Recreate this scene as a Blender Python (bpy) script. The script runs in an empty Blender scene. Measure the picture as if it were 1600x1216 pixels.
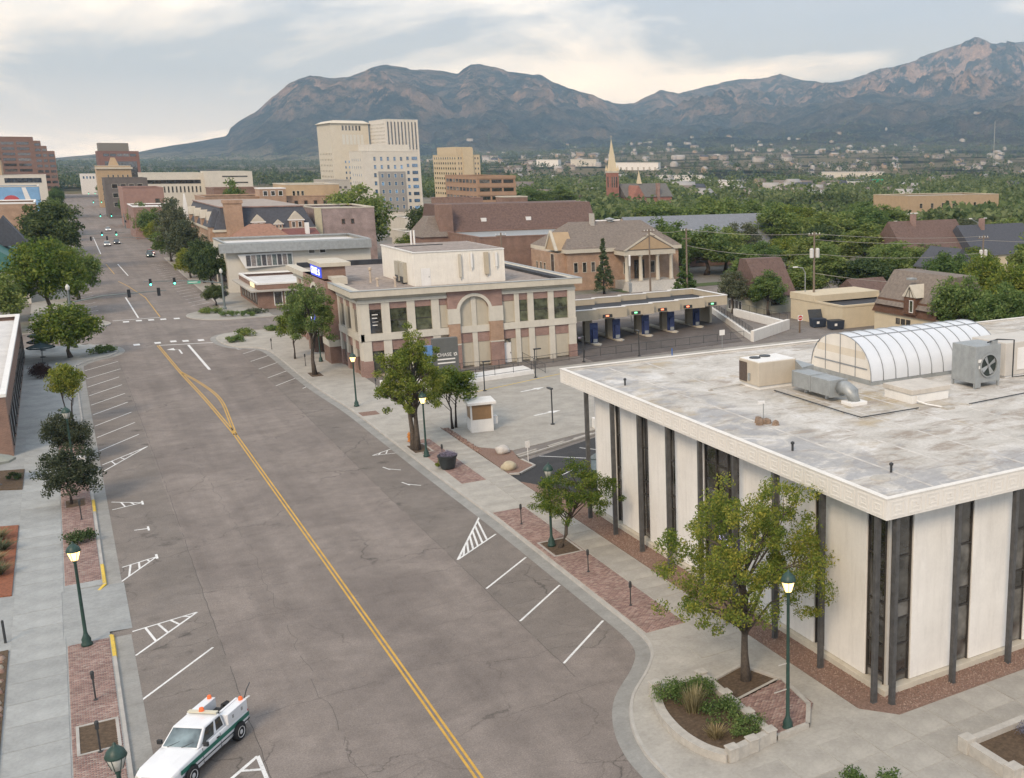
import bpy, bmesh, math, random
import numpy as np
from mathutils import Vector, Matrix, noise as mnoise
R = math.radians
rng = random.Random(7)
SC = bpy.context.scene
COL = SC.collection

# ---------------------------------------------------------------- camera
cam_d = bpy.data.cameras.new('camera')
cam = bpy.data.objects.new('camera', cam_d)
COL.objects.link(cam)
SC.camera = cam
cam.location = (0, 0, 24)
cam.rotation_euler = (R(90 - 12.316), 0, R(-33.611))
cam_d.sensor_width = 36
cam_d.lens = 36 * 1658 / 1600
cam_d.shift_x = -0.25
cam_d.shift_y = 0.0056
cam_d.clip_start = 0.5
cam_d.clip_end = 60000

# ---------------------------------------------------------------- sky
SUN_EL, SUN_AZ = 36.0, -136.0     # azimuth measured from +Y towards +X
W = bpy.data.worlds.new('World')
SC.world = W
W.use_nodes = True
nt = W.node_tree
nt.nodes.clear()
def wn(t, **k):
    n = nt.nodes.new(t)
    for a, b in k.items():
        setattr(n, a, b)
    return n
out = wn('ShaderNodeOutputWorld')
bg = wn('ShaderNodeBackground')
sky = wn('ShaderNodeTexSky', sky_type='NISHITA', sun_disc=False)
sky.sun_elevation = R(SUN_EL)
sky.sun_rotation = R(SUN_AZ)
sky.air_density = 1.0
sky.dust_density = 2.0
geo = wn('ShaderNodeTexCoord')
sep = wn('ShaderNodeSeparateXYZ')
nt.links.new(geo.outputs['Generated'], sep.inputs[0])
def wmath(op, a, b=None, clamp=False):
    n = wn('ShaderNodeMath', operation=op, use_clamp=clamp)
    for i, v in enumerate((a, b)):
        if v is None: continue
        if isinstance(v, (int, float)): n.inputs[i].default_value = v
        else: nt.links.new(v, n.inputs[i])
    return n.outputs[0]
zc = wmath('MAXIMUM', sep.outputs[2], 0.0)
zz = wmath('ADD', zc, 0.14)
px = wmath('DIVIDE', sep.outputs[0], zz)
py = wmath('DIVIDE', sep.outputs[1], zz)
comb = wn('ShaderNodeCombineXYZ')
nt.links.new(px, comb.inputs[0]); nt.links.new(py, comb.inputs[1])
def wnoise(scale, detail, rough, off, stretch=(1, 1, 1), dist=0.0):
    mp = wn('ShaderNodeMapping')
    mp.inputs['Location'].default_value = off
    mp.inputs['Scale'].default_value = stretch
    nt.links.new(comb.outputs[0], mp.inputs[0])
    n = wn('ShaderNodeTexNoise')
    n.inputs['Scale'].default_value = scale
    n.inputs['Detail'].default_value = detail
    n.inputs['Roughness'].default_value = rough
    n.inputs['Distortion'].default_value = dist
    nt.links.new(mp.outputs[0], n.inputs['Vector'])
    return n.outputs['Fac']
def wramp(fac, stops):
    r = wn('ShaderNodeValToRGB')
    e = r.color_ramp.elements
    while len(e) < len(stops): e.new(0.5)
    for el, (p_, c_) in zip(e, stops):
        el.position = p_
        el.color = c_ if len(c_) == 4 else (*c_, 1)
    nt.links.new(fac, r.inputs[0])
    return r.outputs[0]
def wmix(fac, a, b, mode='MIX'):
    n = wn('ShaderNodeMix', data_type='RGBA', blend_type=mode)
    if isinstance(fac, (int, float)): n.inputs[0].default_value = fac
    else: nt.links.new(fac, n.inputs[0])
    for i, v in ((6, a), (7, b)):
        if isinstance(v, tuple): n.inputs[i].default_value = (*v, 1)
        else: nt.links.new(v, n.inputs[i])
    return n.outputs[2]
SKYOFF = (9.8, 13.5, 0)
# bright high cloud sheet, broken by blue-grey cloud banks; both cover the whole dome
n1 = wnoise(0.75, 6, 0.58, SKYOFF, (1.0, 0.62, 1), 0.5)
n2 = wnoise(1.9, 6, 0.6, (7.3, 2.2, 0), (1.0, 0.7, 1), 0.3)
sheet = wramp(n2, [(0.30, (7.2, 7.8, 8.7)), (0.5, (8.8, 9.15, 9.6)), (0.72, (10.6, 10.7, 10.6))])
bank = wramp(n1, [(0.43, (0, 0, 0)), (0.56, (1, 1, 1))])
base = wmix(0.82, sky.outputs[0], sheet)
bfac = wmath('MULTIPLY', bank, 0.9)
clouds = wmix(bfac, base, (2.9, 3.7, 5.0))
low = wramp(zc, [(0.0, (1, 1, 1)), (0.07, (0, 0, 0))])
lowf = wmath('MULTIPLY', low, 0.5)
final = wmix(lowf, clouds, (9.0, 9.2, 9.6))
nt.links.new(final, bg.inputs[0])
bg.inputs[1].default_value = 0.095
nt.links.new(bg.outputs[0], out.inputs[0])

# ---------------------------------------------------------------- sun
sd = bpy.data.lights.new('sun', 'SUN')
sd.energy = 1.5
sd.angle = R(18)
sd.color = (1.0, 0.80, 0.58)
sun = bpy.data.objects.new('sun', sd)
COL.objects.link(sun)
dv = Vector((math.sin(R(SUN_AZ)) * math.cos(R(SUN_EL)), math.cos(R(SUN_AZ)) * math.cos(R(SUN_EL)), math.sin(R(SUN_EL))))
sun.rotation_euler = dv.to_track_quat('Z', 'Y').to_euler()
sun.location = (-60, -40, 90)

# ---------------------------------------------------------------- render settings
SC.render.engine = 'CYCLES'
SC.view_settings.view_transform = 'Standard'
SC.view_settings.look = 'None'
SC.view_settings.exposure = 0.80
SC.view_settings.gamma = 1
SC.view_settings.use_curve_mapping = False
cy = SC.cycles
cy.use_denoising = True
cy.denoiser = 'OPENIMAGEDENOISE'
cy.max_bounces = 6
cy.diffuse_bounces = 3
cy.glossy_bounces = 3
cy.transmission_bounces = 4
cy.transparent_max_bounces = 8
cy.volume_bounces = 0
cy.caustics_reflective = False
cy.caustics_refractive = False
cy.sample_clamp_indirect = 6

# ---------------------------------------------------------------- materials
MATS = {}
class NT:
    def __init__(s, m):
        s.t = m.node_tree
        s.b = s.t.nodes['Principled BSDF']
    def n(s, t, **k):
        x = s.t.nodes.new(t)
        for a, b in k.items(): setattr(x, a, b)
        return x
    def l(s, a, b): s.t.links.new(a, b)
    def math(s, op, a, b=None, clamp=False):
        n = s.n('ShaderNodeMath', operation=op, use_clamp=clamp)
        for i, v in enumerate((a, b)):
            if v is None: continue
            if isinstance(v, (int, float)): n.inputs[i].default_value = v
            else: s.l(v, n.inputs[i])
        return n.outputs[0]
    def coord(s, kind='Object', scale=(1, 1, 1), loc=(0, 0, 0), rot=(0, 0, 0)):
        tc = s.n('ShaderNodeTexCoord')
        mp = s.n('ShaderNodeMapping')
        mp.inputs['Scale'].default_value = scale
        mp.inputs['Location'].default_value = loc
        mp.inputs['Rotation'].default_value = rot
        s.l(tc.outputs[kind], mp.inputs[0])
        return mp.outputs[0]
    def noise(s, vec, scale, detail=4, rough=0.55, dist=0.0):
        n = s.n('ShaderNodeTexNoise')
        n.inputs['Scale'].default_value = scale
        n.inputs['Detail'].default_value = detail
        n.inputs['Roughness'].default_value = rough
        n.inputs['Distortion'].default_value = dist
        s.l(vec, n.inputs['Vector'])
        return n.outputs['Fac']
    def ramp(s, fac, stops, interp='LINEAR'):
        r = s.n('ShaderNodeValToRGB')
        r.color_ramp.interpolation = interp
        e = r.color_ramp.elements
        while len(e) < len(stops): e.new(0.5)
        for el, (p_, c_) in zip(e, stops):
            if isinstance(c_, (int, float)): c_ = (c_, c_, c_)
            el.position = p_; el.color = (*c_, 1)
        s.l(fac, r.inputs[0])
        return r.outputs[0]
    def mix(s, fac, a, b, mode='MIX'):
        n = s.n('ShaderNodeMix', data_type='RGBA', blend_type=mode)
        if isinstance(fac, (int, float)): n.inputs[0].default_value = fac
        else: s.l(fac, n.inputs[0])
        for i, v in ((6, a), (7, b)):
            if isinstance(v, tuple): n.inputs[i].default_value = (*v, 1)
            else: s.l(v, n.inputs[i])
        return n.outputs[2]
    def bump(s, h, strength=0.3, dist=0.02):
        n = s.n('ShaderNodeBump')
        n.inputs['Strength'].default_value = strength
        n.inputs['Distance'].default_value = dist
        s.l(h, n.inputs['Height'])
        s.l(n.outputs[0], s.b.inputs['Normal'])
def newmat(name):
    m = bpy.data.materials.new(name)
    m.use_nodes = True
    MATS[name] = m
    return m, NT(m)
def pm(name, col, var=0.12, scale=3.0, rough=0.8, metal=0.0, bump=0.0, bscale=40, dirt=0.0, rnd=0.0, spec=0.4):
    """general painted / mineral surface: two scales of tone noise, optional streaky dirt and per-object tone"""
    if name in MATS: return MATS[name]
    m, t = newmat(name)
    v = t.coord()
    a = tuple(max(0, c * (1 - var)) for c in col)
    b = tuple(min(1, c * (1 + var)) for c in col)
    c = t.ramp(t.noise(v, scale, 6, 0.6), [(0.3, a), (0.7, b)])
    f = t.noise(v, scale * 11, 3, 0.6)
    c = t.mix(1.0, c, t.ramp(f, [(0.3, 1 - var * .6), (0.7, 1 + var * .3)]), 'MULTIPLY')
    if dirt:
        vs = t.coord(scale=(1.3, 1.3, 0.16))
        d = t.ramp(t.noise(vs, 2.2, 5, 0.65), [(0.48, 0), (0.75, dirt)])
        c = t.mix(d, c, (0.10, 0.085, 0.07))
    if rnd:
        oi = t.n('ShaderNodeObjectInfo')
        c = t.mix(1.0, c, t.ramp(oi.outputs['Random'], [(0, 1 - rnd), (1, 1 + rnd)]), 'MULTIPLY')
    t.l(c, t.b.inputs['Base Color'])
    t.b.inputs['Roughness'].default_value = rough
    t.b.inputs['Metallic'].default_value = metal
    t.b.inputs['Specular IOR Level'].default_value = spec
    if bump:
        t.bump(t.noise(v, bscale, 4, 0.6), bump, 0.02)
    return m
def emit(name, col, strength):
    m, t = newmat(name)
    t.b.inputs['Base Color'].default_value = (*[c * .6 for c in col], 1)
    t.b.inputs['Emission Color'].default_value = (*col, 1)
    t.b.inputs['Emission Strength'].default_value = strength
    return m
def glassmat(name, col=(0.042, 0.040, 0.036), rough=0.04, var=0.6):
    m, t = newmat(name)
    v = t.coord()
    oi = t.n('ShaderNodeObjectInfo')
    c = t.ramp(t.noise(v, 0.9, 3), [(0.35, tuple(x * (1 - var) for x in col)), (0.7, tuple(x * (1 + var * 2) for x in col))])
    c = t.mix(1.0, c, t.ramp(oi.outputs['Random'], [(0, 0.5), (.6, 1.2), (1, 2.6)]), 'MULTIPLY')
    t.l(c, t.b.inputs['Base Color'])
    t.b.inputs['Roughness'].default_value = rough
    t.b.inputs['Specular IOR Level'].default_value = 0.9
    t.b.inputs['IOR'].default_value = 1.6
    return m
def brickmat(name, c1, c2, mortar, bw=0.22, bh=0.075, rough=0.85):
    """courses on any upright wall: u runs along the wall, v is height"""
    m, t = newmat(name)
    tc = t.n('ShaderNodeTexCoord'); sp = t.n('ShaderNodeSeparateXYZ'); cb = t.n('ShaderNodeCombineXYZ')
    t.l(tc.outputs['Object'], sp.inputs[0])
    u = t.math('ADD', sp.outputs[0], sp.outputs[1])
    t.l(u, cb.inputs[0]); t.l(sp.outputs[2], cb.inputs[1])
    bt = t.n('ShaderNodeTexBrick')
    bt.inputs['Scale'].default_value = 1.0
    bt.inputs['Brick Width'].default_value = bw
    bt.inputs['Row Height'].default_value = bh
    bt.inputs['Mortar Size'].default_value = 0.008
    bt.inputs['Color1'].default_value = (*c1, 1)
    bt.inputs['Color2'].default_value = (*c2, 1)
    bt.inputs['Mortar'].default_value = (*mortar, 1)
    t.l(cb.outputs[0], bt.inputs['Vector'])
    v = t.coord()
    c = t.mix(1.0, bt.outputs['Color'], t.ramp(t.noise(v, 0.7, 5), [(0.3, .78), (0.7, 1.15)]), 'MULTIPLY')
    t.l(c, t.b.inputs['Base Color'])
    t.b.inputs['Roughness'].default_value = rough
    return m
def leafmat(name, dark, mid, light, big=0.5, trans=0.3):
    m, t = newmat(name)
    g = t.n('ShaderNodeNewGeometry')
    v = t.coord()
    f = t.math('ADD', t.math('MULTIPLY', g.outputs['Random Per Island'], 0.45), t.math('MULTIPLY', t.noise(v, big, 3, 0.6), 0.75))
    c = t.ramp(f, [(0.32, dark), (0.6, mid), (0.86, light)])
    oi = t.n('ShaderNodeObjectInfo')
    c = t.mix(1.0, c, t.ramp(oi.outputs['Random'], [(0, (0.72, 0.80, 0.80)), (.5, (1.0, 1.0, 1.0)), (1, (1.28, 1.14, 1.05))]), 'MULTIPLY')
    d = t.n('ShaderNodeBsdfDiffuse'); tr = t.n('ShaderNodeBsdfTranslucent'); mx = t.n('ShaderNodeMixShader')
    t.l(c, d.inputs[0]); t.l(c, tr.inputs[0])
    mx.inputs[0].default_value = trans
    t.l(d.outputs[0], mx.inputs[1]); t.l(tr.outputs[0], mx.inputs[2])
    t.l(mx.outputs[0], t.t.nodes['Material Output'].inputs[0])
    return m

# asphalt: tone patches, wheel-path streaks along the street, cracks, coarse grain
def asphalt(name, lo, hi, cracks=True, streak=True, spots=False):
    m, t = newmat(name)
    v = t.coord()
    c = t.ramp(t.noise(v, 0.13, 6, 0.65, 0.8), [(0.36, lo), (0.64, hi)])
    c = t.mix(1.0, c, t.ramp(t.noise(v, 0.9, 5, 0.65), [(0.3, .86), (0.7, 1.1)]), 'MULTIPLY')
    c = t.mix(1.0, c, t.ramp(t.noise(v, 15, 3, 0.8), [(0.25, .62), (0.75, 1.36)]), 'MULTIPLY')
    c = t.mix(1.0, c, t.ramp(t.noise(t.coord(loc=(3, 1, 2)), 7, 3, 0.7), [(0.3, .90), (0.72, 1.08)]), 'MULTIPLY')
    if streak:
        vs = t.coord(scale=(0.55, 0.02, 1))
        c = t.mix(1.0, c, t.ramp(t.noise(vs, 1.0, 4, 0.6), [(0.3, .84), (0.7, 1.09)]), 'MULTIPLY')
    if cracks:
        wv = t.n('ShaderNodeVectorMath', operation='ADD')
        nn = t.n('ShaderNodeTexNoise'); nn.inputs['Scale'].default_value = 0.55; nn.inputs['Detail'].default_value = 6
        t.l(v, nn.inputs['Vector'])
        sc = t.n('ShaderNodeVectorMath', operation='SCALE'); sc.inputs[3].default_value = 2.2
        t.l(nn.outputs['Color'], sc.inputs[0])
        t.l(v, wv.inputs[0]); t.l(sc.outputs[0], wv.inputs[1])
        for scl, wid, msk in (((0.07, 0.16, 0.1), 0.006, 0.52), ((0.2, 0.3, 0.1), 0.012, 0.6)):
            mp = t.n('ShaderNodeMapping'); mp.inputs['Scale'].default_value = scl
            t.l(wv.outputs[0], mp.inputs[0])
            vo = t.n('ShaderNodeTexVoronoi', feature='DISTANCE_TO_EDGE'); vo.inputs['Scale'].default_value = 1.0
            t.l(mp.outputs[0], vo.inputs['Vector'])
            k = t.ramp(vo.outputs['Distance'], [(0.0, 1), (wid, 0.0)])
            k = t.math('MULTIPLY', k, t.ramp(t.noise(v, 0.13, 3), [(msk - .1, 0), (msk + .08, .62)]))
            c = t.mix(k, c, (0.035, 0.033, 0.03))
    if spots:      # oil drips where cars stand
        vo = t.n('ShaderNodeTexVoronoi'); vo.inputs['Scale'].default_value = 0.42
        t.l(v, vo.inputs['Vector'])
        sp_ = t.math('ADD', vo.outputs['Distance'], t.math('MULTIPLY', t.noise(v, 3.0, 4), .45))
        k = t.math('MULTIPLY', t.ramp(sp_, [(0.30, .55), (0.46, 0)]), t.ramp(vo.outputs['Color'], [(.35, 0), (.6, 1)]))
        c = t.mix(k, c, (0.05, 0.046, 0.042))
    t.l(c, t.b.inputs['Base Color'])
    t.b.inputs['Roughness'].default_value = 0.88
    t.b.inputs['Specular IOR Level'].default_value = 0.3
    t.bump(t.noise(v, 60, 2, 0.7), 0.35, 0.01)
    return m
M_ROAD = asphalt('asphalt_road', (0.192, 0.165, 0.147), (0.262, 0.226, 0.200))
M_PARK = asphalt('asphalt_parking', (0.170, 0.149, 0.131), (0.222, 0.194, 0.171), True, False, True)
M_CRACK = pm('crack_tar', (.10, .09, .08), .3, 5, .8)
M_LOT = asphalt('asphalt_fresh', (0.035, 0.036, 0.038), (0.06, 0.06, 0.062), False, False)
M_OLDLOT = asphalt('asphalt_old', (0.16, 0.145, 0.13), (0.23, 0.205, 0.185), True, False)
M_CONC = pm('concrete_slab', (0.365, 0.345, 0.305), .16, .6, .9, bump=.15, rnd=.08, dirt=.16)
M_CONCL = pm('concrete_left', (0.335, 0.345, 0.335), .16, .6, .9, bump=.15, rnd=.08, dirt=.16)
M_GUT = pm('concrete_gutter', (0.29, 0.285, 0.265), .16, .7, .9, dirt=.2)
M_KERB = pm('kerb_concrete', (0.42, 0.40, 0.365), .14, 1.1, .9, bump=.15)
M_PAVER = pm('paver_brick', (0.28, 0.175, 0.155), .3, 5.0, .9, rnd=.1)
def worn(name, col):
    m, t = newmat(name)
    v = t.coord()
    k = t.ramp(t.noise(v, 9, 5, 0.7), [(0.34, 0.65), (0.46, 0.0)])
    c = t.mix(k, col, (0.2, 0.185, 0.17))
    c = t.mix(1.0, c, t.ramp(t.noise(v, 1.1, 4), [(0.3, .8), (0.7, 1.05)]), 'MULTIPLY')
    t.l(c, t.b.inputs['Base Color']); t.b.inputs['Roughness'].default_value = .7
    return m
M_WLINE = worn('paint_white', (0.78, 0.78, 0.76))
M_YLINE = worn('paint_yellow', (0.62, 0.36, 0.05))
M_YKERB = worn('paint_kerb_yellow', (0.72, 0.50, 0.06))
M_GRAV = pm('gravel_red', (0.23, 0.15, 0.115), .35, 9, .95, bump=.6, bscale=30)
M_MULCH = pm('mulch_brown', (0.105, 0.072, 0.045), .4, 6, .95, bump=.6, bscale=25)
M_RUST = pm('mulch_rust', (0.25, 0.095, 0.05), .35, 6, .95, bump=.5, bscale=25)
M_STONE = pm('cast_stone', (0.44, 0.415, 0.37), .14, 3, .9, bump=.2)
M_WPANEL = pm('white_stucco', (0.78, 0.765, 0.725), .05, .6, .9, bump=.12, bscale=60, dirt=.13)
M_FASCIA = pm('fascia_cream', (0.74, 0.715, 0.665), .07, .8, .85, bump=.1, dirt=.10)
M_COLM = pm('column_steel', (0.085, 0.085, 0.085), .3, 3, .55)
M_FRAME = pm('frame_bronze', (0.05, 0.045, 0.04), .2, 3, .5)
M_GLASS = glassmat('glass_dark')
M_GLASSB = glassmat('glass_blue', (0.07, 0.13, 0.21))
M_GLASSG = glassmat('glass_olive', (0.045, 0.05, 0.03))
M_GREEN = pm('lamp_green', (0.03, 0.066, 0.055), .2, 6, .45)
M_LAMP = emit('lamp_glow', (1.0, 0.66, 0.24), 2.2)
M_LAMPOFF = pm('lamp_glass', (0.6, 0.6, 0.55), .05, 3, .3)
M_METAL = pm('galvanised', (0.36, 0.38, 0.38), .14, 2.0, .5, metal=.35, dirt=.15)
M_DKMET = pm('dark_metal', (0.045, 0.048, 0.05), .2, 4, .5)
M_WHITE = pm('white_paint', (0.76, 0.75, 0.72), .05, 1.2, .6, dirt=.06)
M_TRUNK = pm('bark', (0.10, 0.082, 0.066), .35, 7, .95, bump=.5, bscale=22)
M_TRUNKD = pm('bark_dark', (0.06, 0.048, 0.042), .35, 7, .95, bump=.5, bscale=22)
M_RED = brickmat('brick_red', (0.25, 0.142, 0.118), (0.31, 0.185, 0.155), (0.34, 0.29, 0.25))
M_BRN = brickmat('brick_brown', (0.20, 0.115, 0.085), (0.255, 0.15, 0.11), (0.25, 0.2, 0.17))
M_ORG = brickmat('brick_orange', (0.33, 0.20, 0.13), (0.41, 0.26, 0.17), (0.4, 0.33, 0.26))
M_CREAM = pm('cream_stone', (0.54, 0.50, 0.415), .08, .8, .88, dirt=.10)
M_TAN = pm('tan_panel', (0.47, 0.41, 0.31), .07, .7, .9, dirt=.08)
M_TANB = pm('tan_masonry', (0.42, 0.31, 0.195), .08, .7, .9)
M_PALE = pm('pale_stone', (0.60, 0.57, 0.50), .06, .5, .9)
M_WROOF = pm('white_roof', (0.62, 0.61, 0.59), .12, .4, .85)
M_GROOF = pm('gravel_roof', (0.30, 0.255, 0.225), .25, 1.5, .95, bump=.3)
M_DROOF = pm('dark_roof', (0.04, 0.043, 0.05), .3, 1.0, .8)
M_SHING = pm('shingle_brown', (0.20, 0.168, 0.142), .25, 2.5, .95, bump=.3, bscale=14)
M_SHINGR = pm('shingle_red', (0.15, 0.10, 0.085), .25, 2.5, .95, bump=.3, bscale=14)
M_SLATE = pm('slate', (0.075, 0.08, 0.095), .2, 2.5, .8, bump=.3, bscale=14)
M_GRASS = pm('grass_lawn', (0.075, 0.105, 0.035), .3, 3, .95)

L_LOC = leafmat('leaf_locust', (0.075, 0.13, 0.034), (0.165, 0.225, 0.052), (0.36, 0.35, 0.075), 0.6, .4)
L_GRN = leafmat('leaf_green', (0.075, 0.13, 0.045), (0.155, 0.225, 0.075), (0.27, 0.325, 0.115), 0.4, .4)
L_TOWN = leafmat('leaf_town', (0.08, 0.12, 0.05), (0.165, 0.21, 0.09), (0.27, 0.30, 0.145), 0.07, .4)
L_PLUM = leafmat('leaf_plum', (0.036, 0.050, 0.032), (0.072, 0.09, 0.055), (0.125, 0.135, 0.085), 0.8)
L_DRK = leafmat('leaf_dark', (0.038, 0.066, 0.032), (0.08, 0.118, 0.052), (0.145, 0.185, 0.078), 0.8, .35)
L_YEL = leafmat('leaf_yellowish', (0.08, 0.128, 0.03), (0.175, 0.23, 0.052), (0.33, 0.34, 0.08), 0.6, .38)
L_GRY = leafmat('leaf_greyish', (0.075, 0.092, 0.055), (0.135, 0.152, 0.092), (0.21, 0.22, 0.145), 0.4)
L_CON = leafmat('leaf_conifer', (0.055, 0.082, 0.045), (0.10, 0.135, 0.07), (0.165, 0.195, 0.10), 0.05, .25)
L_LAV = leafmat('leaf_lavender', (0.15, 0.14, 0.19), (0.26, 0.24, 0.31), (0.40, 0.37, 0.47), 1.2)
L_STRAW = leafmat('leaf_straw', (0.14, 0.12, 0.06), (0.26, 0.235, 0.13), (0.42, 0.38, 0.24), 1.2)

# ---------------------------------------------------------------- mesh helpers
class MB:
    def __init__(s): s.v, s.f, s.m = [], [], []
    def face(s, pts, mi=0):
        i = len(s.v); s.v += [tuple(p) for p in pts]; s.f.append(tuple(range(i, i + len(pts)))); s.m.append(mi); return s
    def add(s, vs, fs, mi=0):
        i = len(s.v); s.v += [tuple(p) for p in vs]
        s.f += [tuple(i + k for k in f) for f in fs]; s.m += [mi] * len(fs); return s
    def box(s, x0, y0, z0, x1, y1, z1, mi=0):
        return s.add([(x0, y0, z0), (x1, y0, z0), (x1, y1, z0), (x0, y1, z0), (x0, y0, z1), (x1, y0, z1), (x1, y1, z1), (x0, y1, z1)],
                     [(0, 3, 2, 1), (4, 5, 6, 7), (0, 1, 5, 4), (1, 2, 6, 5), (2, 3, 7, 6), (3, 0, 4, 7)], mi)
    def frus(s, b, t, z0, z1, mi=0):     # b, t = (x0,y0,x1,y1)
        return s.add([(b[0], b[1], z0), (b[2], b[1], z0), (b[2], b[3], z0), (b[0], b[3], z0), (t[0], t[1], z1), (t[2], t[1], z1), (t[2], t[3], z1), (t[0], t[3], z1)],
                     [(0, 3, 2, 1), (4, 5, 6, 7), (0, 1, 5, 4), (1, 2, 6, 5), (2, 3, 7, 6), (3, 0, 4, 7)], mi)
    def prism(s, poly, z0, z1, mi=0):
        n = len(poly)
        a = sum(poly[i][0] * poly[(i + 1) % n][1] - poly[(i + 1) % n][0] * poly[i][1] for i in range(n))
        if a < 0: poly = poly[::-1]
        return s.add([(x, y, z0) for x, y in poly] + [(x, y, z1) for x, y in poly],
                     [tuple(range(n))[::-1], tuple(range(n, 2 * n))] + [(i, (i + 1) % n, n + (i + 1) % n, n + i) for i in range(n)], mi)
    def extr(s, prof, axis, a, b, mi=0):  # profile in the plane across axis ('x': (y,z), 'y': (x,z))
        n = len(prof)
        P = (lambda q, t: (t, q[0], q[1])) if axis == 'x' else (lambda q, t: (q[0], t, q[1]))
        return s.add([P(q, a) for q in prof] + [P(q, b) for q in prof],
                     [tuple(range(n)), tuple(range(n, 2 * n))[::-1]] + [(i, n + i, n + (i + 1) % n, (i + 1) % n) for i in range(n)], mi)
    def lathe(s, prof, n=12, c=(0, 0), mi=0, rot=0.0):   # prof [(r,z)]
        k = len(prof); vs = []
        for j in range(n):
            a = 2 * math.pi * j / n + rot
            vs += [(c[0] + r * math.cos(a), c[1] + r * math.sin(a), z) for r, z in prof]
        fs = []
        for j in range(n):
            q = (j + 1) % n
            fs += [(j * k + i, q * k + i, q * k + i + 1, j * k + i + 1) for i in range(k - 1)]
        if prof[0][0] > 1e-4: fs.append(tuple(j * k for j in range(n))[::-1])
        if prof[-1][0] > 1e-4: fs.append(tuple(j * k + k - 1 for j in range(n)))
        return s.add(vs, fs, mi)
    def tube(s, path, rad, n=6, mi=0, cap=True):
        path = [Vector(p) for p in path]
        if isinstance(rad, (int, float)): rad = [rad] * len(path)
        vs = []
        for i, p in enumerate(path):
            d = (path[min(i + 1, len(path) - 1)] - path[max(i - 1, 0)])
            d = d.normalized() if d.length > 1e-6 else Vector((0, 0, 1))
            u = d.cross(Vector((0, 0, 1)) if abs(d.z) < .93 else Vector((1, 0, 0))).normalized()
            w = d.cross(u)
            for j in range(n):
                a = 2 * math.pi * j / n
                vs.append(tuple(p + (u * math.cos(a) + w * math.sin(a)) * rad[i]))
        fs = [(i * n + j, i * n + (j + 1) % n, (i + 1) * n + (j + 1) % n, (i + 1) * n + j) for i in range(len(path) - 1) for j in range(n)]
        if cap: fs += [tuple(range(n)), tuple(range((len(path) - 1) * n, len(path) * n))[::-1]]
        return s.add(vs, fs, mi)
    def mesh(s, name, mats, smooth=False):
        me = bpy.data.meshes.new(name)
        me.from_pydata(s.v, [], s.f)
        for m in (mats if isinstance(mats, (list, tuple)) else [mats]): me.materials.append(m)
        me.polygons.foreach_set('material_index', s.m)
        if smooth: me.polygons.foreach_set('use_smooth', [True] * len(s.f))
        bm = bmesh.new(); bm.from_mesh(me)
        bmesh.ops.recalc_face_normals(bm, faces=bm.faces); bm.to_mesh(me); bm.free()
        return me
    def build(s, name, mats, parent=None, loc=(0, 0, 0), rz=0.0, smooth=False, bevel=0.0):
        return obj(name, s.mesh(name, mats, smooth), parent, loc, rz, bevel)
def obj(name, me, parent=None, loc=(0, 0, 0), rz=0.0, bevel=0.0):
    o = bpy.data.objects.new(name, me)
    COL.objects.link(o)
    o.location = loc
    if rz: o.rotation_euler = (0, 0, rz)
    if parent: o.parent = parent
    if bevel:
        b = o.modifiers.new('bevel', 'BEVEL'); b.width = bevel; b.segments = 2; b.limit_method = 'ANGLE'; b.angle_limit = R(40)
    return o
def tag(o, label, cat, group=None):
    o['label'] = label; o['category'] = cat
    if group: o['group'] = group
    return o
def thing(name, label, cat, loc=(0, 0, 0), rz=0.0, group=None):
    o = obj(name, None, None, loc, rz)
    o.empty_display_size = .3
    return tag(o, label, cat, group)
def struct(name, mb, mats, **k):
    o = mb.build(name, mats, **k); o['kind'] = 'structure'; return o
def stuff(name, mb, mats, label, cat, parent=None, **k):
    o = mb.build(name, mats, parent, **k); o['kind'] = 'stuff'
    if parent is None: o['label'] = label; o['category'] = cat
    return o
def dup(root, label, loc, rz=None, group=None, scale=None):
    r = root.copy(); COL.objects.link(r); r.location = loc
    if rz is not None: r.rotation_euler = (0, 0, rz)
    if scale: r.scale = scale if isinstance(scale, tuple) else (scale,) * 3
    r['label'] = label
    if group: r['group'] = group
    for ch in list(root.children):
        c = ch.copy(); COL.objects.link(c); c.parent = r
        for g in list(ch.children):
            d = g.copy(); COL.objects.link(d); d.parent = c
    return r
def npmesh(name, V, F, mats, mi=None):
    me = bpy.data.meshes.new(name)
    V = np.asarray(V, dtype=np.float32).reshape(-1, 3); F = np.asarray(F, dtype=np.int32)
    k = F.shape[1]
    me.vertices.add(len(V)); me.vertices.foreach_set('co', V.ravel())
    me.loops.add(F.size); me.loops.foreach_set('vertex_index', F.ravel())
    me.polygons.add(len(F)); me.polygons.foreach_set('loop_start', np.arange(0, F.size, k, dtype=np.int32))
    me.polygons.foreach_set('loop_total', np.full(len(F), k, dtype=np.int32))
    for m in (mats if isinstance(mats, (list, tuple)) else [mats]): me.materials.append(m)
    if mi is not None: me.polygons.foreach_set('material_index', mi)
    me.update(calc_edges=True)
    return me
def text_mesh(txt, size, mat, depth=0.01):
    c = bpy.data.curves.new('lettering', 'FONT'); c.body = txt; c.size = size; c.extrude = depth
    c.align_x = 'CENTER'; c.align_y = 'CENTER'
    o = bpy.data.objects.new('lettering', c); COL.objects.link(o)
    bpy.context.view_layer.update()
    me = bpy.data.meshes.new_from_object(o.evaluated_get(bpy.context.evaluated_depsgraph_get()))
    bpy.data.objects.remove(o); me.materials.clear(); me.materials.append(mat)
    return me
def lettering(txt, size, mat, parent, loc, face='-y', tilt=0.0):
    o = obj('lettering', text_mesh(txt, size, mat), parent, loc)
    o.rotation_euler = {'-y': (R(90), 0, 0), '-x': (R(90), 0, R(-90)), '+x': (R(90), 0, R(90))}[face]
    return o
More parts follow.
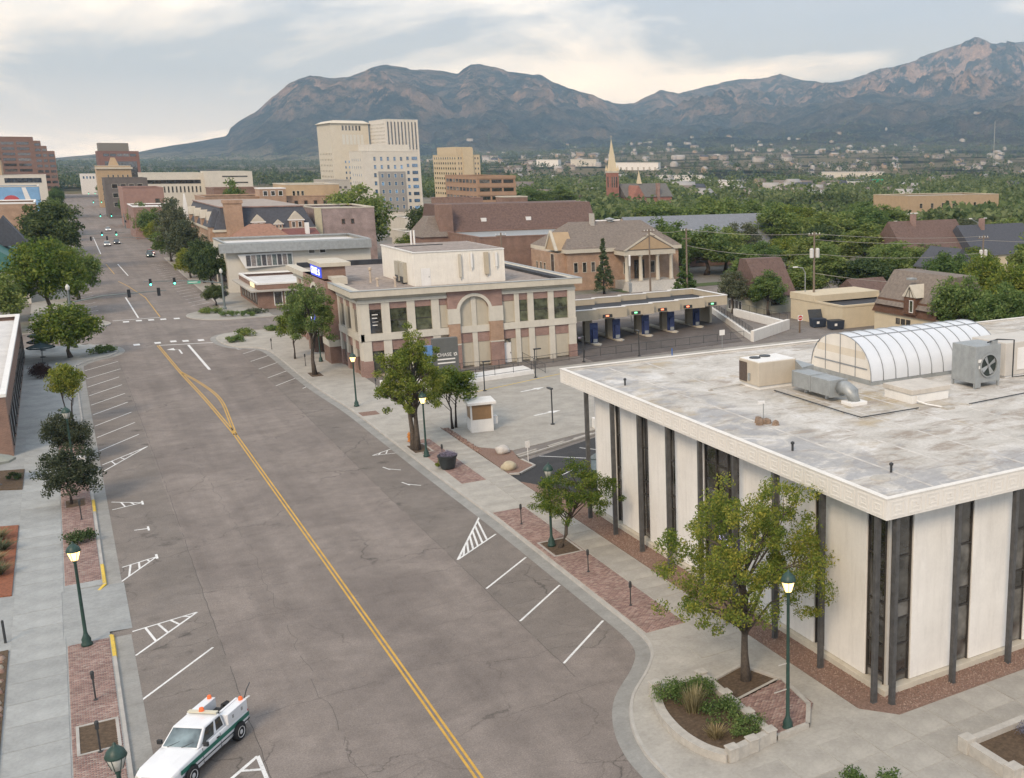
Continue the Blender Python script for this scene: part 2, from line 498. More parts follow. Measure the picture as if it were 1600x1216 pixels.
# ================================================================ ground and terrain
def bend(Y): return max(0.0, Y - 260) * 0.011
def interp(tab, a):
    if a <= tab[0][0]: return tab[0][1]
    for (a0, v0), (a1, v1) in zip(tab, tab[1:]):
        if a <= a1: return v0 + (v1 - v0) * (a - a0) / (a1 - a0)
    return tab[-1][1]
SK = [(-40, .004), (-15, .004), (-0.26, 0.0024), (0.33, 0.0038), (1.91, 0.0068), (3.61, 0.009), (5.77, 0.0167), (7.26, 0.0216), (7.43, 0.0282), (7.87, 0.0345), (8.59, 0.0413), (9.34, 0.0534), (10.09, 0.0639), (11.06, 0.0716), (11.96, 0.07), (12.83, 0.0725), (13.89, 0.0803), (14.63, 0.0822), (15.96, 0.0797), (17.17, 0.0792), (17.92, 0.0763), (18.15, 0.0801), (18.57, 0.0845), (19.03, 0.0852), (19.96, 0.0818), (20.57, 0.0777), (21.99, 0.0759), (23.09, 0.0669), (24.69, 0.0589), (25.82, 0.0524), (26.64, 0.0525), (27.97, 0.0644), (28.96, 0.0617), (29.96, 0.0662), (31.29, 0.0719), (32.45, 0.0747), (33.61, 0.0759), (34.27, 0.0786), (35.27, 0.0736), (36.43, 0.0702), (37.26, 0.0724), (38.25, 0.0762), (40.21, 0.0853), (41.18, 0.0895), (42.46, 0.0985), (43.41, 0.1026), (44.26, 0.1077), (45.16, 0.1041), (45.79, 0.1028), (46.58, 0.1041), (50, .112), (58, .10), (70, .085), (90, .07)]
SK2 = [(18, .012), (25.6, 0.0227), (29.59, 0.0314), (32.94, 0.0399), (35.28, 0.0484), (36.94, 0.0551), (38.92, 0.0616), (40.25, 0.0581), (41.89, 0.0552), (43.51, 0.0588), (46.7, 0.0603), (55, .055), (90, .04)]
RR = [(-40, 9000), (5, 8600), (20, 8600), (25.5, 9400), (29, 10600), (36, 11200), (41, 12000), (90, 12500)]
def sst(a, b, x):
    t = min(1, max(0, (x - a) / (b - a))); return t * t * (3 - 2 * t)
def plain_z(x, y):
    r = math.hypot(x, y); az = math.degrees(math.atan2(x, y))
    k = sst(8, 30, az)
    return (18 + 62 * k) * sst(1000, 5200, r) + 10 * k * mnoise.noise(Vector((x / 500, y / 500, 1.3))) * sst(900, 1800, r)
def terr_z(x, y):
    r = math.hypot(x, y); az = math.degrees(math.atan2(x, y))
    z = plain_z(x, y)
    rr = interp(RR, az)
    top = 24 + rr * interp(SK, az)
    p3 = Vector((x / 1500, y / 1500, .7))
    rid = mnoise.ridged_multi_fractal(p3, 0.85, 2.1, 7, 1.0, 2.0)      # about 0..2
    fine = mnoise.fractal(Vector((x / 420, y / 420, 4.1)), 0.8, 2.1, 5)
    def flank(rtop, ztop, r0, powr, amp):
        t = (r - r0) / (rtop - r0)
        if t <= 0: return -1e9
        if t <= 1:
            e = t ** powr
            w = math.sin(math.pi * min(1, t)) ** 0.8
            return z + (ztop - z) * e * (1 + amp * w * (rid - 1.0)) + w * 120 * fine * (ztop / 700)
        return ztop - (t - 1) * 1.2 * (ztop) + 20 * fine
    h = max(z, flank(rr, top, 4900, 1.5, 0.55))
    if az > 18:
        h = max(h, flank(8300, 24 + 8300 * interp(SK2, az), 4300, 1.25, 0.38))
    crag = 1 + .022 * mnoise.fractal(Vector((az * 1.3, 2.2, r / 3000)), .7, 2.2, 4)
    return min(h, 24 + max(r, 4000) * interp(SK, az) * crag)
# one sheet that reaches the horizon
g = MB()
g.face([(-16000, -3000, -.04), (16000, -3000, -.04), (16000, 16000, -.04), (-16000, 16000, -.04)])
m, t = newmat('city_ground')
v = t.coord()
c = t.ramp(t.noise(v, .02, 6, .65), [(.35, (.16, .145, .125)), (.5, (.22, .205, .18)), (.62, (.12, .12, .075)), (.75, (.2, .185, .15))])
c = t.mix(1, c, t.ramp(t.noise(v, 1.5, 5, .65), [(.3, .8), (.7, 1.15)]), 'MULTIPLY')
t.l(c, t.b.inputs['Base Color']); t.b.inputs['Roughness'].default_value = .95
struct('ground', g, m)

naz, nr = 900, 200
azs = np.linspace(-30, 80, naz)
rs = np.concatenate([np.linspace(950, 4200, 46), np.linspace(4250, 13800, nr - 46)])
V = np.zeros((naz, nr, 3), dtype=np.float32)
for i, a in enumerate(azs):
    sa, ca = math.sin(R(a)), math.cos(R(a))
    for j, r_ in enumerate(rs):
        x, y = r_ * sa, r_ * ca
        V[i, j] = (x, y, terr_z(x, y) - (0.6 if j == 0 else 0))
idx = np.arange(naz * nr).reshape(naz, nr)
F = np.stack([idx[:-1, :-1].ravel(), idx[:-1, 1:].ravel(), idx[1:, 1:].ravel(), idx[1:, :-1].ravel()], 1)
m, t = newmat('mountain_forest')
v = t.coord()
gm = t.n('ShaderNodeNewGeometry'); sp = t.n('ShaderNodeSeparateXYZ'); t.l(gm.outputs['Normal'], sp.inputs[0])
ps = t.n('ShaderNodeSeparateXYZ'); t.l(gm.outputs['Position'], ps.inputs[0])
forest = t.ramp(t.noise(v, .012, 6, .7), [(.36, (.022, .032, .026)), (.55, (.06, .068, .046)), (.7, (.15, .125, .085))])
forest = t.mix(1, forest, t.ramp(t.noise(v, .07, 3, .7), [(.3, .55), (.7, 1.4)]), 'MULTIPLY')
rock = t.ramp(t.noise(v, .02, 6, .7), [(.3, (.28, .20, .145)), (.7, (.72, .50, .34))])  # rock whose warm, bright tone has the summit sunlight painted in
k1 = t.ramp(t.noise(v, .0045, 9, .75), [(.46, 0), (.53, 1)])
sunlit_k = t.ramp(t.math('DIVIDE', ps.outputs[2], 900), [(.30, .08), (.62, 1)])  # height mask: gathers the painted sunlit rock on the tops
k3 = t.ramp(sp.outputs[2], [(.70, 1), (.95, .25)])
kk = t.math('MULTIPLY', t.math('MULTIPLY', k1, k3), t.math('ADD', t.math('MULTIPLY', sunlit_k, .85), .22), True)
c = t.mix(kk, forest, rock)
dry = t.ramp(t.noise(v, .0045, 5, .6), [(.42, 0), (.54, 1)])
lowk = t.math('MULTIPLY', t.ramp(t.math('DIVIDE', ps.outputs[2], 200), [(.2, 1), (.6, 0)]), dry)
c = t.mix(t.math('MULTIPLY', lowk, .85), c, (.34, .31, .21))
t.l(c, t.b.inputs['Base Color']); t.b.inputs['Roughness'].default_value = 1; t.b.inputs['Specular IOR Level'].default_value = 0
bm_ = t.math('ADD', t.noise(v, .006, 8, .75), t.math('MULTIPLY', t.noise(v, .03, 4, .7), .35))
t.bump(bm_, 1.0, 130)
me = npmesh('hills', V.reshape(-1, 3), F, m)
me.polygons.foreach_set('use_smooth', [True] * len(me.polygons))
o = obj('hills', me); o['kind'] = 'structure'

# ================================================================ road
rd = MB()
ys = [5, 60, 120, 180, 260] + list(range(300, 1900, 100))
for a, b in zip(ys, ys[1:]):
    rd.face([(-.2 + bend(a), a, 0), (23.2 + bend(a), a, 0), (23.2 + bend(b), b, 0), (-.2 + bend(b), b, 0)])
road = struct('road', rd, M_ROAD)
for k, (y0, y1) in enumerate([(169.5, 184), (318, 336), (470, 486), (640, 656)]):
    q = MB(); q.face([(-160 + bend(y0), y0, .004), (330, y0, .004), (330, y1, .004), (-160 + bend(y0), y1, .004)])
    struct('cross_street', q, M_ROAD)
# parking lanes were laid separately: a slightly different mix along each kerb
for x0, x1, y0, y1 in ((18.15, 22.9, 46.5, 152), (-.1, 4.55, 8, 153)):
    q = MB(); q.face([(x0, y0, .0035), (x1, y0, .0035), (x1, y1, .0035), (x0, y1, .0035)]); q.build('parking_lane', M_PARK, road)
def strip(mb, p0, p1, w, z=.007):
    a, b = Vector((*p0, z)), Vector((*p1, z)); d = (b - a).normalized(); n = Vector((-d.y, d.x, 0)) * w / 2
    mb.face([a - n, b - n, b + n, a + n])
def mark(name, segs, w=.12, mat=M_WLINE, z=.007):
    mb = MB()
    for i, (p0, p1) in enumerate(segs): strip(mb, p0, p1, w, z + i * .0006)
    return mb.build(name, mat, road)
def polyline(pts, off):
    out = []
    for i, p in enumerate(pts):
        a = Vector(pts[max(i - 1, 0)]); b = Vector(pts[min(i + 1, len(pts) - 1)]); d = (b - a).normalized()
        out.append((p[0] - d.y * off, p[1] + d.x * off))
    return out
def ribbon(mb, pts, o0, o1, z0, z1, mi=0):
    A, B = polyline(pts, o0), polyline(pts, o1)
    for i in range(len(pts) - 1):
        mb.face([(*A[i], z0), (*A[i + 1], z0), (*B[i + 1], z1), (*B[i], z1)], mi)
def smooth_path(pts, n=6):
    P = [Vector(p) for p in pts]; out = []
    for i in range(len(P) - 1):
        p0, p1, p2, p3 = P[max(i - 1, 0)], P[i], P[i + 1], P[min(i + 2, len(P) - 1)]
        for k in range(n):
            t_ = k / n
            out.append(tuple(.5 * ((2 * p1) + (p2 - p0) * t_ + (2 * p0 - 5 * p1 + 4 * p2 - p3) * t_ ** 2 + (3 * p1 - p0 - 3 * p2 + p3) * t_ ** 3)))
    return out + [tuple(P[-1])]
def crack(pts, w=.035, wob=.12, seed=0):
    r2 = random.Random(seed); P_ = []
    for (a, b) in zip(pts, pts[1:]):
        a, b = Vector(a), Vector(b); n_ = max(2, int((b - a).length / .7)); d_ = (b - a).normalized(); nn_ = Vector((-d_.y, d_.x))
        for k in range(n_): P_.append(tuple(a.lerp(b, k / n_) + nn_ * r2.uniform(-wob, wob)))
    P_.append(pts[-1]); mb = MB(); A_, B_ = polyline(P_, -w / 2), polyline(P_, w / 2)
    for i in range(len(P_) - 1):
        if r2.random() < .1: continue
        f0, f1 = r2.uniform(.3, 1), r2.uniform(.3, 1)
        mb.face([(*A_[i], .0052), (*A_[i + 1], .0052), (*B_[i + 1], .0052), (*B_[i], .0052)])
    mb.build('crack', M_CRACK, road)
crack([(4.6, 36), (4.55, 60), (4.7, 90), (4.6, 150)], .03, .03, 1); crack([(18.2, 44), (18.1, 80), (18.25, 120), (18.2, 150)], .03, .03, 2)
crack([(7.6, 38), (7.9, 70), (7.4, 98)], .02, .2, 4)
for k_ in range(17):
    y_ = 40 + k_ * 6.3 + (k_ * 37 % 5); x0_, x1_ = (1.2, 11.0 + k_ % 4) if k_ % 3 == 0 else ((4.8, 21.5) if k_ % 3 == 1 else (9.5, 18))
    crack([(x0_, y_), ((x0_ + x1_) / 2, y_ + .9 * math.sin(k_ * 2.1)), (x1_, y_ + .5 * math.cos(k_))], .022 if k_ % 2 else .016, .2, 10 + k_)
# yellow centre line: double, with the turn-bay loop before the crossing
def dline(name, pts, gap=.11, w=.11):
    mb = MB()
    for o_ in (-gap, gap): ribbon(mb, pts, o_ - w / 2, o_ + w / 2, .008, .008)
    return mb.build(name, M_YLINE, road)
dline('centre_line', [(11.55, 8), (11.5, 40), (11.45, 70), (11.35, 104)])
dline('centre_line', smooth_path([(11.35, 104), (10.9, 122), (10.24, 140), (9.66, 162.9)]))
dline('centre_line', smooth_path([(11.35, 104), (11.75, 111), (12.15, 119), (12.05, 125), (11.34, 132.5), (10.3, 140)]), .10, .10)
mark('centre_line', [((12.27, 194), (12.2, 224)), ((12.2, 224), (10.7, 247)), ((10.7, 247), (9.6, 258))], .14, M_YLINE)
mark('centre_line', [((9.6 + .1, 276), (9.2, 304))], .14, M_YLINE)
mark('lane_line', [((13.1, 161.2), (13.3, 139.9))], .3)
mark('lane_line', [((9.3, 194.5), (9.2, 226))], .22)
mark('lane_line', [((12.0, 270), (11.6, 303))], .2)
mark('lane_line', [((8.8 + .6, 340), (9.3 + .8, 420))], .2)
mark('stop_line', [((9.7, 162.9), (16.4, 161.4))], .3)
mark('stop_line', [((5.7, 192.8), (12.2, 193.2))], .3)
for X, Y in [(7.3, 165.2), (9.8, 165.4), (11.7, 165.6), (13.15, 165.1), (15.0, 164.7)]: mark('crosswalk_bar', [((X, Y - .75), (X, Y + .75))], .75)
for X, Y in [(7.4, 190.6), (9.15, 190.9), (10.8, 190.8), (12.45, 190.6), (14.3, 190.3)]: mark('crosswalk_bar', [((X, Y - .75), (X, Y + .75))], .8)
mb = MB()   # left-turn arrow
mb.face([(11.6, 154, .008), (11.8, 154, .008), (11.8, 157.6, .008), (11.6, 157.8, .008)])
mb.face([(11.6, 157.8, .0085), (11.8, 157.6, .0085), (11.0, 158.6, .0085), (10.9, 158.2, .0085)])
mb.face([(11.2, 157.3, .009), (11.2, 159.5, .009), (10.3, 158.4, .009)])
mb.build('turn_arrow', M_WLINE, road)
# stalls, left side
for y in [104.4, 109.8, 114.9, 120.3, 125.4, 130.8, 136.1, 141.5, 147.3]: mark('stall_line', [((.9, y), (4.1 if y < 140 else 4.5, y + (4.7 if y < 140 else 4.9)))], .11)
mark('stall_line', [((.7, 52.8), (4.15, 57.1))], .12)
mark('stall_line', [((3.6, 49.2), (4.9, 50.6))], .12)
def hatch(name, A, B, C, n=3, w=.11):
    """triangle A (kerb) - B (tip) - C (kerb) with cross bars between the two long sides"""
    segs = [(A, B), (C, B)]
    for k in range(1, n + 1):
        t_ = k / (n + 1.2)
        a = (A[0] + (B[0] - A[0]) * t_, A[1] + (B[1] - A[1]) * t_); c_ = (C[0] + (B[0] - C[0]) * (t_ + .12), C[1] + (B[1] - C[1]) * (t_ + .12))
        segs.append((a, c_))
    mark(name, segs, w)
hatch('hatch_marking', (.87, 61.5), (3.98, 62.4), (.82, 58.2), 4, .12)
hatch('hatch_marking', (.95, 72.3), (2.85, 73.2), (.3, 68.9), 3)
hatch('hatch_marking', (1.04, 87.5), (2.88, 86.1), (.99, 85.4), 2)
hatch('hatch_marking', (.91, 99.2), (4.4, 103.8), (.64, 96.5), 4)
hatch('hatch_marking', (3.0, 43.3), (4.4, 44.8), (4.45, 42.0), 1, .16)
mark('stall_tick', [((2.02, 79.6), (2.83, 79.5)), ((2.83, 79.0), (2.83, 80.0))], .12)
mark('stall_tick', [((2.85, 72.8), (2.85, 73.7))], .14)
mark('stall_tick', [((2.9, 85.6), (2.9, 86.6))], .14)
# stalls, right side
for y in [45.6, 51.5, 56.85]: mark('stall_line', [((18.27, y), (22.0, y + 3.5))], .13)
hatch('hatch_marking', (22.25, 69.7), (18.32, 62.27), (21.9, 65.5), 7, .13)
for X, Y in [(19.95, 85.2), (20.1, 80.1)]: mark('stall_tick', [((X, Y), (X + .8, Y - .9)), ((X - .2, Y + .75), (X + .1, Y - .35))], .1)
hatch('hatch_marking', (22.1, 91.5), (19.93, 90.0), (21.8, 89.7), 2, .1)
for y in [125.4, 130.7, 137.1, 143.1, 149.5]: mark('stall_line', [((18.2, y), (21.35, y + 4.1))], .11)
mark('stall_line', [((20.4, 122.3), (21.4, 123.7))], .11)
mark('stall_line', [((16.9, 158.5), (18.3, 153.4)), ((18.3, 153.4), (21.1, 155.5))], .12)
for y in range(206, 300, 5): mark('stall_line', [((17.9, y), (21.2, y + 3.9))], .11)
for y in range(204, 300, 6): mark('stall_line', [((.9, y), (4.4, y + 4.6))], .11)

# ================================================================ kerbs, gutters, sidewalks
KR = [(17.7, 8), (17.7, 26), (17.7, 34.0), (17.85, 36.5), (18.45, 38.7), (19.5, 40.7), (21.3, 42.7), (22.4, 44.4), (22.8, 46.4), (22.85, 50), (22.85, 62), (22.8, 70), (22.6, 80), (22.45, 95), (22.3, 108), (21.7, 120), (21.5, 130), (21.4, 148), (20.5, 152.6), (18.4, 155), (17.2, 158.5), (16.8, 163), (17.2, 166.3), (18.6, 168.6), (21.5, 169.6), (27, 169.7), (60, 169.7)]
KRs = smooth_path(KR, 4)
KL = [(.05, 69.5), (.05, 80), (.05, 110), (.1, 147), (.4, 151.5), (1.9, 154.6), (3.9, 156.9), (4.9, 160), (4.7, 163.6), (3.4, 166.6), (1.0, 168.6), (-4, 169.3), (-60, 169.3)]
KLs = smooth_path(KL, 4)
KRf = smooth_path([(60, 184.2), (27, 184.2), (21, 184.0), (17.6, 186.2), (16, 190), (16.4, 194), (18.6, 197), (21.2, 199.5), (22, 204), (22.2, 250), (22.6, 316)], 4)
KLf = smooth_path([(-60, 184.2), (-3, 184.2), (2.6, 185.2), (4.9, 188), (5, 191), (3.6, 194.4), (1, 197.2), (.1, 202), (.1, 250), (.5, 316)], 4)
def kerb(name, path, inner, h=.14):
    """inner = +1 when the sidewalk is on the left of the path direction"""
    gt = MB(); ribbon(gt, path, 0, -inner * .75, .012, .009); struct('gutter', gt, M_GUT)
    kb = MB()
    ribbon(kb, path, 0, inner * .03, .01, h); ribbon(kb, path, inner * .03, inner * .17, h, h + .004); ribbon(kb, path, inner * .17, inner * .18, h + .004, .02)
    return struct(name, kb, M_KERB)
kerb('kerb', KRs, -1); kerb('kerb', KLs, 1); kerb('kerb', KRf, 1); kerb('kerb', KLf, -1)
kerb('kerb', [(.05, 8), (.05, 40), (.05, 61.2)], 1)
def paintkerb(pts):
    mb = MB(); ribbon(mb, pts, -.008, .03, .02, .147); ribbon(mb, pts, .03, .19, .1495, .1495); mb.build('kerb_paint', M_YKERB, road)
paintkerb([(.05, 58.4), (.05, 61.2)]); paintkerb([(.05, 69.6), (.05, 73.2)]); paintkerb([(.05, 85.2), (.05, 88.4)])
for a_, b_ in ((61.2, 62.1), (69.5, 68.7)):     # kerb returns at the driveway
    mb = MB(); mb.add([(.05, a_, 0), (-.12, a_, 0), (-.12, a_, .144), (.05, a_, .144), (-.35, b_, 0), (-.5, b_, 0), (-.5, b_, .05), (-.35, b_, .05)], [(3, 2, 6, 7), (0, 3, 7, 4), (1, 5, 6, 2), (4, 7, 6, 5)])
    struct('kerb', mb, M_YKERB)
# raised sidewalk bodies
ZS = .128
sw = MB()
inner = polyline(KRs, -.17)
k_end = next(i for i, p in enumerate(inner) if p[1] > 169.2)
sw.prism([p for p in inner[:k_end]] + [(27.4, 169.3), (27.4, 75), (27.42, 34.0), (28.6, 32.55), (70, 32.5), (70, 8)], -.02, ZS)
swr = struct('sidewalk', sw, M_CONC)
sw = MB()
innerL = polyline(KLs, .17)
k_end = next(i for i, p in enumerate(innerL) if p[0] < -3.5)
sw.prism([p for p in innerL[:k_end]] + [(-6, 169.2), (-6, 69.5)], -.02, ZS)
sw.box(-6, 8, -.02, -.12, 62.0, ZS)
sw.add([(-6, 62, ZS), (-2.1, 62, ZS), (-2.1, 69.5, ZS), (-6, 69.5, ZS), (.9, 62, .014), (.9, 69.5, .014)], [(0, 1, 2, 3), (1, 4, 5, 2)])
swl = struct('sidewalk', sw, M_CONCL)
sw = MB(); sw.prism([(p[0], p[1]) for p in polyline(KRf, .17)[4:]] + [(27.5, 316), (27.5, 184.4)], -.02, ZS); struct('sidewalk', sw, M_CONC)
sw = MB(); sw.prism([(p[0], p[1]) for p in polyline(KLf, -.17)[4:]] + [(-5, 316), (-5, 184.4)], -.02, ZS); struct('sidewalk', sw, M_CONC)

SLAB = {}
def slab(parent, x0, y0, x1, y1, mat, z0=.1, h=.145):
    g_ = .016; key = (round(x1 - x0, 2), round(y1 - y0, 2), mat.name)
    if key not in SLAB:
        mb = MB(); w, d = (x1 - x0) / 2 - g_, (y1 - y0) / 2 - g_
        mb.frus((-w, -d, w, d), (-w + .008, -d + .008, w - .008, d - .008), 0, h - z0)
        SLAB[key] = mb.mesh('slab', mat)
    return obj('slab', SLAB[key], parent, ((x0 + x1) / 2, (y0 + y1) / 2, z0 + rng.uniform(-.003, .003)))
def kerb_x(y):     # inner edge of the right kerb
    for a, b in zip(inner, inner[1:]):
        if a[1] <= y <= b[1]: return a[0] + (b[0] - a[0]) * (y - a[1]) / max(1e-6, b[1] - a[1])
    return 18.0
for k in range(33):                      # left walk
    y = 34 + k * 2.36
    if not (60.5 < y < 69): slab(swl, -4.38, y, -2.02, y + 2.36, M_CONCL)
for k in range(3):
    slab(swl, -4.38, 62 + k * 2.5, -2.12, 64.5 + k * 2.5, M_CONCL)
for k in range(38):                      # right walk
    y = 43.6 + k * 1.56
    slab(swr, 25.48, y, 27.4, y + 1.56, M_CONC)
for i in range(16):                      # corner plaza
    for j in range(9):
        x0, y0 = 18.2 + i * 1.95, 26.75 + j * 1.915
        x1, y1 = x0 + 1.95, y0 + 1.915
        if x0 < max(kerb_x(y0), kerb_x(y1)) + .05: continue
        if y1 > 32.5 and x1 > 27.4: continue
        if x0 < 25.9 and x1 > 19.4 and y1 > 33.3 and y0 < 40.6: continue
        slab(swr, x0, y0, x1, y1, M_CONC)
# brick paver strips
m, t = newmat('paver_mix')
gi = t.n('ShaderNodeNewGeometry'); v = t.coord()
c = t.ramp(gi.outputs['Random Per Island'], [(0, (.20, .125, .11)), (.4, (.28, .18, .155)), (.75, (.33, .225, .19)), (1, (.37, .29, .25))])
c = t.mix(1, c, t.ramp(t.noise(v, .8, 5), [(.3, .78), (.7, 1.12)]), 'MULTIPLY')
t.l(c, t.b.inputs['Base Color']); t.b.inputs['Roughness'].default_value = .92
M_PAVE = m
def pavers(parent, x0, y0, x1, y1, holes=(), bw=.2, bh=.1, clip=None):
    Vv, Ff = [], []; g_ = .006
    ny = int((y1 - y0) / bh)
    for j in range(ny):
        y = y0 + j * bh; off = (j % 2) * bw / 2
        x = x0 - off
        while x < x1:
            a, b = max(x, x0), min(x + bw, x1); x += bw
            if b - a < .03: continue
            cxm, cym = (a + b) / 2, y + bh / 2
            if any(h[0] < cxm < h[2] and h[1] < cym < h[3] for h in holes): continue
            if clip and not clip(cxm, cym): continue
            z = .142 + rng.uniform(-.003, .003); i = len(Vv)
            Vv += [(a + g_, y + g_, .12), (b - g_, y + g_, .12), (b - g_, y + bh - g_, .12), (a + g_, y + bh - g_, .12),
                   (a + g_ * 2, y + g_ * 2, z), (b - g_ * 2, y + g_ * 2, z), (b - g_ * 2, y + bh - g_ * 2, z), (a + g_ * 2, y + bh - g_ * 2, z)]
            Ff += [(i + 4, i + 5, i + 6, i + 7), (i, i + 1, i + 5, i + 4), (i + 1, i + 2, i + 6, i + 5), (i + 2, i + 3, i + 7, i + 6), (i + 3, i, i + 4, i + 7)]
    o = obj('brick_pavers', npmesh('brick_pavers', Vv, Ff, M_PAVE), parent); o['kind'] = 'stuff'; return o
PIT = [(-1.75, 48.6, -.3, 51.4)]
pavers(swl, -1.98, 34, -.16, 61.0, PIT)
pavers(swl, -1.98, 70.4, -.16, 112, [(-1.6, 79.0, -.4, 80.6), (-1.7, 87.2, -.5, 89.2), (-1.7, 99.4, -.5, 101.4)])
pavers(swr, 23.1, 46.2, 25.42, 69.6, [(23.5, 59.2, 25.2, 61.9)])
pavers(swr, 23.5, 77.5, 25.4, 92.6, [(23.0, 88.2, 24.4, 91.0)])
def pit(x0, y0, x1, y1, parent, mat=M_MULCH, rim=True):
    mb = MB(); mb.face([(x0, y0, .134), (x1, y0, .134), (x1, y1, .134), (x0, y1, .134)]); mb.build('tree_pit', mat, parent)
    if rim:
        r_ = MB(); w = .12
        r_.box(x0 - w, y0 - w, .1, x1 + w, y0, .165); r_.box(x0 - w, y1, .1, x1 + w, y1 + w, .165); r_.box(x0 - w, y0, .1, x0, y1, .163); r_.box(x1, y0, .1, x1 + w, y1, .163)
        r_.build('pit_rim', M_KERB, parent)
pit(-1.7, 48.7, -.35, 51.3, swl)
for q in [(-1.6, 79.0, -.4, 80.6), (-1.7, 87.2, -.5, 89.2), (-1.7, 99.4, -.5, 101.4), (-1.5, 115.2, -.4, 117.4)]: pit(*q, swl, rim=False)
pit(23.5, 59.2, 25.2, 61.9, swr); pit(23.0, 88.2, 24.4, 91.0, swr); pit(22.4, 127.6, 23.7, 130.6, swr); pit(22.5, 104.6, 24.2, 106.4, swr, M_GRAV, False)

# right-hand block: old asphalt, concrete drive, fresh car park, gravel beds
q = MB(); q.face([(27.4, 30, .0), (135, 30, .0), (135, 169.5, .0), (27.4, 169.5, .0)]); struct('block_pavement', q, M_OLDLOT)
q = MB(); q.prism([(27.4, 95.2), (27.7, 87.6), (30.2, 84.9), (33, 85.7), (41, 88.2), (62, 92.5), (76, 96), (86, 110), (86, 118.8), (27.4, 118.8)], -.02, .05); drive = struct('concrete_drive', q, M_CONC)
for k in range(6):
    q = MB(); q.box(27.6 + .0, 96 + k * 3.6, .04, 27.62, 96.02 + k * 3.6, .05)
q = MB(); strip(q, (33.4, 109.1), (47, 114.3), .16, .056); q.build('yellow_line', M_YKERB, drive)
def arrow(x, y, ang, L=3.2):
    mb = MB(); c_, s_ = math.cos(ang), math.sin(ang)
    P = lambda u, w: (x + u * c_ - w * s_, y + u * s_ + w * c_, .057)
    mb.face([P(-L / 2, -.14), P(L * .1, -.14), P(L * .1, .14), P(-L / 2, .14)]); mb.face([P(L * .1, -.5), P(L / 2, 0), P(L * .1, .5)])
    mb.build('drive_arrow', M_WLINE, drive)
arrow(41.0, 107.7, .3); arrow(38.1, 96.4, .25)
q = MB(); q.prism([(27.45, 69.5), (27.45, 78), (28.2, 77.8), (30, 79.2), (29.8, 81.2), (42, 87.0), (60, 87), (60, 69.5)], -.01, .03); lot = struct('parking_lot', q, M_LOT)
for a, b in [((31.5, 82.0), (35.6, 78.2)), ((35.4, 82.6), (38.4, 78.3)), ((36.3, 76.2), (39.3, 78.1)), ((27.6, 73.5), (33, 77.2))]:
    mb = MB(); strip(mb, a, b, .11, .036); mb.build('stall_line', M_WLINE, lot)
q = MB(); q.prism([(27.5, 96.2), (27.6, 87.4), (27.45, 78.2), (28.2, 77.9), (30.0, 79.3), (29.7, 82.0), (30.2, 84.8), (27.9, 87.6), (27.75, 95)], .0, .10); struct('gravel_bed', q, M_GRAV)
mb = MB()
for a, b in [((28.2, 77.8), (30.05, 79.3)), ((30.05, 79.3), (29.8, 81.6)), ((27.45, 78.1), (28.2, 77.8))]:
    ribbon(mb, [a, b], -.09, .09, .15, .15); ribbon(mb, [a, b], -.09, -.091, .15, .02); ribbon(mb, [a, b], .09, .091, .15, .02)
struct('bed_edging', mb, M_KERB)
mb = MB()
ribbon(mb, [(29.8, 82.3), (44, 88.6)], -.1, .1, .17, .17); ribbon(mb, [(29.8, 82.3), (44, 88.6)], -.1, -.101, .17, .02); ribbon(mb, [(29.8, 82.3), (44, 88.6)], .1, .101, .17, .02)
struct('kerb', mb, M_KERB)
q = MB(); q.prism([(27.44, 75.5), (27.44, 33.9), (28.6, 32.5), (60, 32.45), (60, 34.4), (29.3, 34.4), (29.3, 66), (30.5, 66), (30.5, 69), (29.0, 72.5)], .0, .135); gravel = struct('gravel_bed', q, M_GRAV)
# loose stones on the gravel and rock beds
def stones(name, areas, n, smin, smax, mats, z, parent):
    Vv, Ff, mi = [], [], []
    for _ in range(n):
        a = rng.choice(areas); x, y = rng.uniform(a[0], a[2]), rng.uniform(a[1], a[3]); s = rng.uniform(smin, smax); i = len(Vv)
        base = [Vector((math.cos(k * 1.571 + rng.random()), math.sin(k * 1.571 + rng.random()), 0)) * s * rng.uniform(.7, 1.2) for k in range(4)]
        Vv += [(x + p.x, y + p.y, z) for p in base] + [(x + p.x * .6, y + p.y * .6, z + s * rng.uniform(.5, 1)) for p in base]
        Ff += [(i + 4, i + 5, i + 6, i + 7)] + [(i + k, i + (k + 1) % 4, i + 4 + (k + 1) % 4, i + 4 + k) for k in range(4)]
        mi += [rng.randrange(len(mats))] * 5
    o = obj(name, npmesh(name, Vv, Ff, mats, mi), parent); o['kind'] = 'stuff'; return o
M_PEB = [pm('pebble_a', (.27, .17, .13), .2, 20, .9), pm('pebble_b', (.19, .12, .095), .2, 20, .9), pm('pebble_c', (.34, .25, .2), .2, 20, .9)]
stones('gravel', [(27.5, 34.5, 29.2, 66)] * 3 + [(28.8, 32.6, 45, 34.3)] * 2, 9000, .02, .05, M_PEB, .133, gravel)

# back lots behind the bank and the side street by the old library
q = MB(); q.face([(85, 165, .02), (128, 165, .02), (128, 178, .02), (85, 178, .02)])
struct('lawn', MB().face([(88, 182, .05), (128, 184.5, .05), (128, 189, .05), (88, 187, .05)]), M_GRASS)
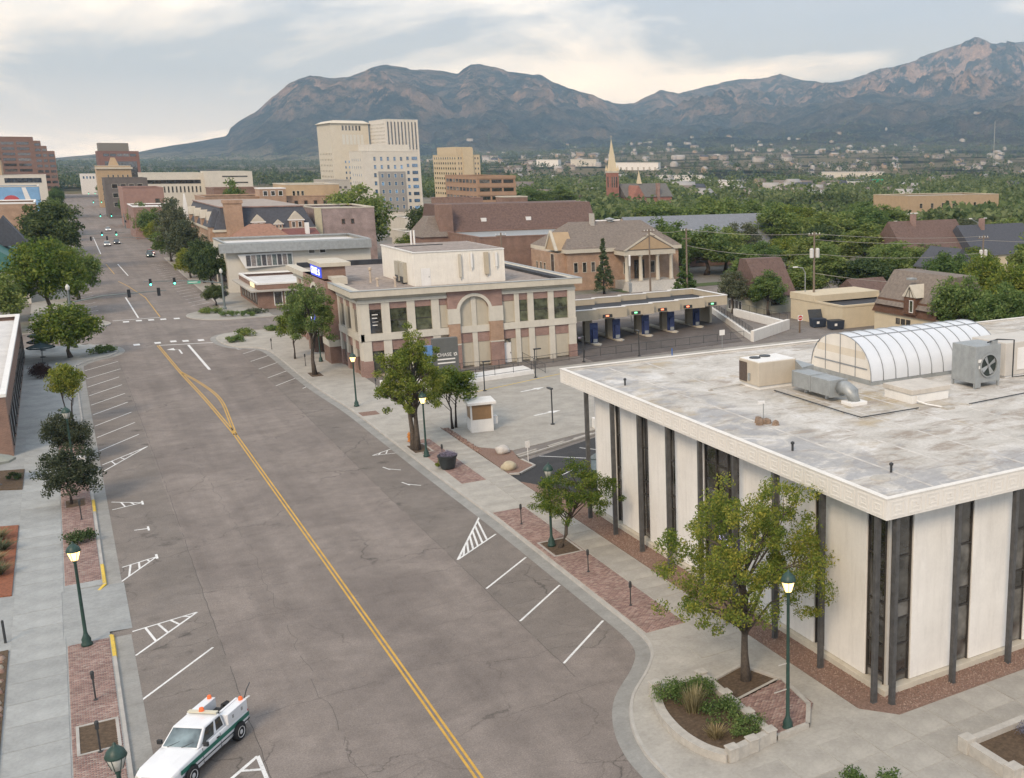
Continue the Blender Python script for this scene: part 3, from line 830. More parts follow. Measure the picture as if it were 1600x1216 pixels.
# ================================================================ white office building
WB = thing('office_building', 'low white office block with dark steel columns and a wide cream roof edge', 'building', (0, 0, 0))
ZT = 9.05
p = MB(); p.prism([(29.05, 34.1), (80, 34.1), (80, 66.2), (29.05, 66.2)], 0, .42); p.build('plinth', M_CREAM, WB, bevel=.02)
p = MB(); p.box(29.55, 34.65, .42, 79.5, 65.6, ZT); p.build('core_wall', M_FRAME, WB)
def wpanel_x(y0, y1):
    mb = MB(); mb.box(29.3, y0, .44, 29.5, y1, ZT - .01); mb.build('wall_panel', M_WPANEL, WB, bevel=.015)
def wpanel_y(x0, x1):
    mb = MB(); mb.box(x0, 34.35, .44, x1, 34.55, ZT - .01); mb.build('wall_panel', M_WPANEL, WB, bevel=.015)
def strip_x(y0, y1, trans=(3.3, 4.2, 6.4)):
    zs = [.44] + list(trans) + [ZT - .02]
    for a, b in zip(zs, zs[1:]):
        mb = MB(); mb.box(29.46, y0 + .06, a + .04, 29.53, y1 - .06, b - .04); mb.build('pane', M_GLASS, WB)
    fr = MB(); fr.box(29.38, y0, .43, 29.54, y0 + .06, ZT - .01); fr.box(29.38, y1 - .06, .43, 29.54, y1, ZT - .01)
    for z in trans: fr.box(29.40, y0 + .06, z - .04, 29.54, y1 - .06, z + .04)
    fr.build('window_frame', M_FRAME, WB)
def strip_y(x0, x1, trans=(3.3, 4.2, 6.4)):
    zs = [.44] + list(trans) + [ZT - .02]
    for a, b in zip(zs, zs[1:]):
        mb = MB(); mb.box(x0 + .06, 34.51, a + .04, x1 - .06, 34.58, b - .04); mb.build('pane', M_GLASS, WB)
    fr = MB(); fr.box(x0, 34.43, .43, x0 + .06, 34.59, ZT - .01); fr.box(x1 - .06, 34.43, .43, x1, 34.59, ZT - .01)
    for z in trans: fr.box(x0 + .06, 34.45, z - .04, x1 - .06, 34.59, z + .04)
    fr.build('window_frame', M_FRAME, WB)
PX = [(35.9, 39.05), (39.95, 43.0), (43.8, 46.9), (50.75, 54.15), (54.95, 57.65), (58.75, 61.6), (62.4, 65.6)]
for a, b in PX: wpanel_x(a, b)
prev = [35.9] + [b for a, b in PX]
for (a0, b0), (a1, b1) in zip(PX, PX[1:]):
    if a1 - b0 < 2: strip_x(b0, a1)
for a, b in ((46.9, 48.2), (48.2, 49.5), (49.5, 50.75)): strip_x(a, b, (2.6, 3.4, 4.4, 5.4, 6.4, 7.4))
strip_x(34.62, 35.9, (.9, 2.3, 3.6, 4.4, 6.6)); strip_y(29.58, 30.75, (.9, 2.3, 3.6, 4.4, 6.6))
mb = MB(); mb.box(29.44, 34.47, .43, 29.58, 34.62, ZT - .01); mb.build('corner_mullion', pm('pale_mullion', (.5, .48, .44), .05), WB)
px0 = 30.75
for k in range(12):
    a = 30.78 + k * 3.75; b = a + 2.85
    wpanel_y(a, b); strip_y(b, a + 3.75)
COLM = MB(); COLM.box(-.13, -.10, 0, .13, .10, ZT - .1); COLM.box(-.15, -.12, 0, .15, .12, .06)
cmesh = COLM.mesh('column', M_COLM)
CY = [34.0, 38.08, 42.02, 45.85, 49.5, 53.25, 56.94, 60.74, 64.73]
for y in CY: obj('column', cmesh, WB, (28.35, y, .1), bevel=.012)
for k in range(12): obj('column', cmesh, WB, (28.93 if k == 0 else 28.93 + 3.68 * k, 33.43, .1), R(90))
# roof slab, fascia, relief tiles
FX, FY = 28.12, 33.15
p = MB(); p.box(FX + .1, FY + .1, ZT, 80, 68.3, ZT + .72); p.build('roof_slab', M_FASCIA, WB)
p = MB()
p.box(FX, FY, ZT, FX + .18, 68.5, ZT + .94); p.box(FX + .18, FY, ZT, 80, FY + .18, ZT + .94); p.box(FX + .18, 68.32, ZT, 80, 68.5, ZT + .94)
p.build('fascia', M_FASCIA, WB)
p = MB(); p.box(FX - .035, FY - .035, ZT + .94, FX + .26, 68.54, ZT + .985); p.box(FX + .26, FY - .035, ZT + .94, 80, FY + .26, ZT + .985); p.box(FX + .26, 68.24, ZT + .94, 80, 68.54, ZT + .985)
p.build('coping', M_FASCIA, WB)
tm = MB()     # square-key relief tile, lies in x-z, proud towards -y
for (x0, z0, x1, z1) in [(-.40, -.36, .40, -.28), (-.40, .28, .40, .36), (-.40, -.28, -.32, .28), (.32, -.28, .40, .28), (-.2, -.16, .2, -.09), (-.2, .09, .2, .16), (-.2, -.09, -.13, .09), (.06, -.02, .2, .09)]:
    tm.box(x0, -.016, z0, x1, .0, z1)
tmesh = tm.mesh('relief_tile', M_FASCIA)
for k in range(22): obj('relief_tile', tmesh, WB, (FX + .62 + k * 1.0, FY - .001, ZT + .46))
for k in range(35): obj('relief_tile', tmesh, WB, (FX - .001, FY + .62 + k * 1.0, ZT + .46), R(-90))
# weathered membrane roof
m, t = newmat('roof_membrane')
v = t.coord()
c = t.ramp(t.noise(v, .28, 8, .7, .8), [(.30, (.30, .295, .285)), (.42, (.47, .445, .40)), (.54, (.56, .535, .49)), (.68, (.68, .665, .64))])
st = t.ramp(t.noise(t.coord(scale=(.5, 1.2, 1), loc=(4, 2, 0)), .75, 7, .72, .5), [(.50, 0), (.64, .7)])
c = t.mix(st, c, (.25, .195, .145))
ed = t.n('ShaderNodeSeparateXYZ'); tc = t.n('ShaderNodeTexCoord'); t.l(tc.outputs['Object'], ed.inputs[0])
e1 = t.ramp(t.math('DIVIDE', t.math('SUBTRACT', ed.outputs[0], 28.3), 6), [(.0, 1), (.62, .75), (.78, 0)])
e2 = t.ramp(t.math('DIVIDE', t.math('SUBTRACT', ed.outputs[1], 33.3), 6), [(.0, 1), (.40, .8), (.62, 0)])
pond = t.ramp(t.noise(v, .45, 6, .7, 1.0), [(.44, 0), (.54, 1)])
pk = t.math('MULTIPLY', t.math('MAXIMUM', e1, e2), pond)
c = t.mix(t.math('MULTIPLY', pk, .7), c, (.27, .27, .28))
ru = t.ramp(t.noise(t.coord(loc=(9, 3, 0)), .28, 5, .6), [(.58, 0), (.70, .7)])
c = t.mix(ru, c, (.42, .335, .21))
ys_ = t.n('ShaderNodeVectorMath', operation='DISTANCE'); ys_.inputs[1].default_value = (40.0, 50.2, 9.85); t.l(tc.outputs['Object'], ys_.inputs[0])
yk = t.math('MULTIPLY', t.ramp(t.math('DIVIDE', ys_.outputs['Value'], 10), [(.1, 1), (.62, 0)]), t.ramp(t.noise(t.coord(loc=(1, 7, 0)), .7, 6, .7, .6), [(.46, 0), (.6, .8)]))
c = t.mix(yk, c, (.33, .25, .12))
c = t.mix(1, c, t.ramp(t.noise(v, 6, 4, .7), [(.3, .86), (.7, 1.08)]), 'MULTIPLY')
t.l(c, t.b.inputs['Base Color'])
t.l(t.ramp(pk, [(0, .85), (1, .5)]), t.b.inputs['Roughness'])
t.bump(t.noise(v, 3, 5, .6), .3, .03)
p = MB(); p.face([(FX + .18, FY + .18, ZT + .80), (80, FY + .18, ZT + .80), (80, 68.32, ZT + .80), (FX + .18, 68.32, ZT + .80)]); p.build('roof_membrane', m, WB)
ZR = ZT + .80
for k in range(15):
    MB().box(FX + 3.2 + k * 3.1, FY + .2, ZR - .01, FX + 3.34 + k * 3.1, 68.3, ZR + .008).build('membrane_seam', pm('seam_pale', (.54, .515, .475), .22, 1.2, .8), WB)
M_PURP = emit('sign_violet', (.62, .55, 1.0), .7)
p = MB(); p.box(28.95, 46.7, 3.0, 29.05, 49.0, 4.0); 
sg = thing('shop_sign', 'small lit violet sign behind the tree, hung on the white office wall', 'sign', (29.28, 47.9, 3.4))
MB().box(-.16, -1.1, -.42, -.02, 1.1, .42).build('panel', pm('sign_dark', (.10, .09, .16), .1), sg)
for k in range(5):
    q = MB(); q.tube([(-.18, -.8 + k * .36, -.22), (-.18, -.68 + k * .36, .2), (-.18, -.52 + k * .36, -.15 + .1 * (k % 2))], .03, 5); q.build('letter_stroke', M_PURP, sg)

# ---- things on its roof
gh = thing('roof_greenhouse', 'long barrel-vaulted translucent greenhouse on the white office roof', 'greenhouse', (43.0, 52.6, ZR))
GL, GW, GHb = 11.6, 6.6, .12
def arc(k, n=10, r=GW / 2, extra=0.0):
    a = math.pi * k / n
    return (GW / 2 - (r + extra) * math.cos(a), GHb + .12 + (2.72 + extra) * math.sin(a) ** .85)
M_POLY, t = newmat('polycarbonate')
v = t.coord()
c = t.ramp(t.noise(v, .6, 4), [(.3, (.70, .735, .77)), (.7, (.80, .825, .85))])
t.l(c, t.b.inputs['Base Color']); t.b.inputs['Roughness'].default_value = .22; t.b.inputs['Transmission Weight'].default_value = .12; t.b.inputs['Specular IOR Level'].default_value = .6
M_POLYE = pm('polycarbonate_end', (.74, .70, .63), .06, .8, .5)
nb = 11; dx = GL / nb
for b in range(nb):
    for s0, s1 in ((0, 4), (4, 7), (7, 10)):
        mb = MB()
        A_ = [arc(s0 + (s1 - s0) * k / 8) for k in range(9)]
        mb.add([(.02, *a_) for a_ in A_] + [(dx - .02, *a_) for a_ in A_], [(k, k + 1, k + 10, k + 9) for k in range(8)])
        o = mb.build('vault_panel', M_POLY, gh, (b * dx, 0, 0), smooth=True)
rib = MB(); rib.tube([(0, *arc(k / 2, extra=.02)) for k in range(21)], .03, 6); rmesh = rib.mesh('rib', pm('rib_grey', (.30, .32, .34), .1, 2, .5, .4), True)
for b in range(nb + 1): obj('rib', rmesh, gh, (b * dx, 0, 0))
for k in (4, 7):
    q = MB(); y, z = arc(k, extra=.02); q.tube([(0, y, z), (GL, y, z)], .035, 6); q.build('purlin', MATS['rib_grey'], gh)
q = MB(); q.box(-.05, -.06, 0, GL, .1, GHb + .1); q.box(-.05, GW - .1, 0, GL, GW + .06, GHb + .1); q.box(-.05, .1, 0, .06, GW - .1, GHb + .2); q.build('base_kerb', M_METAL, gh)
ye = [.02, 1.65, 3.3, 4.95, GW - .02]; ze = [GHb + .2, 1.0, 1.6, 2.1]
for i in range(4):
    for j in range(4):
        y0, y1 = ye[i], ye[i + 1]; z0 = ze[j]; z1 = ze[j + 1] if j < 3 else 9
        def top(y):
            u = max(-1, min(1, (y - GW / 2) / (GW / 2))); return GHb + .12 + 2.72 * (1 - u * u) ** .425
        n = 5; up = [(0, y0 + (y1 - y0) * k / n, min(z1, top(y0 + (y1 - y0) * k / n))) for k in range(n + 1)]
        up = [u_ for u_ in up if u_[2] > z0 + .04]
        if len(up) < 2: continue
        MB().face([(0, up[0][1], z0), (0, up[-1][1], z0)] + up[::-1]).build('end_panel', M_POLYE if j != 2 else pm('end_band', (.66, .59, .48), .06, .8, .6), gh)
q = MB()
for y in (1.65, 3.3, 4.95): q.box(-.04, y - .02, GHb + .2, .0, y + .02, top(y))
q.box(-.06, .4, .97, -.005, GW - .4, 1.03); q.build('end_mullion', MATS['rib_grey'], gh)
q = MB(); q.face([(.02, .03, .05), (.02, GW - .03, .05)] + [(.02, *arc(k / 2, extra=-.03)) for k in range(20, -1, -1)]); q.build('end_backing', M_POLYE, gh)
q = MB(); q.face([(GL, .0, 0), (GL, GW, 0)] + [(GL, *arc(k)) for k in range(10, -1, -1)]); q.build('end_wall', M_POLYE, gh)

ac = thing('rooftop_unit', 'boxy beige air-conditioning unit at the left end of the roof duct', 'air conditioner', (36.1, 55.4, ZR))
q = MB(); q.box(0, 0, .22, 2.9, 2.3, 1.75); q.build('casing', pm('unit_beige', (.52, .46, .37), .06, 1, .6, dirt=.12), ac, bevel=.03)
MB().box(-.04, 1.35, .35, -.002, 2.25, 1.6).build('grille', pm('grille_brown', (.10, .075, .06), .2, 6), ac)
MB().box(.05, .05, 1.751, 2.85, 2.25, 1.80).build('lid', M_WHITE, ac)
for x, y in ((.7, 1.5), (1.6, 1.7)): MB().lathe([(.0, 1.86), (.36, 1.86), (.38, 1.80)], 18, (x, y)).build('fan_guard', M_DKMET, ac)
MB().box(-.1, .95, .5, 0, 1.15, .95).build('switch_box', M_METAL, ac)
MB().box(.1, .1, 0, 2.8, 2.2, .22).build('curb', M_WHITE, ac)
dt = thing('roof_duct', 'galvanised air duct running from the beige unit past the greenhouse end', 'duct', (0, 0, ZR))
q = MB(); q.add([(39.0, 55.6, .5), (39.0, 57.0, .5), (39.0, 57.0, 1.7), (39.0, 55.6, 1.7), (38.5, 54.0, .4), (39.7, 54.4, .4), (39.7, 54.4, 1.45), (38.5, 54.0, 1.45)], [(0, 1, 2, 3), (4, 7, 6, 5), (0, 4, 5, 1), (3, 2, 6, 7), (0, 3, 7, 4), (1, 5, 6, 2)]); q.build('bend_section', M_METAL, dt)
for a, b in ((54.0, 52.1), (52.06, 50.0)):
    q = MB(); q.box(37.75, b, .35, 39.0, a, 1.32); q.build('straight_section', M_METAL, dt, bevel=.012)
for y in (53.98, 52.08, 50.02): MB().box(37.71, y - .04, .31, 39.04, y + .04, 1.36).build('flange', M_METAL, dt)
for y in (53.2, 51.0): MB().box(38.2, y, 0, 38.35, y + .1, .35).build('support', M_WHITE, dt)
q = MB(); q.tube([(38.5, 50.0, .85), (38.6, 49.5, .9), (38.7, 49.1, .7), (38.72, 48.9, .05)], .42, 14); q.build('elbow', M_METAL, dt, smooth=True)
q = MB(); q.box(38.1, 48.35, 0, 39.3, 49.4, .22); q.build('curb', M_WHITE, dt, bevel=.02)
hb = thing('roof_hatch', 'low white flat-lidded box in front of the greenhouse', 'roof hatch', (41.6, 46.95, ZR))
MB().box(0, 0, 0, 2.95, 2.6, .55).build('body', M_WHITE, hb, bevel=.02)
MB().box(-.07, -.07, .56, 3.02, 2.67, .86).build('lid', pm('lid_beige', (.55, .51, .45), .08, 1, .7, dirt=.15), hb, bevel=.02)
MB().tube([(.3, -.1, .5), (.28, -.12, .2), (.5, -.8, .08), (.9, -1.9, .06)], .05, 8).build('drain_pipe', M_WHITE, hb)
MB().box(.7, -2.3, 0, 1.3, -1.8, .12).build('splash_block', M_STONE, hb)
cl = thing('evaporative_cooler', 'galvanised cooler with a round fan opening beside the greenhouse', 'cooler', (47.75, 48.0, ZR))
q = MB(); q.box(0, 0, .35, 2.25, 2.15, 2.75); q.build('casing', M_METAL, cl, bevel=.02)
for x, y in ((0.03, .03), (2.1, .03), (.03, 2.0), (2.1, 2.0)): MB().box(x, y, 0, x + .12, y + .12, .35).build('leg', M_METAL, cl)
MB().box(.03, -.01, 0.05, .55, .0, .5).build('side_skirt', M_METAL, cl)
q = MB()
for k in range(20):
    a0, a1 = 2 * math.pi * k / 20, 2 * math.pi * (k + 1) / 20
    c_ = lambda a, r_, y: (1.15 + r_ * math.cos(a), y, 1.45 + r_ * math.sin(a))
    q.face([c_(a0, .78, -.12), c_(a1, .78, -.12), c_(a1, .70, -.12), c_(a0, .70, -.12)]); q.face([c_(a0, .78, -.12), c_(a0, .78, .0), c_(a1, .78, .0), c_(a1, .78, -.12)]); q.face([c_(a0, .70, -.12), c_(a1, .70, -.12), c_(a1, .70, .0), c_(a0, .70, .0)])
q.build('fan_ring', M_METAL, cl)
q = MB(); q.face([(1.15 + .7 * math.cos(2 * math.pi * k / 20), -.006, 1.45 + .7 * math.sin(2 * math.pi * k / 20)) for k in range(20)]); q.build('fan_well', pm('fan_dark', (.03, .04, .035), .2), cl)
for k in range(4):
    a = .5 + k * math.pi / 2; ca_, sa_ = math.cos(a), math.sin(a)
    q = MB(); q.add([(1.15 + u * ca_ - w * sa_, y, 1.45 + u * sa_ + w * ca_) for u, w, y in ((.08, -.06, -.03), (.62, -.16, -.02), (.62, .16, -.09), (.08, .06, -.05))], [(0, 1, 2, 3)]); q.build('fan_blade', M_METAL, cl)
MB().lathe([(.0, -.1), (.1, -.1), (.1, .0)], 10).build('hub', M_METAL, cl, (1.15, -.1, 1.45)).rotation_euler = (R(90), 0, 0)
MB().box(1.5, .02, 2.3, 1.95, .3, 3.0).build('header_box', M_METAL, cl)
MB().box(.25, -.06, 1.7, .5, 0, 1.9).add([(.25, -.06, 1.3), (.5, -.06, 1.3), (.5, -.06, 1.5), (.25, -.06, 1.5)], [(0, 1, 2, 3)]).build('label_plate', M_WHITE, cl)
MB().tube([(1.2, .2, 2.9), (2.0, .1, 3.05), (3.2, -.2, 2.95), (3.2, -.2, .5), (4.6, -.4, .5)], .05, 8).build('water_pipe', M_DKMET, cl)
ru_ = thing('rooftop_unit', 'pale rooftop unit cut off by the right edge of the photo', 'air conditioner', (51.9, 49.4, ZR))
MB().box(0, 0, 0.15, 5, 3.2, 2.4).build('casing', pm('unit_pale', (.56, .53, .48), .05, 1, .6, dirt=.1), ru_, bevel=.03)
MB().box(.15, .1, 0, 4.9, 3.1, .15).build('curb', M_WHITE, ru_)
MB().box(1.1, -.05, .5, 2.4, 0, 2.0).build('access_door', M_WHITE, ru_)
for lab, pts in (('thin dark pipe crossing the roof from the beige unit to the front hatch', [(36.7, 54.5, .1), (36.65, 47.4, .1), (36.7, 45.7, .1), (41.0, 45.7, .1)]),
                 ('thin dark pipe lying on the roof right of the cooler', [(44.3, 44.9, .08), (52, 45.4, .08), (60, 45.2, .08)]),
                 ('long pale pipe on the roof behind the beige unit', [(33.5, 57.0, .1), (36.0, 57.3, .1)])):
    pt = thing('roof_pipe', lab, 'pipe', (0, 0, ZR)); MB().tube(pts, .035, 6).build('pipe', M_DKMET if 'dark' in lab else M_STONE, pt)
    for x, y, z in pts: MB().box(x - .12, y - .12, 0, x + .12, y + .12, .07).build('block', M_STONE, pt)
rk = thing('roof_camera', 'small white camera on a post amid rubble on the roof', 'camera', (31.6, 48.0, ZR))
MB().tube([(0, 0, 0), (0, 0, 1.15)], .03, 6).build('post', M_METAL, rk); MB().box(-.35, -.06, 1.1, .06, .06, 1.25).build('camera_body', M_WHITE, rk)
q = MB()
for k in range(7): q.lathe([(.0, -.02), (.24, .0), (.18, .2 + .06 * (k % 3)), (0, .3)], 6, (rng.uniform(-.45, .4), rng.uniform(-.9, .3)), 0, k)
q.build('rubble', pm('rubble', (.24, .17, .12), .3, 5), rk)
for lab, x, y in (('tiny dark vent near the front corner of the white roof', 31.25, 36.6), ('tiny vent on the left edge of the white roof', 29.6, 42.3), ('tiny vent at the far corner of the white roof', 29.7, 61.5)):
    q = MB(); q.lathe([(.06, 0), (.06, .35), (.1, .35), (.1, .45), (0, .5)], 8); o = q.build('roof_vent', M_DKMET, None, (x, y, ZR)); tag(o, lab, 'vent')
q = MB(); q.lathe([(.5, 0), (.45, .05), (.2, .08), (0, .08)], 14); tag(q.build('roof_drain', M_STONE, None, (30.2, 36.1, ZR)), 'round drain cover on the roof corner above the street', 'drain')

# ================================================================ bank building
BK = thing('bank_building', 'two-storey brick and cream bank with arched bays and a deep flat cornice', 'building', (0, 0, 0))
Y0, X0, X1, Y1 = 124.4, 27.4, 53.4, 162.0
MB().box(X0 + .3, Y0 + .3, 0, X1 - .3, Y1, 8.6).build('core_wall', M_TAN, BK)
def bx_(name, x0, z0, x1, z1, mat, d0=.0, d1=.3):
    return MB().box(x0, Y0 + d0, z0, x1, Y0 + d1, z1).build(name, mat, BK)
pil = pm('pilaster_cream', (.58, .55, .475), .07, 1, .88, dirt=.1)
fill = pm('infill_panel', (.47, .43, .345), .06, 1, .9, dirt=.08)
PL = [27.55, 30.25, 33.1, 35.9]                   # left pilasters
for i, x in enumerate(PL):
    bx_('pilaster', x - .1 if i == 0 else x - .45, 5.0, x + .9 if i == 0 else x + .45, 8.55, pil, -.12, .3)
    bx_('pilaster', x - .1 if i == 0 else x - .45, 1.9 if i == 0 else 0, x + .9 if i == 0 else x + .45, 4.2, pil, -.12, .3)
bx_('pilaster_base', 27.4, 0, 28.5, 1.9, M_RED, -.16, .3)
for a, b in ((28.45, 29.8), (30.7, 32.65), (33.55, 35.45)):
    bx_('brick_spandrel', a, 7.75, b, 8.55, M_RED, .02); bx_('window', a, 5.05, b, 7.73, M_GLASS if a < 30 else M_GLASSG, .12)
    bx_('brick_spandrel', a, 3.0, b, 4.2, M_RED, .02); bx_('window', a, .4, b, 2.98, M_GLASSG, .12)
    for zz_ in (6.4, 1.7): bx_('mullion', a, zz_ - .04, b, zz_ + .04, M_FRAME, .08, .12)
for k in range(4): bx_('poster_line', 28.75, 7.1 - k * .4, 29.4 - .1 * (k % 2), 7.2 - k * .4, M_WHITE, .1, .12)
bx_('infill', 36.35, 5.05, 37.3, 7.7, fill, .06); bx_('brick_spandrel', 36.35, 7.72, 37.3, 8.55, M_RED, .02)
bx_('belt_course', 27.32, 4.2, 37.3, 5.0, pil, -.2, .3); bx_('architrave', 27.32, 8.5, 37.5, 8.85, pil, -.22, .3); bx_('frieze', 27.4, 8.85, 37.5, 9.3, M_CREAM, -.05, .3)
# centre bay: brick with a big round arch
ax0, ax1 = 38.65, 42.25; acx = (ax0 + ax1) / 2; ar = (ax1 - ax0) / 2; az_ = 6.75
q = MB()
outer = [(37.3, 0), (37.3, 9.55), (43.9, 9.55), (43.9, 0)]
N = 14
for k in range(N):
    a0, a1 = math.pi * k / N, math.pi * (k + 1) / N
    p0 = (acx - ar * math.cos(a0), az_ + ar * math.sin(a0)); p1 = (acx - ar * math.cos(a1), az_ + ar * math.sin(a1))
    q.face([(p0[0], Y0 - .35, p0[1]), (p1[0], Y0 - .35, p1[1]), (p1[0], Y0 - .35, 9.55), (p0[0], Y0 - .35, 9.55)])
    q.face([(p0[0], Y0 - .35, p0[1]), (p0[0], Y0 + .1, p0[1]), (p1[0], Y0 + .1, p1[1]), (p1[0], Y0 - .35, p1[1])])
q.box(37.3, Y0 - .35, 7.2, ax0, Y0 + .2, 9.55); q.box(ax1, Y0 - .35, 7.2, 43.9, Y0 + .2, 9.55)
q.build('arch_brickwork', M_RED, BK)
for a, b in ((37.3, ax0), (ax1, 43.9)):
    bx_('arch_impost', a - .05, 5.4, b + .05, 7.2, pil, -.4, .3); bx_('arch_pier', a, 3.0, b, 5.4, M_ORG if a < 40 else M_ORG, -.36, .3); bx_('arch_pier', a, 2.85, b, 3.0, pil, -.4, .3); bx_('arch_pier', a, 0, b, 2.85, M_RED, -.36, .3)
q = MB()
for k in range(N):
    a0, a1 = math.pi * k / N, math.pi * (k + 1) / N
    f_ = lambda a, r_: (acx - r_ * math.cos(a), az_ + r_ * math.sin(a))
    A, B, C_, D = f_(a0, ar), f_(a1, ar), f_(a1, ar + .38), f_(a0, ar + .38)
    q.add([(A[0], Y0 - .42, A[1]), (B[0], Y0 - .42, B[1]), (C_[0], Y0 - .42, C_[1]), (D[0], Y0 - .42, D[1]), (A[0], Y0 - .3, A[1]), (B[0], Y0 - .3, B[1]), (C_[0], Y0 - .3, C_[1]), (D[0], Y0 - .3, D[1])], [(0, 1, 2, 3), (3, 2, 6, 7), (0, 4, 5, 1)])
q.build('arch_ring', pil, BK)
for s in (0, 1):
    a, b = (ax0, acx - .3) if s == 0 else (acx + .3, ax1)
    q = MB(); n = 6; xs = [a + (b - a) * k / n for k in range(n + 1)]
    q.face([(a, Y0 + .08, 5.0), (b, Y0 + .08, 5.0)] + [(x, Y0 + .08, az_ + math.sqrt(max(0, ar * ar - (x - acx) ** 2))) for x in xs[::-1]]); q.build('infill', fill, BK)
    bx_('brick_spandrel', a, 3.0, b, 4.2, M_RED, .02); bx_('infill', a, .2, b, 2.98, fill, .08)
bx_('pilaster', acx - .3, 0, acx + .3, 8.45, pil, -.05, .3); bx_('belt_course', ax0, 4.2, ax1, 5.0, pil, -.12, .3)
# right bays
PR = [(44.0, 45.0), (47.2, 47.95), (49.85, 50.6), (52.45, 53.45)]
bx_('infill', 43.9, 0, 44.05, 8.5, fill, .08)
for a, b in PR:
    bx_('pilaster', a if a > 44 else 45.5, 5.0, b if a > 44 else 46.1, 8.5, pil, -.12, .3); bx_('pilaster', a if a > 44 else 45.5, 0 if b < 53 else 1.6, b if a > 44 else 46.1, 4.2, pil, -.12, .3)
bx_('pilaster_base', 52.4, 0, 53.5, 1.6, M_RED, -.16, .3)
for a, b in ((46.1, 47.2), (47.95, 49.85), (50.6, 52.45)):
    a2 = a if a > 47 else 46.1
    bx_('brick_spandrel', a, 7.65, b, 8.5, M_RED, .02); bx_('window', a, 5.05, b, 7.63, M_GLASSG, .12); bx_('mullion', a, 6.3, b, 6.38, M_FRAME, .08, .12)
    bx_('brick_spandrel', a, 3.05, b, 4.2, M_RED, .02); bx_('infill', a, .2, b, 3.03, fill, .08)
bx_('infill', 44.05, 5.05, 45.5, 7.6, fill, .06); bx_('brick_spandrel', 44.05, 7.65, 45.5, 8.5, M_RED, .02); bx_('brick_spandrel', 44.05, 3.05, 45.5, 4.2, M_RED, .02); bx_('infill', 44.9, .1, 45.5, 3.03, fill, .08)
d_ = bx_('door', 43.95, .1, 44.85, 2.55, M_WHITE, .02, .12); MB().box(44.72, Y0 - .04, 1.2, 44.78, Y0 + .02, 1.35).build('handle', M_DKMET, d_)
bx_('wall_lamp', 44.3, 2.85, 44.6, 3.05, M_DKMET, -.3, .02)
bx_('belt_course', 43.9, 4.2, 53.5, 5.0, pil, -.2, .3); bx_('architrave', 43.9, 8.5, 53.5, 8.85, pil, -.22, .3); bx_('frieze', 43.9, 8.85, 53.4, 9.3, M_CREAM, -.05, .3)
# street face: pilasters, glass, portal tower with arch and sign
def sx_(name, y0, z0, y1, z1, mat, d0=.0, d1=.3):
    return MB().box(X0 + d0, y0, z0, X0 + d1, y1, z1).build(name, mat, BK)
for k, y in enumerate([124.35, 127.6, 130.8, 134.0, 149.2, 152.6, 156.0, 159.4]):
    sx_('pilaster', y, 2.0, y + .8, 8.5, pil, -.14, .3); sx_('pilaster_base', y - .05, 0, y + .85, 2.0, M_RED, -.18, .3)
    if y < 134 or 149 < y < 159:
        sx_('window', y + .8, .5, y + 3.2, 3.0, M_GLASS, .12); sx_('window', y + .8, 5.05, y + 3.2, 7.6, M_GLASS, .12); sx_('brick_spandrel', y + .8, 7.65, y + 3.2, 8.5, M_RED, .02); sx_('brick_spandrel', y + .8, 3.05, y + 3.2, 4.2, M_RED, .02)
sx_('belt_course', 124.2, 4.2, 134.8, 5.0, pil, -.22, .3); sx_('belt_course', 149, 4.2, Y1, 5.0, pil, -.22, .3)
sx_('architrave', 124.2, 8.5, 134.8, 8.85, pil, -.24, .3); sx_('architrave', 149, 8.5, Y1, 8.85, pil, -.24, .3); sx_('frieze', 124.4, 8.85, Y1, 9.3, M_CREAM, -.05, .3)
tx = X0 - 1.3; ty0, ty1 = 135.2, 148.4; tcy = (ty0 + ty1) / 2; tr = 3.1
q = MB()
for k in range(N):
    a0, a1 = math.pi * k / N, math.pi * (k + 1) / N
    p0 = (tcy - tr * math.cos(a0), 6.0 + tr * math.sin(a0)); p1 = (tcy - tr * math.cos(a1), 6.0 + tr * math.sin(a1))
    q.face([(tx, p0[0], p0[1]), (tx, p1[0], p1[1]), (tx, p1[0], 10.2), (tx, p0[0], 10.2)]); q.face([(tx, p0[0], p0[1]), (X0 + .1, p0[0], p0[1]), (X0 + .1, p1[0], p1[1]), (tx, p1[0], p1[1])])
q.box(tx, ty0, 3.0, X0, tcy - tr, 10.2); q.box(tx, tcy + tr, 3.0, X0, ty1, 10.2)
q.face([(tx, ty0, 10.2), (tx, ty1, 10.2), (X0 + 1, ty1, 10.2), (X0 + 1, ty0, 10.2)]); q.box(tx + .02, tcy - tr, 9.2, X0, tcy + tr, 10.2)
q.build('portal_brickwork', M_RED, BK)
for a, b in ((ty0, tcy - tr), (tcy + tr, ty1)):
    MB().box(tx - .1, a - .1, 2.2, X0, b + .1, 3.0).build('portal_impost', pil, BK); MB().box(tx - .05, a, 0, X0, b, 2.2).build('portal_base', M_BRN, BK)
q = MB()
for k in range(N):
    a0, a1 = math.pi * k / N, math.pi * (k + 1) / N
    f_ = lambda a, r_: (tcy - r_ * math.cos(a), 6.0 + r_ * math.sin(a))
    A, B, C_, D = f_(a0, tr), f_(a1, tr), f_(a1, tr + .4), f_(a0, tr + .4)
    q.add([(tx - .08, *A), (tx - .08, *B), (tx - .08, *C_), (tx - .08, *D), (tx, *A), (tx, *B), (tx, *C_), (tx, *D)], [(0, 1, 2, 3), (3, 2, 6, 7), (0, 4, 5, 1)])
q.build('portal_arch_ring', pil, BK)
MB().box(X0 - .5, tcy - tr, .3, X0 + .05, tcy + tr, 9.0).build('portal_glass', M_GLASS, BK)
MB().box(tx + .2, 137.2, 10.2, X0 + 1.6, 143.6, 11.7).build('sign_tower', M_BRN, BK)
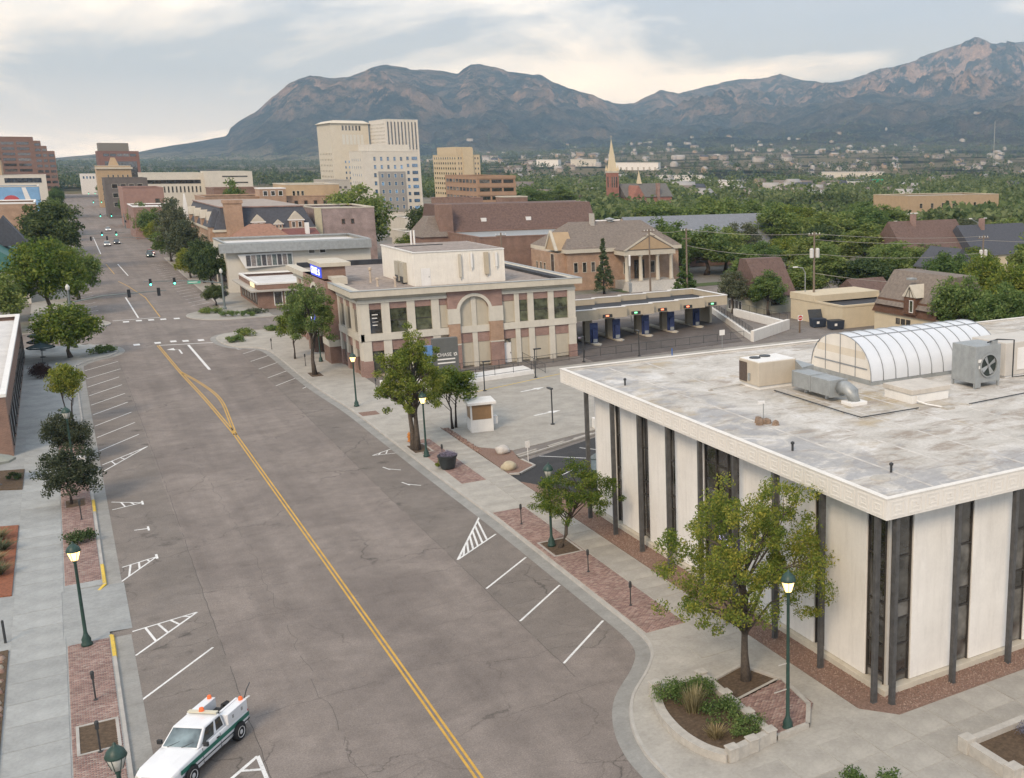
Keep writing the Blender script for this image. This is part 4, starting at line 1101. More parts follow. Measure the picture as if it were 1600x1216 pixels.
MB().box(tx - .1, 136.8, 11.7, X0 + 2.2, 144.0, 12.2).build('sign_tower_cap', M_CREAM, BK, bevel=.03)
MB().box(X0 - .5, 134.6, 9.75, X0 + 1.2, 137.2, 10.6).build('tower_shoulder', M_CREAM, BK)
M_BLUE = emit('sign_blue', (.05, .08, .62), .6); M_SIGNW = emit('sign_white', (.92, .93, 1.0), 1.1)
sgn = MB().box(tx + .02, 137.5, 10.35, tx + .19, 143.3, 11.65).build('sign_panel', M_BLUE, BK)
lettering('CHASE', 1.25, M_SIGNW, sgn, (tx - .01, 140.9, 10.98), '-x')
def octo(parent, x, y, z, s, mat, face='-x'):
    for k in range(4):
        a = k * math.pi / 2; pts = [(-.18, .5), (.5, .5), (.28, .22), (-.18, .22)]
        q = MB(); vs = []
        for u, w in pts:
            uu, ww = u * math.cos(a) - w * math.sin(a), u * math.sin(a) + w * math.cos(a)
            vs.append((x - .012, y - uu * s, z + ww * s) if face == '-x' else (x + uu * s, y - .012, z + ww * s))
        q.face(vs); q.build('logo_piece', mat, parent)
octo(sgn, tx + .005, 138.1, 10.98, .75, M_SIGNW)
s2 = MB().box(tx - .15, 142.6, 4.3, tx - .03, 146.4, 5.2).build('small_sign', M_BLUE, BK); lettering('CHASE', .75, M_SIGNW, s2, (tx - .17, 144.6, 4.75), '-x')
# cornice and roof
q = MB()
co = 1.0
q.box(X0 - co, Y0 - co, 9.3, X1 + .7, Y0 + .25, 10.0); q.box(X0 - co, Y0 + .25, 9.3, X0 + .25, ty0 + .02, 10.0); q.box(X0 - co, ty1, 9.3, X0 + .25, Y1 + .6, 10.0); q.box(X1 - .5, Y0 + .25, 9.3, X1 + .7, Y1 + .6, 10.0); q.box(X0 + .25, Y1 - .4, 9.3, X1 - .5, Y1 + .6, 10.0)
q.build('cornice', M_CREAM, BK)
q = MB(); z = 10.0
q.box(X0 - co - .06, Y0 - co - .06, z, X1 + .76, Y0 - co + .5, z + .05); q.box(X1 + .2, Y0 - co + .5, z, X1 + .76, Y1 + .6, z + .05); q.box(X0 - co - .06, Y0 - co + .5, z, X0 - co + .4, ty0, z + .05)
q.build('cornice_flashing', M_METAL, BK)
MB().face([(X0 + .2, Y0 + .2, 9.62), (X1 - .4, Y0 + .2, 9.62), (X1 - .4, Y1 - .3, 9.62), (X0 + .2, Y1 - .3, 9.62)]).build('roof', M_GROOF, BK)
q = MB(); q.box(X1 - 1.6, Y0 + 1, 9.6, X1 - .5, Y1 - .4, 9.98); q.box(X0 + .3, Y1 - 1.2, 9.6, X1 - 1.7, Y1 - .4, 10.3); q.build('inner_parapet', M_DROOF, BK)
ph = thing('rooftop_penthouse', 'white metal-clad plant room with aerials on the bank roof', 'plant room', (34.9, 128.6, 9.62))
MB().box(0, 0, 0, 11.1, 14.5, 3.95).build('wall', pm('ribbed_white', (.78, .75, .68), .06, 1, .75, dirt=.10), ph)
q = MB()
for k in range(56): q.box(.1 + k * .2, -.025, .05, .16 + k * .2, 0, 3.9)
q.build('cladding_rib', MATS['ribbed_white'], ph)
MB().box(-.1, -.1, 3.95, 11.2, 14.6, 4.08).build('roof_edge', M_WHITE, ph)
MB().face([(.1, .1, 4.10), (11.0, .1, 4.10), (11.0, 14.4, 4.10), (.1, 14.4, 4.10)]).build('roof', M_GROOF, ph)
d_ = MB().box(.8, -.06, .0, 1.9, -.03, 2.1).build('door', M_WHITE, ph); MB().box(1.7, -.1, 1.0, 1.78, -.06, 1.1).build('handle', M_DKMET, d_)
for x, w, z0, z1, mt in ((5.4, .28, .8, 3.6, M_CREAM), (6.85, .22, 1.9, 3.7, M_WHITE), (8.55, .55, 1.0, 3.7, M_TAN), (9.95, .25, 1.9, 3.6, M_WHITE)):
    MB().box(x, -.28, z0, x + w, -.08, z1).tube([(x + w / 2, -.15, z0 - .3), (x + w / 2, -.15, z0)], .06, 6).build('aerial', mt, ph)
for y in (3.0, 5.2): MB().box(-.5, y, .2, -.02, y + 1.6, 2.6).build('louvre_unit', pm('louvre', (.40, .38, .32), .1, 3), ph)
for y in (3.1, 5.3): MB().box(-.52, y, .1, -.5, y + 1.4, .9).build('louvre_grille', M_DKMET, ph)
for k in range(2): MB().tube([(3.2 + k * .4, 12, 4.1), (3.2 + k * .4, 12, 5.9)], .12, 8).build('roof_aerial', M_WHITE, ph)
MB().tube([(.3, 9, 4.15), (6.5, 9.6, 4.15)], .06, 6).build('roof_conduit', M_DKMET, ph)
for i, (x, y, h_) in enumerate(((31.2, 131.0, 1.0), (32.9, 129.6, 1.2), (31.6, 136, 1.8))):
    q = MB(); q.lathe([(.16, 0), (.12, .15), (.1, h_ * .8), (.2, h_ * .85), (.2, h_), (0, h_ + .1)], 8); tag(q.build('roof_vent', pm('vent_pale', (.5, .42, .33), .1), None, (x, y, 9.62)), ['leftmost of the short vents on the bank roof left of the plant room', 'short vent nearest the front on the bank roof', 'tall thin vent pipe behind the others on the bank roof'][i], 'vent')

# ================================================================ drive-through canopy
DC = thing('drive_through_canopy', 'stepped tan drive-through canopy with five teller lanes beside the bank', 'canopy', (0, 0, 0))
segs = [(53.6, 59.3), (59.3, 64.0), (64.0, 68.6), (68.6, 73.2), (73.2, 77.8), (77.8, 82.4)]
for k, (a, b) in enumerate(segs):
    yf = 131.0 + k * .8; z0, z1 = 3.3, 4.7
    MB().box(a, yf, z0, b, yf + .3, z1).build('fascia', M_TAN, DC); MB().box(a, yf + 10, z0, b, yf + 10.3, z1).build('back_fascia', M_TAN, DC)
    if k == 5: MB().box(b - .3, yf + .3, z0, b, yf + 10, z1).build('side_fascia', M_TAN, DC)
    if k > 0: MB().box(a, yf - .8, z0, a + .3, yf, z1).build('step_fascia', M_TAN, DC)
    MB().box(a - .02, yf - .06, z1, b + .02, yf + .36, z1 + .1).build('coping', M_WHITE, DC); MB().box(a, yf + 9.95, z1, b, yf + 10.36, z1 + .1).build('coping', M_WHITE, DC)
    if k == 5: MB().box(b - .36, yf + .36, z1, b + .06, yf + 9.95, z1 + .1).build('coping', M_WHITE, DC)
    MB().box(a, yf + .3, 3.4, b, yf + 10, 3.9).build('roof_deck', M_DROOF, DC)
    MB().box(a + 1.3, yf - .08, 3.42, a + 2.7, yf - .005, 3.85).build('lane_sign', M_DKMET, DC)
    ls = MB().box(a + 1.75, yf - .1, 3.55, a + 2.2, yf - .08, 3.75).build('lane_light', emit('lane_red%d' % k, (1, .25, .12) if k in (0, 1, 3, 4) else (.2, .8, .35), 1.4), DC)
M_SIGNB = pm('teller_blue', (.035, .05, .13), .4, 2, .5)
for k, (x, y) in enumerate([(59.05, 130.1), (63.2, 131.8), (68.3, 133.0), (73.0, 134.1), (78.5, 136.3)]):
    isl = MB(); isl.prism([(x - .55, y), (x, y - .5), (x + .55, y), (x + .55, y + 8.5), (x - .55, y + 8.5)], .0, .2); isl.build('lane_island', M_CREAM, DC, bevel=.03)
    MB().box(x - .55, y + 3.0, .2, x + .55, y + 3.8, 3.5).build('canopy_column', pm('column_tan', (.36, .31, .23), .08), DC)
    MB().box(x - .6, y + 1.2, .2, x + .55, y + 1.3, 2.9).build('teller_panel', M_SIGNB, DC)
    t_ = MB().box(x - .35, y + .9, .2, x + .35, y + 1.18, 2.1).build('teller_machine', M_SIGNB, DC)
    MB().box(x - .3, y + .885, .3, x + .3, y + .9, .75).build('machine_panel', M_METAL, t_)
MB().box(82.0, 139.5, 0, 82.4, 145, 3.5).build('end_wall', M_TAN, DC)
q = MB(); q.prism([(53.6, 119.5), (77, 122.2), (88.3, 149.6), (53.6, 152)], -.01, .03); struct('drive_lanes', q, asphalt('lane_asphalt', (.10, .088, .08), (.15, .13, .118), False, False))
# ================================================================ trees and plants
def leaf_quads(centres, radii, n, size, nr, aspect=.5, flat=.75, up=.35):
    """n leaf quads per clump, spread through the clump volume"""
    k = len(centres); N_ = k * n
    c = np.repeat(np.asarray(centres, dtype=np.float64), n, 0); r = np.repeat(np.asarray(radii), n)
    d = nr.normal(size=(N_, 3)); d /= np.linalg.norm(d, axis=1, keepdims=True) + 1e-9
    rad = r * nr.uniform(.1, 1, N_) ** .55
    p = c + d * rad[:, None] * np.array([1, 1, flat])
    nrm = nr.normal(size=(N_, 3)) * .8 + d * .5 + np.array([0, 0, up]); nrm /= np.linalg.norm(nrm, axis=1, keepdims=True) + 1e-9
    a = nr.normal(size=(N_, 3)); u = np.cross(nrm, a); u /= np.linalg.norm(u, axis=1, keepdims=True) + 1e-9
    w = np.cross(nrm, u); s = size * nr.uniform(.6, 1.35, N_)
    u = u * s[:, None]; w = w * (s * aspect)[:, None]
    V_ = np.stack([p - u, p - w * 1.0, p + u, p + w * 1.0], 1).reshape(-1, 3)
    return V_, np.arange(N_ * 4).reshape(-1, 4)
def tree_proto(seed, H, Rc, th, clumps, per, leaf, lm, bark, tr=.16, shape='round', csize=.30, twin=False, aspect=.5, limbs=9, airy=.0, lean=(0, 0)):
    nr = np.random.RandomState(seed); rr = random.Random(seed)
    cen, rad = [], []
    ch = H - th; cz = th + ch * .5
    tries = 0
    while len(cen) < clumps and tries < clumps * 30:
        tries += 1
        d = Vector(nr.normal(size=3)); d.normalize()
        if d.z < -.75: continue
        q = nr.uniform(.12, 1) ** .5
        wob = 1 + .28 * mnoise.noise(d * 1.6 + Vector((seed * 3.1, 0, 0))) + .12 * mnoise.noise(d * 4 + Vector((0, seed * 1.7, 0)))
        pz = d.z
        sx = Rc * (1.0 if shape == 'round' else (1.15 - .45 * (pz + 1) / 2) if shape == 'oval' else 1)
        P_ = Vector((d.x * sx, d.y * sx, d.z * ch * .5)) * q * wob * (1 - csize * .55)
        if shape == 'cone':
            hz = nr.uniform(0, 1) ** 1.2; a = nr.uniform(0, 6.283); r_ = Rc * (1 - hz) * nr.uniform(.45, 1)
            P_ = Vector((math.cos(a) * r_, math.sin(a) * r_, -ch * .5 + hz * ch))
        if airy and rr.random() < airy and q < .6: continue
        cen.append((P_.x + lean[0] * (P_.z + cz) / H, P_.y + lean[1] * (P_.z + cz) / H, P_.z + cz)); rad.append(Rc * csize * nr.uniform(.65, 1.2) * (1 if shape != 'cone' else (.45 + .55 * (1 - (P_.z + ch * .5) / ch))))
    V_, F_ = leaf_quads(cen, rad, per, leaf, nr, aspect)
    crown = npmesh('crown', V_, F_, lm)
    mb = MB()
    bases = [(-.16, 0), (.2, .05)] if twin else [(0, 0)]
    for bi, (bx0, by0) in enumerate(bases):
        top = Vector((bx0 * (3.5 if twin else 1) + nr.uniform(-.2, .2) * Rc * .4 + lean[0], by0 + nr.uniform(-.2, .2) * Rc * .4 + lean[1], th + ch * (.62 if shape != 'cone' else .9)))
        pts = [Vector((bx0, by0, -.1))]
        for k in range(1, 6):
            f_ = k / 5
            pts.append(Vector((bx0, by0, 0)).lerp(top, f_) + Vector((nr.uniform(-1, 1), nr.uniform(-1, 1), 0)) * .05 * Rc * (1 if k < 5 else 0))
        rads = [tr * (1.35 if k == 0 else 1 - .85 * k / 5) for k in range(6)]
        mb.tube(pts, rads, 8)
        if shape == 'cone': continue
        order = sorted(range(len(cen)), key=lambda i: rr.random())[:limbs]
        for i in order:
            c_ = Vector(cen[i]); f_ = min(.95, max(.3, (c_.z - th * .4) / (top.z) * .75)); s_ = Vector((bx0, by0, 0)).lerp(top, f_)
            if c_.z < s_.z - .5: s_ = Vector((bx0, by0, 0)).lerp(top, max(.28, f_ - .25))
            mid = s_.lerp(c_, .5) + Vector((nr.uniform(-.1, .1), nr.uniform(-.1, .1), .08)) * Rc
            r0 = tr * .42 * (1 - .4 * f_)
            mb.tube([s_, mid, c_], [r0, r0 * .62, r0 * .18], 5)
            near = sorted(range(len(cen)), key=lambda j: (Vector(cen[j]) - c_).length)[1:4]
            for j in near: mb.tube([mid.lerp(c_, .4), Vector(cen[j])], [r0 * .35, r0 * .1], 4, cap=False)
    return mb.mesh('trunk', bark, True), crown
PROTO = {
    'locust_a': tree_proto(11, 9.6, 4.4, 2.4, 230, 170, .07, L_LOC, M_TRUNK, .22, 'round', .125, aspect=.45, limbs=34, airy=.6),
    'locust_b': tree_proto(12, 6.2, 3.2, 2.0, 100, 160, .07, L_LOC, M_TRUNK, .15, 'round', .145, aspect=.45, limbs=26, airy=.5, lean=(1.5, -.5)),
    'street_a': tree_proto(23, 10.4, 3.3, 2.2, 150, 150, .085, L_YEL, M_TRUNK, .24, 'oval', .165, twin=True, limbs=24, airy=.4),
    'street_b': tree_proto(24, 11.0, 3.4, 2.6, 140, 140, .10, L_GRN, M_TRUNK, .24, 'oval', .20, limbs=20),
    'young': tree_proto(25, 6.3, 1.9, 2.0, 60, 120, .10, L_YEL, M_TRUNKD, .08, 'oval', .34, twin=True, limbs=8),
    'plum': tree_proto(26, 3.9, 2.2, .25, 85, 110, .085, L_PLUM, M_TRUNKD, .09, 'round', .27, limbs=12),
    'dense_a': tree_proto(31, 10, 4.6, 1.4, 100, 95, .22, L_GRN, M_TRUNK, .28, 'round', .28),
    'dense_b': tree_proto(32, 12, 4.3, 1.6, 100, 95, .22, L_GRN, M_TRUNK, .30, 'oval', .28),
    'dense_c': tree_proto(33, 8, 4.0, .9, 95, 100, .19, L_YEL, M_TRUNK, .24, 'round', .29),
    'grey': tree_proto(34, 11, 4.2, 1.8, 90, 80, .20, L_GRY, M_TRUNK, .28, 'oval', .27, airy=.2),
    'dark': tree_proto(35, 9, 4.0, 1.2, 95, 95, .20, L_DRK, M_TRUNKD, .26, 'round', .29),
    'conifer': tree_proto(36, 13, 2.8, .8, 130, 50, .24, L_CON, M_TRUNKD, .22, 'cone', .30, aspect=.3),
    'cone_green': tree_proto(37, 7.5, 2.0, .5, 100, 50, .20, L_GRN, M_TRUNKD, .16, 'cone', .34),
}
def tree(proto, label, x, y, h=1.0, w=None, group=None, name='street_tree', z=0.0, cat='tree'):
    tm_, cm_ = PROTO[proto]
    r_ = thing(name, label, cat, (x, y, z), rng.uniform(0, 6.28), group)
    r_.scale = ((w or h),) * 2 + (h,)
    obj('trunk', tm_, r_); obj('crown', cm_, r_)
    return r_
t1 = tree('locust_a', 'large airy yellow-green locust tree in the stone planter by the white office', 24.56, 38.8, 1.02, .98, name='locust_tree', z=.13); t1.rotation_euler = (0, 0, 2.1)
tree('locust_b', 'small leaning locust tree beside a street lamp near the white office corner', 24.34, 60.5, .86, 1.0, name='locust_tree', z=.13).rotation_euler = (0, 0, 0)
tree('street_a', 'forked yellowing street tree next to the hydrant and flower pot', 23.4, 89.4, 1.05, 1.0, z=.13)
tree('young', 'low single-trunk tree just behind the flower pot, by the white kiosk', 28.55, 95.35, 1.02, 1.35, z=.05)
tree('street_b', 'tall leafy street tree on the kerb in front of the bank portal', 23.0, 129.2, 1.04, .98, z=.13)
tree('young', 'smaller street tree just beyond the tall tree by the bank', 23.0, 141.5, 1.05, 1.1, z=.13)
tree('young', 'slim two-stemmed light green tree on the left kerb strip', -.9, 116.4, 1.02, 1.0, z=.13)
tree('plum', 'rounded dark tree behind the white pay box on the left strip', -1.3, 101.4, 1.12, .9, z=.13, name='ornamental_tree')
tree('plum', 'rounded dark tree nearest the camera on the left strip', -1.35, 88.2, 1.12, .98, z=.13, name='ornamental_tree')
tree('dense_c', 'broad dense tree at the near left corner of the crossing', -.3, 158, .85, 1.02, z=.13)
tree('dense_c', 'big yellow-green tree at the far left corner of the crossing', -2.2, 203, 1.55, 1.5, z=.13)
tree('dense_a', 'second big tree behind the yellow-green one on the left pavement', 2.0, 226, .95, 1.0, z=.13)
tree('dark', 'large dark tree shading the left pavement before the orange brick wall', -1.0, 292, 1.75, 1.8, z=.1)
tree('dense_b', 'tree at the left picture edge over the low brick shop', -8.5, 186, .85, 1.0)
tree('dense_a', 'shadowed tree behind the low brick shop on the left edge', -9.5, 200, .75, 1.0)
for i, (x, y, pr, h_, w_, lab) in enumerate([
    (21.5, 204, 'dark', .40, .55, 'rounded bush-like tree at the far right corner of the crossing'),
    (23.6, 226, 'dark', .98, .85, 'dark green tree nearest the crossing on the right pavement'),
    (24.0, 244, 'dark', 1.0, .85, 'dark green tree second from the crossing on the right pavement'),
    (23.6, 268, 'grey', 1.15, 1.05, 'grey-green leafless-looking tree before the mansard building'),
    (23.4, 290, 'grey', 1.3, 1.15, 'tallest grey-green tree on the right pavement'),
    (25.0, 312, 'grey', 1.5, 1.2, 'grey-green tree behind the tallest one on the right pavement'),
    (22.8, 352, 'dense_c', 1.0, .9, 'light green tree on the right pavement after the second crossing'),
    (23.6, 384, 'dense_a', 1.05, 1.0, 'green tree beside the small white-roofed shop far down the street'),
    (23.5, 420, 'dense_b', .95, 1.0, 'green tree standing before the brick-red wall far down the street'),
    (26, 500, 'dense_a', 1.25, 1.1, 'far tree on the right pavement below the old stone hotel')]):
    tree(pr, lab, x + bend(y), y, h_, w_, z=.1)
for (x, y, pr, h_, w_, lab) in [
    (-1.5, 250, 'dense_a', .95, .95, 'leafy tree between the two big trees on the left pavement'),
    (-1.2, 318, 'dense_b', .95, .95, 'green tree just past the large dark one on the left'),
    (22.8, 256, 'dense_c', .8, .75, 'small light green tree between the dark and grey trees on the right'),
    (22.6, 302, 'dense_a', .9, .9, 'green tree among the grey ones at the second crossing'),
    (23.8, 368, 'dense_c', .85, .85, 'light green tree squeezed between two street trees past the second crossing'),
    (23.2, 402, 'dense_a', .9, .9, 'green tree at the near corner of the white-roofed shop'),
    (23.6, 445, 'dense_a', 1.0, 1.0, 'green tree before the blank pinkish wall, its far end'),
    (24.4, 540, 'dense_b', .95, 1.1, 'tree in front of the dark low office on the avenue')]:
    tree(pr, lab, x + bend(y), y, h_, w_, z=.1)
for i, y in enumerate([350, 400, 455, 520, 600, 700, 820]):
    tree('dense_a' if i % 2 else 'dark', ['first', 'second', 'third', 'fourth', 'fifth', 'sixth', 'last'][i] + ' distant tree on the left of the avenue past the second crossing', -2.5 + bend(y), y, 1.1, 1.0, 'far left avenue trees')
for i, y in enumerate([590, 680, 780, 900]):
    tree('dense_b', ['first', 'second', 'third', 'last'][i] + ' distant tree on the right of the avenue beyond the old stone hotel', 24 + bend(y), y, 1.0, 1.1, 'far right avenue trees')
for (pr, x, y, h_, w_, lab) in [
    ('dense_a', 64, 285, 1.9, 2.05, 'huge rounded green tree below the white hotel tower'),
    ('dark', 77.7, 276, 1.5, 1.05, 'upright dark tree right of the huge rounded one'),
    ('dense_a', 86, 282, .9, 1.0, 'ragged tree before the yellow awning behind the bank'),
    ('dense_c', 68, 253, 1.0, 1.0, 'low green tree rising behind the bank plant room'),
    ('dense_a', 191, 492, 1.3, 2.4, 'broad dark grove tree left of the church tower'),
    ('dense_b', 209, 500, 1.15, 2.2, 'second grove tree close against the church tower'),
    ('dark', 176, 433, 1.0, 1.8, 'dark rounded tree in front of the grove by the church'),
    ('dense_c', 143, 284, 1.1, 1.6, 'bright green tree between the church and the old library'),
    ('cone_green', 92.6, 166, .95, 1.4, 'small bright conical tree by the side-street utility pole'),
    ('conifer', 84.4, 182.5, .78, .80, 'dark narrow evergreen against the old library wall'),
    ('dense_b', 104.5, 196.5, 1.1, 1.35, 'green tree right of the library portico'),
    ('dense_a', 145, 243, 1.6, 2.1, 'tall tree behind the slate-roofed hall'),
    ('dense_b', 171, 266, 1.15, 2.2, 'bushy tree beyond the slate roof, left of the right-hand wood'),
    ('dense_b', 118, 202, .9, 1.75, 'tree in front of the slate-roofed hall windows'),
    ('grey', 136, 216, 1.0, 1.5, 'olive tree hiding the right end of the slate roof'),
    ('grey', 90.5, 146.5, .68, .75, 'greyish shrub-like tree left of the small garage house'),
    ('dense_b', 94.5, 142, .62, .85, 'rounded tree growing before the brown-roofed garage house'),
    ('dense_c', 181, 258, 1.5, 2.1, 'light green tree in the middle of the right-hand wood'),
    ('dense_a', 200, 296, 1.15, 1.9, 'tree at the back of the right-hand wood below the far offices'),
    ('dense_a', 170, 226, 1.2, 2.2, 'broad tree behind the transformer pole'),
    ('dense_b', 180, 220, 1.0, 2.0, 'broad tree right of the transformer pole'),
    ('dense_b', 112.5, 152, .85, 1.4, 'dark leafy tree directly behind the low yellow building'),
    ('dark', 120, 149, .85, 1.6, 'darkest tree behind the timbered house, left of its roof'),
    ('dense_a', 144, 169, .85, 1.7, 'green tree above the ridge of the timbered house'),
    ('dense_c', 149, 164, .75, 1.5, 'yellow-green tree right of the timbered house ridge'),
    ('grey', 188, 192, 1.05, 1.9, 'dull olive tree in front of the steep brown roof'),
    ('grey', 195, 187, .95, 1.7, 'dull olive tree at the right edge beside the dark roof'),
    ('dense_c', 119, 118.5, 1.25, 1.25, 'tall yellow-green tree right of the timbered house'),
    ('dense_c', 109.5, 103, 1.3, 1.3, 'large yellow-green tree behind the greenhouse, at the right edge'),
    ('dense_a', 99.5, 103.5, .95, 1.0, 'rounded green tree just right of the timbered house wall'),
    ('dense_a', 98, 93, .95, 1.05, 'dense green tree directly behind the greenhouse'),
    ('dense_a', 103, 90, 1.05, 1.0, 'dense green tree behind the cooler, cut by the right edge'),
    ('conifer', 300, 321, .7, 1.6, 'dark pointed tree before the long tan flat building'),
    ('dense_b', 240, 300, .9, 1.9, 'tree left of the long tan flat building'),
    ('dense_a', 262, 330, .95, 2.0, 'tree farther left of the long tan flat building'),
    ('dark', 152, 205, 1.1, 1.6, 'dark tree in the gap left of the transformer pole'),
    ('dense_b', 160, 195, .85, 1.7, 'tree filling the middle of the right-hand wood'),
    ('dense_a', 158, 178, .8, 1.5, 'green tree beneath the brick chimney roof'),
    ('dense_b', 128, 176, .85, 1.5, 'green tree left of the dark one behind the timbered house'),
    ('dense_c', 128, 236, 1.15, 1.6, 'pale green tree over the middle of the slate roof'),
    ('dense_b', 116, 213, .95, 1.5, 'tree close to the left end of the slate-roofed hall'),
    ('dense_a', 126, 207, 1.0, 1.5, 'rounded tree standing before the slate roof, right of centre'),
    ('dense_c', 138, 200, .95, 1.4, 'light green tree right of the slate roof, above the garage house'),
    ('dense_a', 124, 190, .8, 1.3, 'green tree across the street behind the garage house roof'),
    ('dense_b', 103, 160, .75, 1.2, 'leafy tree left of the transformer pole, behind the garage house'),
    ('dense_a', 107, 150, .7, 1.1, 'leafy tree just left of the transformer pole foot'),
    ('dense_b', 150, 186, .95, 1.7, 'tree rising left of the brick-chimney roof'),
    ('dense_a', 176, 200, 1.05, 1.8, 'tree behind the brick-chimney roof'),
    ('dense_c', 164, 166, .8, 1.3, 'light tree in front of the dark blue-grey roof'),
    ('dense_a', 152, 160, .72, 1.4, 'tree in front of the steep brown roof, left side'),
    ('dense_b', 133, 158, .75, 1.3, 'tree behind the timbered house chimney side'),
    ('dense_a', 126, 134, .95, 1.2, 'green tree right behind the timbered house roof'),
    ('dense_c', 114, 124, .8, .9, 'small yellow-green tree touching the timbered house roof'),
    ('dense_a', 190, 240, 1.2, 2.2, 'broad tree deep in the right-hand wood'),
    ('dense_b', 210, 250, 1.0, 2.2, 'broad tree deep in the wood, farther right'),
    ('dense_a', 232, 252, 1.0, 2.2, 'tree in front of the low grey building with white edge'),
    ('dense_b', 150, 222, 1.2, 1.9, 'tall green tree behind the right end of the slate roof'),
    ('dense_a', 158, 300, 1.25, 2.4, 'wide tree right of the church, beyond the slate hall'),
    ('dense_c', 136, 262, 1.2, 1.9, 'light green tree just left of the slate hall ridge'),
    ('dense_a', 215, 205, .95, 2.0, 'tree at the right edge behind the dark roof'),
    ('dense_a', 205, 172, .85, 1.8, 'tree at the right edge beside the blue-grey roof'),
    ('dense_b', 134, 122, 1.1, 1.3, 'tall green tree at the right edge above the cooler'),
    ('dense_a', 38, 330, 1.0, 1.1, 'round tree between the mansard building and the grey trees'),
    ('dense_b', 45, 352, 1.65, 1.2, 'tall thin-crowned tree behind the mansard building'),
    ('dense_b', 58, 384, 1.35, 1.1, 'second thin-crowned tree behind the mansard building')]:
    tree(pr, lab, x, y, h_, w_, name='conifer_tree' if pr == 'conifer' else 'shade_tree')

# ---- shrubs
def shrub_mesh(seed, rx, ry, h, n, leaf, mat, aspect=.5):
    nr = np.random.RandomState(seed); cen, rad = [], []
    for _ in range(n):
        a, q = nr.uniform(0, 6.283), nr.uniform(0, 1) ** .5
        cen.append((math.cos(a) * q * rx * .8, math.sin(a) * q * ry * .8, h * nr.uniform(.25, .72) * (1.1 - .45 * q))); rad.append(min(rx, ry, h) * nr.uniform(.35, .5))
    V_, F_ = leaf_quads(cen, rad, 70, leaf, nr, aspect)
    V_[:, 2] = np.maximum(V_[:, 2], 0.0)
    return npmesh('foliage', V_, F_, mat)
def blades(seed, r, h, n, mat, w=.012, spread=.55):
    nr = random.Random(seed); Vv, Ff = [], []
    for _ in range(n):
        a = nr.uniform(0, 6.283); b = nr.uniform(0, r * .4); x, y = math.cos(a) * b, math.sin(a) * b
        tip = Vector((x + math.cos(a) * r * spread * nr.uniform(.2, 1.3), y + math.sin(a) * r * spread * nr.uniform(.2, 1.3), h * nr.uniform(.6, 1.1)))
        s_ = Vector((-math.sin(a + nr.random()), math.cos(a), 0)) * w; i = len(Vv)
        mid = Vector((x, y, 0)).lerp(tip, .55) + Vector((0, 0, h * .12))
        Vv += [tuple(Vector((x, y, 0)) - s_), tuple(Vector((x, y, 0)) + s_), tuple(mid + s_), tuple(mid - s_), tuple(tip + s_ * .3), tuple(tip - s_ * .3)]
        Ff += [(i, i + 1, i + 2, i + 3), (i + 3, i + 2, i + 4, i + 5)]
    return npmesh('foliage', Vv, Ff, mat)
def shrub(label, x, y, z, me, name='shrub', group=None):
    return tag(obj(name, me, None, (x, y, z), rng.uniform(0, 6)), label, 'shrub' if name == 'shrub' else 'plant', group)

# ---- stone planter at the near corner
PLN = thing('stone_planter', 'cast-stone street planter full of shrubs at the near kerb corner', 'planter', (0, 0, .13))
def wallseg(pts, h=.55, w=.34, name='planter_wall'):
    mb = MB(); ribbon(mb, pts, -w / 2, w / 2, h, h); ribbon(mb, pts, -w / 2, -w / 2 - .001, h, 0); ribbon(mb, pts, w / 2, w / 2 + .001, h, 0)
    A, B = polyline(pts, -w / 2), polyline(pts, w / 2)
    for i in (0, -1): mb.face([(*A[i], 0), (*B[i], 0), (*B[i], h), (*A[i], h)])
    return mb.build(name, M_STONE, PLN)
wallseg(smooth_path([(20.45, 40.1), (19.75, 38.2), (19.55, 36.2), (19.8, 34.6), (20.35, 33.5)], 5), .35, .4)
wallseg([(20.5, 33.45), (21.4, 33.6), (22.4, 33.75)], .55, .36); wallseg([(22.75, 40.0), (22.7, 38.2), (22.62, 36.0), (22.55, 33.9)], .55, .34)
for x, y in [(20.5, 33.5), (21.55, 33.62), (22.55, 33.8), (22.75, 39.9), (22.68, 37.6), (22.6, 35.6), (20.45, 40.15)]:
    MB().box(x - .22, y - .22, 0, x + .22, y + .22, .56).box(x - .25, y - .25, .56, x + .25, y + .25, .63).build('pier', M_STONE, PLN, bevel=.02)
MB().prism([(20.4, 40.0), (19.75, 38.2), (19.6, 36.2), (19.9, 34.5), (20.5, 33.7), (22.5, 33.95), (22.7, 39.9)], 0, .28).build('soil', M_MULCH, PLN)
q = MB(); pts = [(22.95, 39.5), (25.1, 40.15), (26.0, 37.9), (25.65, 35.3), (24.6, 33.9), (22.9, 33.8)]
for a, b in zip(pts, pts[1:]): ribbon(q, [a, b], -.1, .1, .2, .2); ribbon(q, [a, b], -.1, -.101, .2, 0); ribbon(q, [a, b], .1, .101, .2, 0)
ribbon(q, [(22.85, 37.3), (25.75, 38.0)], -.08, .08, .19, .19)
q.build('edging', M_STONE, PLN)
MB().prism([(22.95, 37.4), (25.75, 38.05), (25.05, 40.05), (22.95, 39.45)], 0, .12).build('tree_bed', M_MULCH, PLN)
o = pavers(PLN, 22.95, 33.9, 25.9, 37.9, clip=lambda x, y: y < 37.25 + (x - 22.9) * .22 and x < 24.55 + (y - 33.9) * .9)
sh1, sh2 = shrub_mesh(1, 1.05, 1.0, 1.1, 26, .055, L_GRN), shrub_mesh(2, .8, .8, .8, 14, .05, L_DRK)
shrub('green shrub at the front of the stone planter, nearest the corner pier', 21.95, 34.6, .38, shrub_mesh(3, .9, .75, 1.0, 24, .05, L_GRN))
shrub('olive shrub in the middle of the stone planter', 21.7, 36.4, .38, sh1)
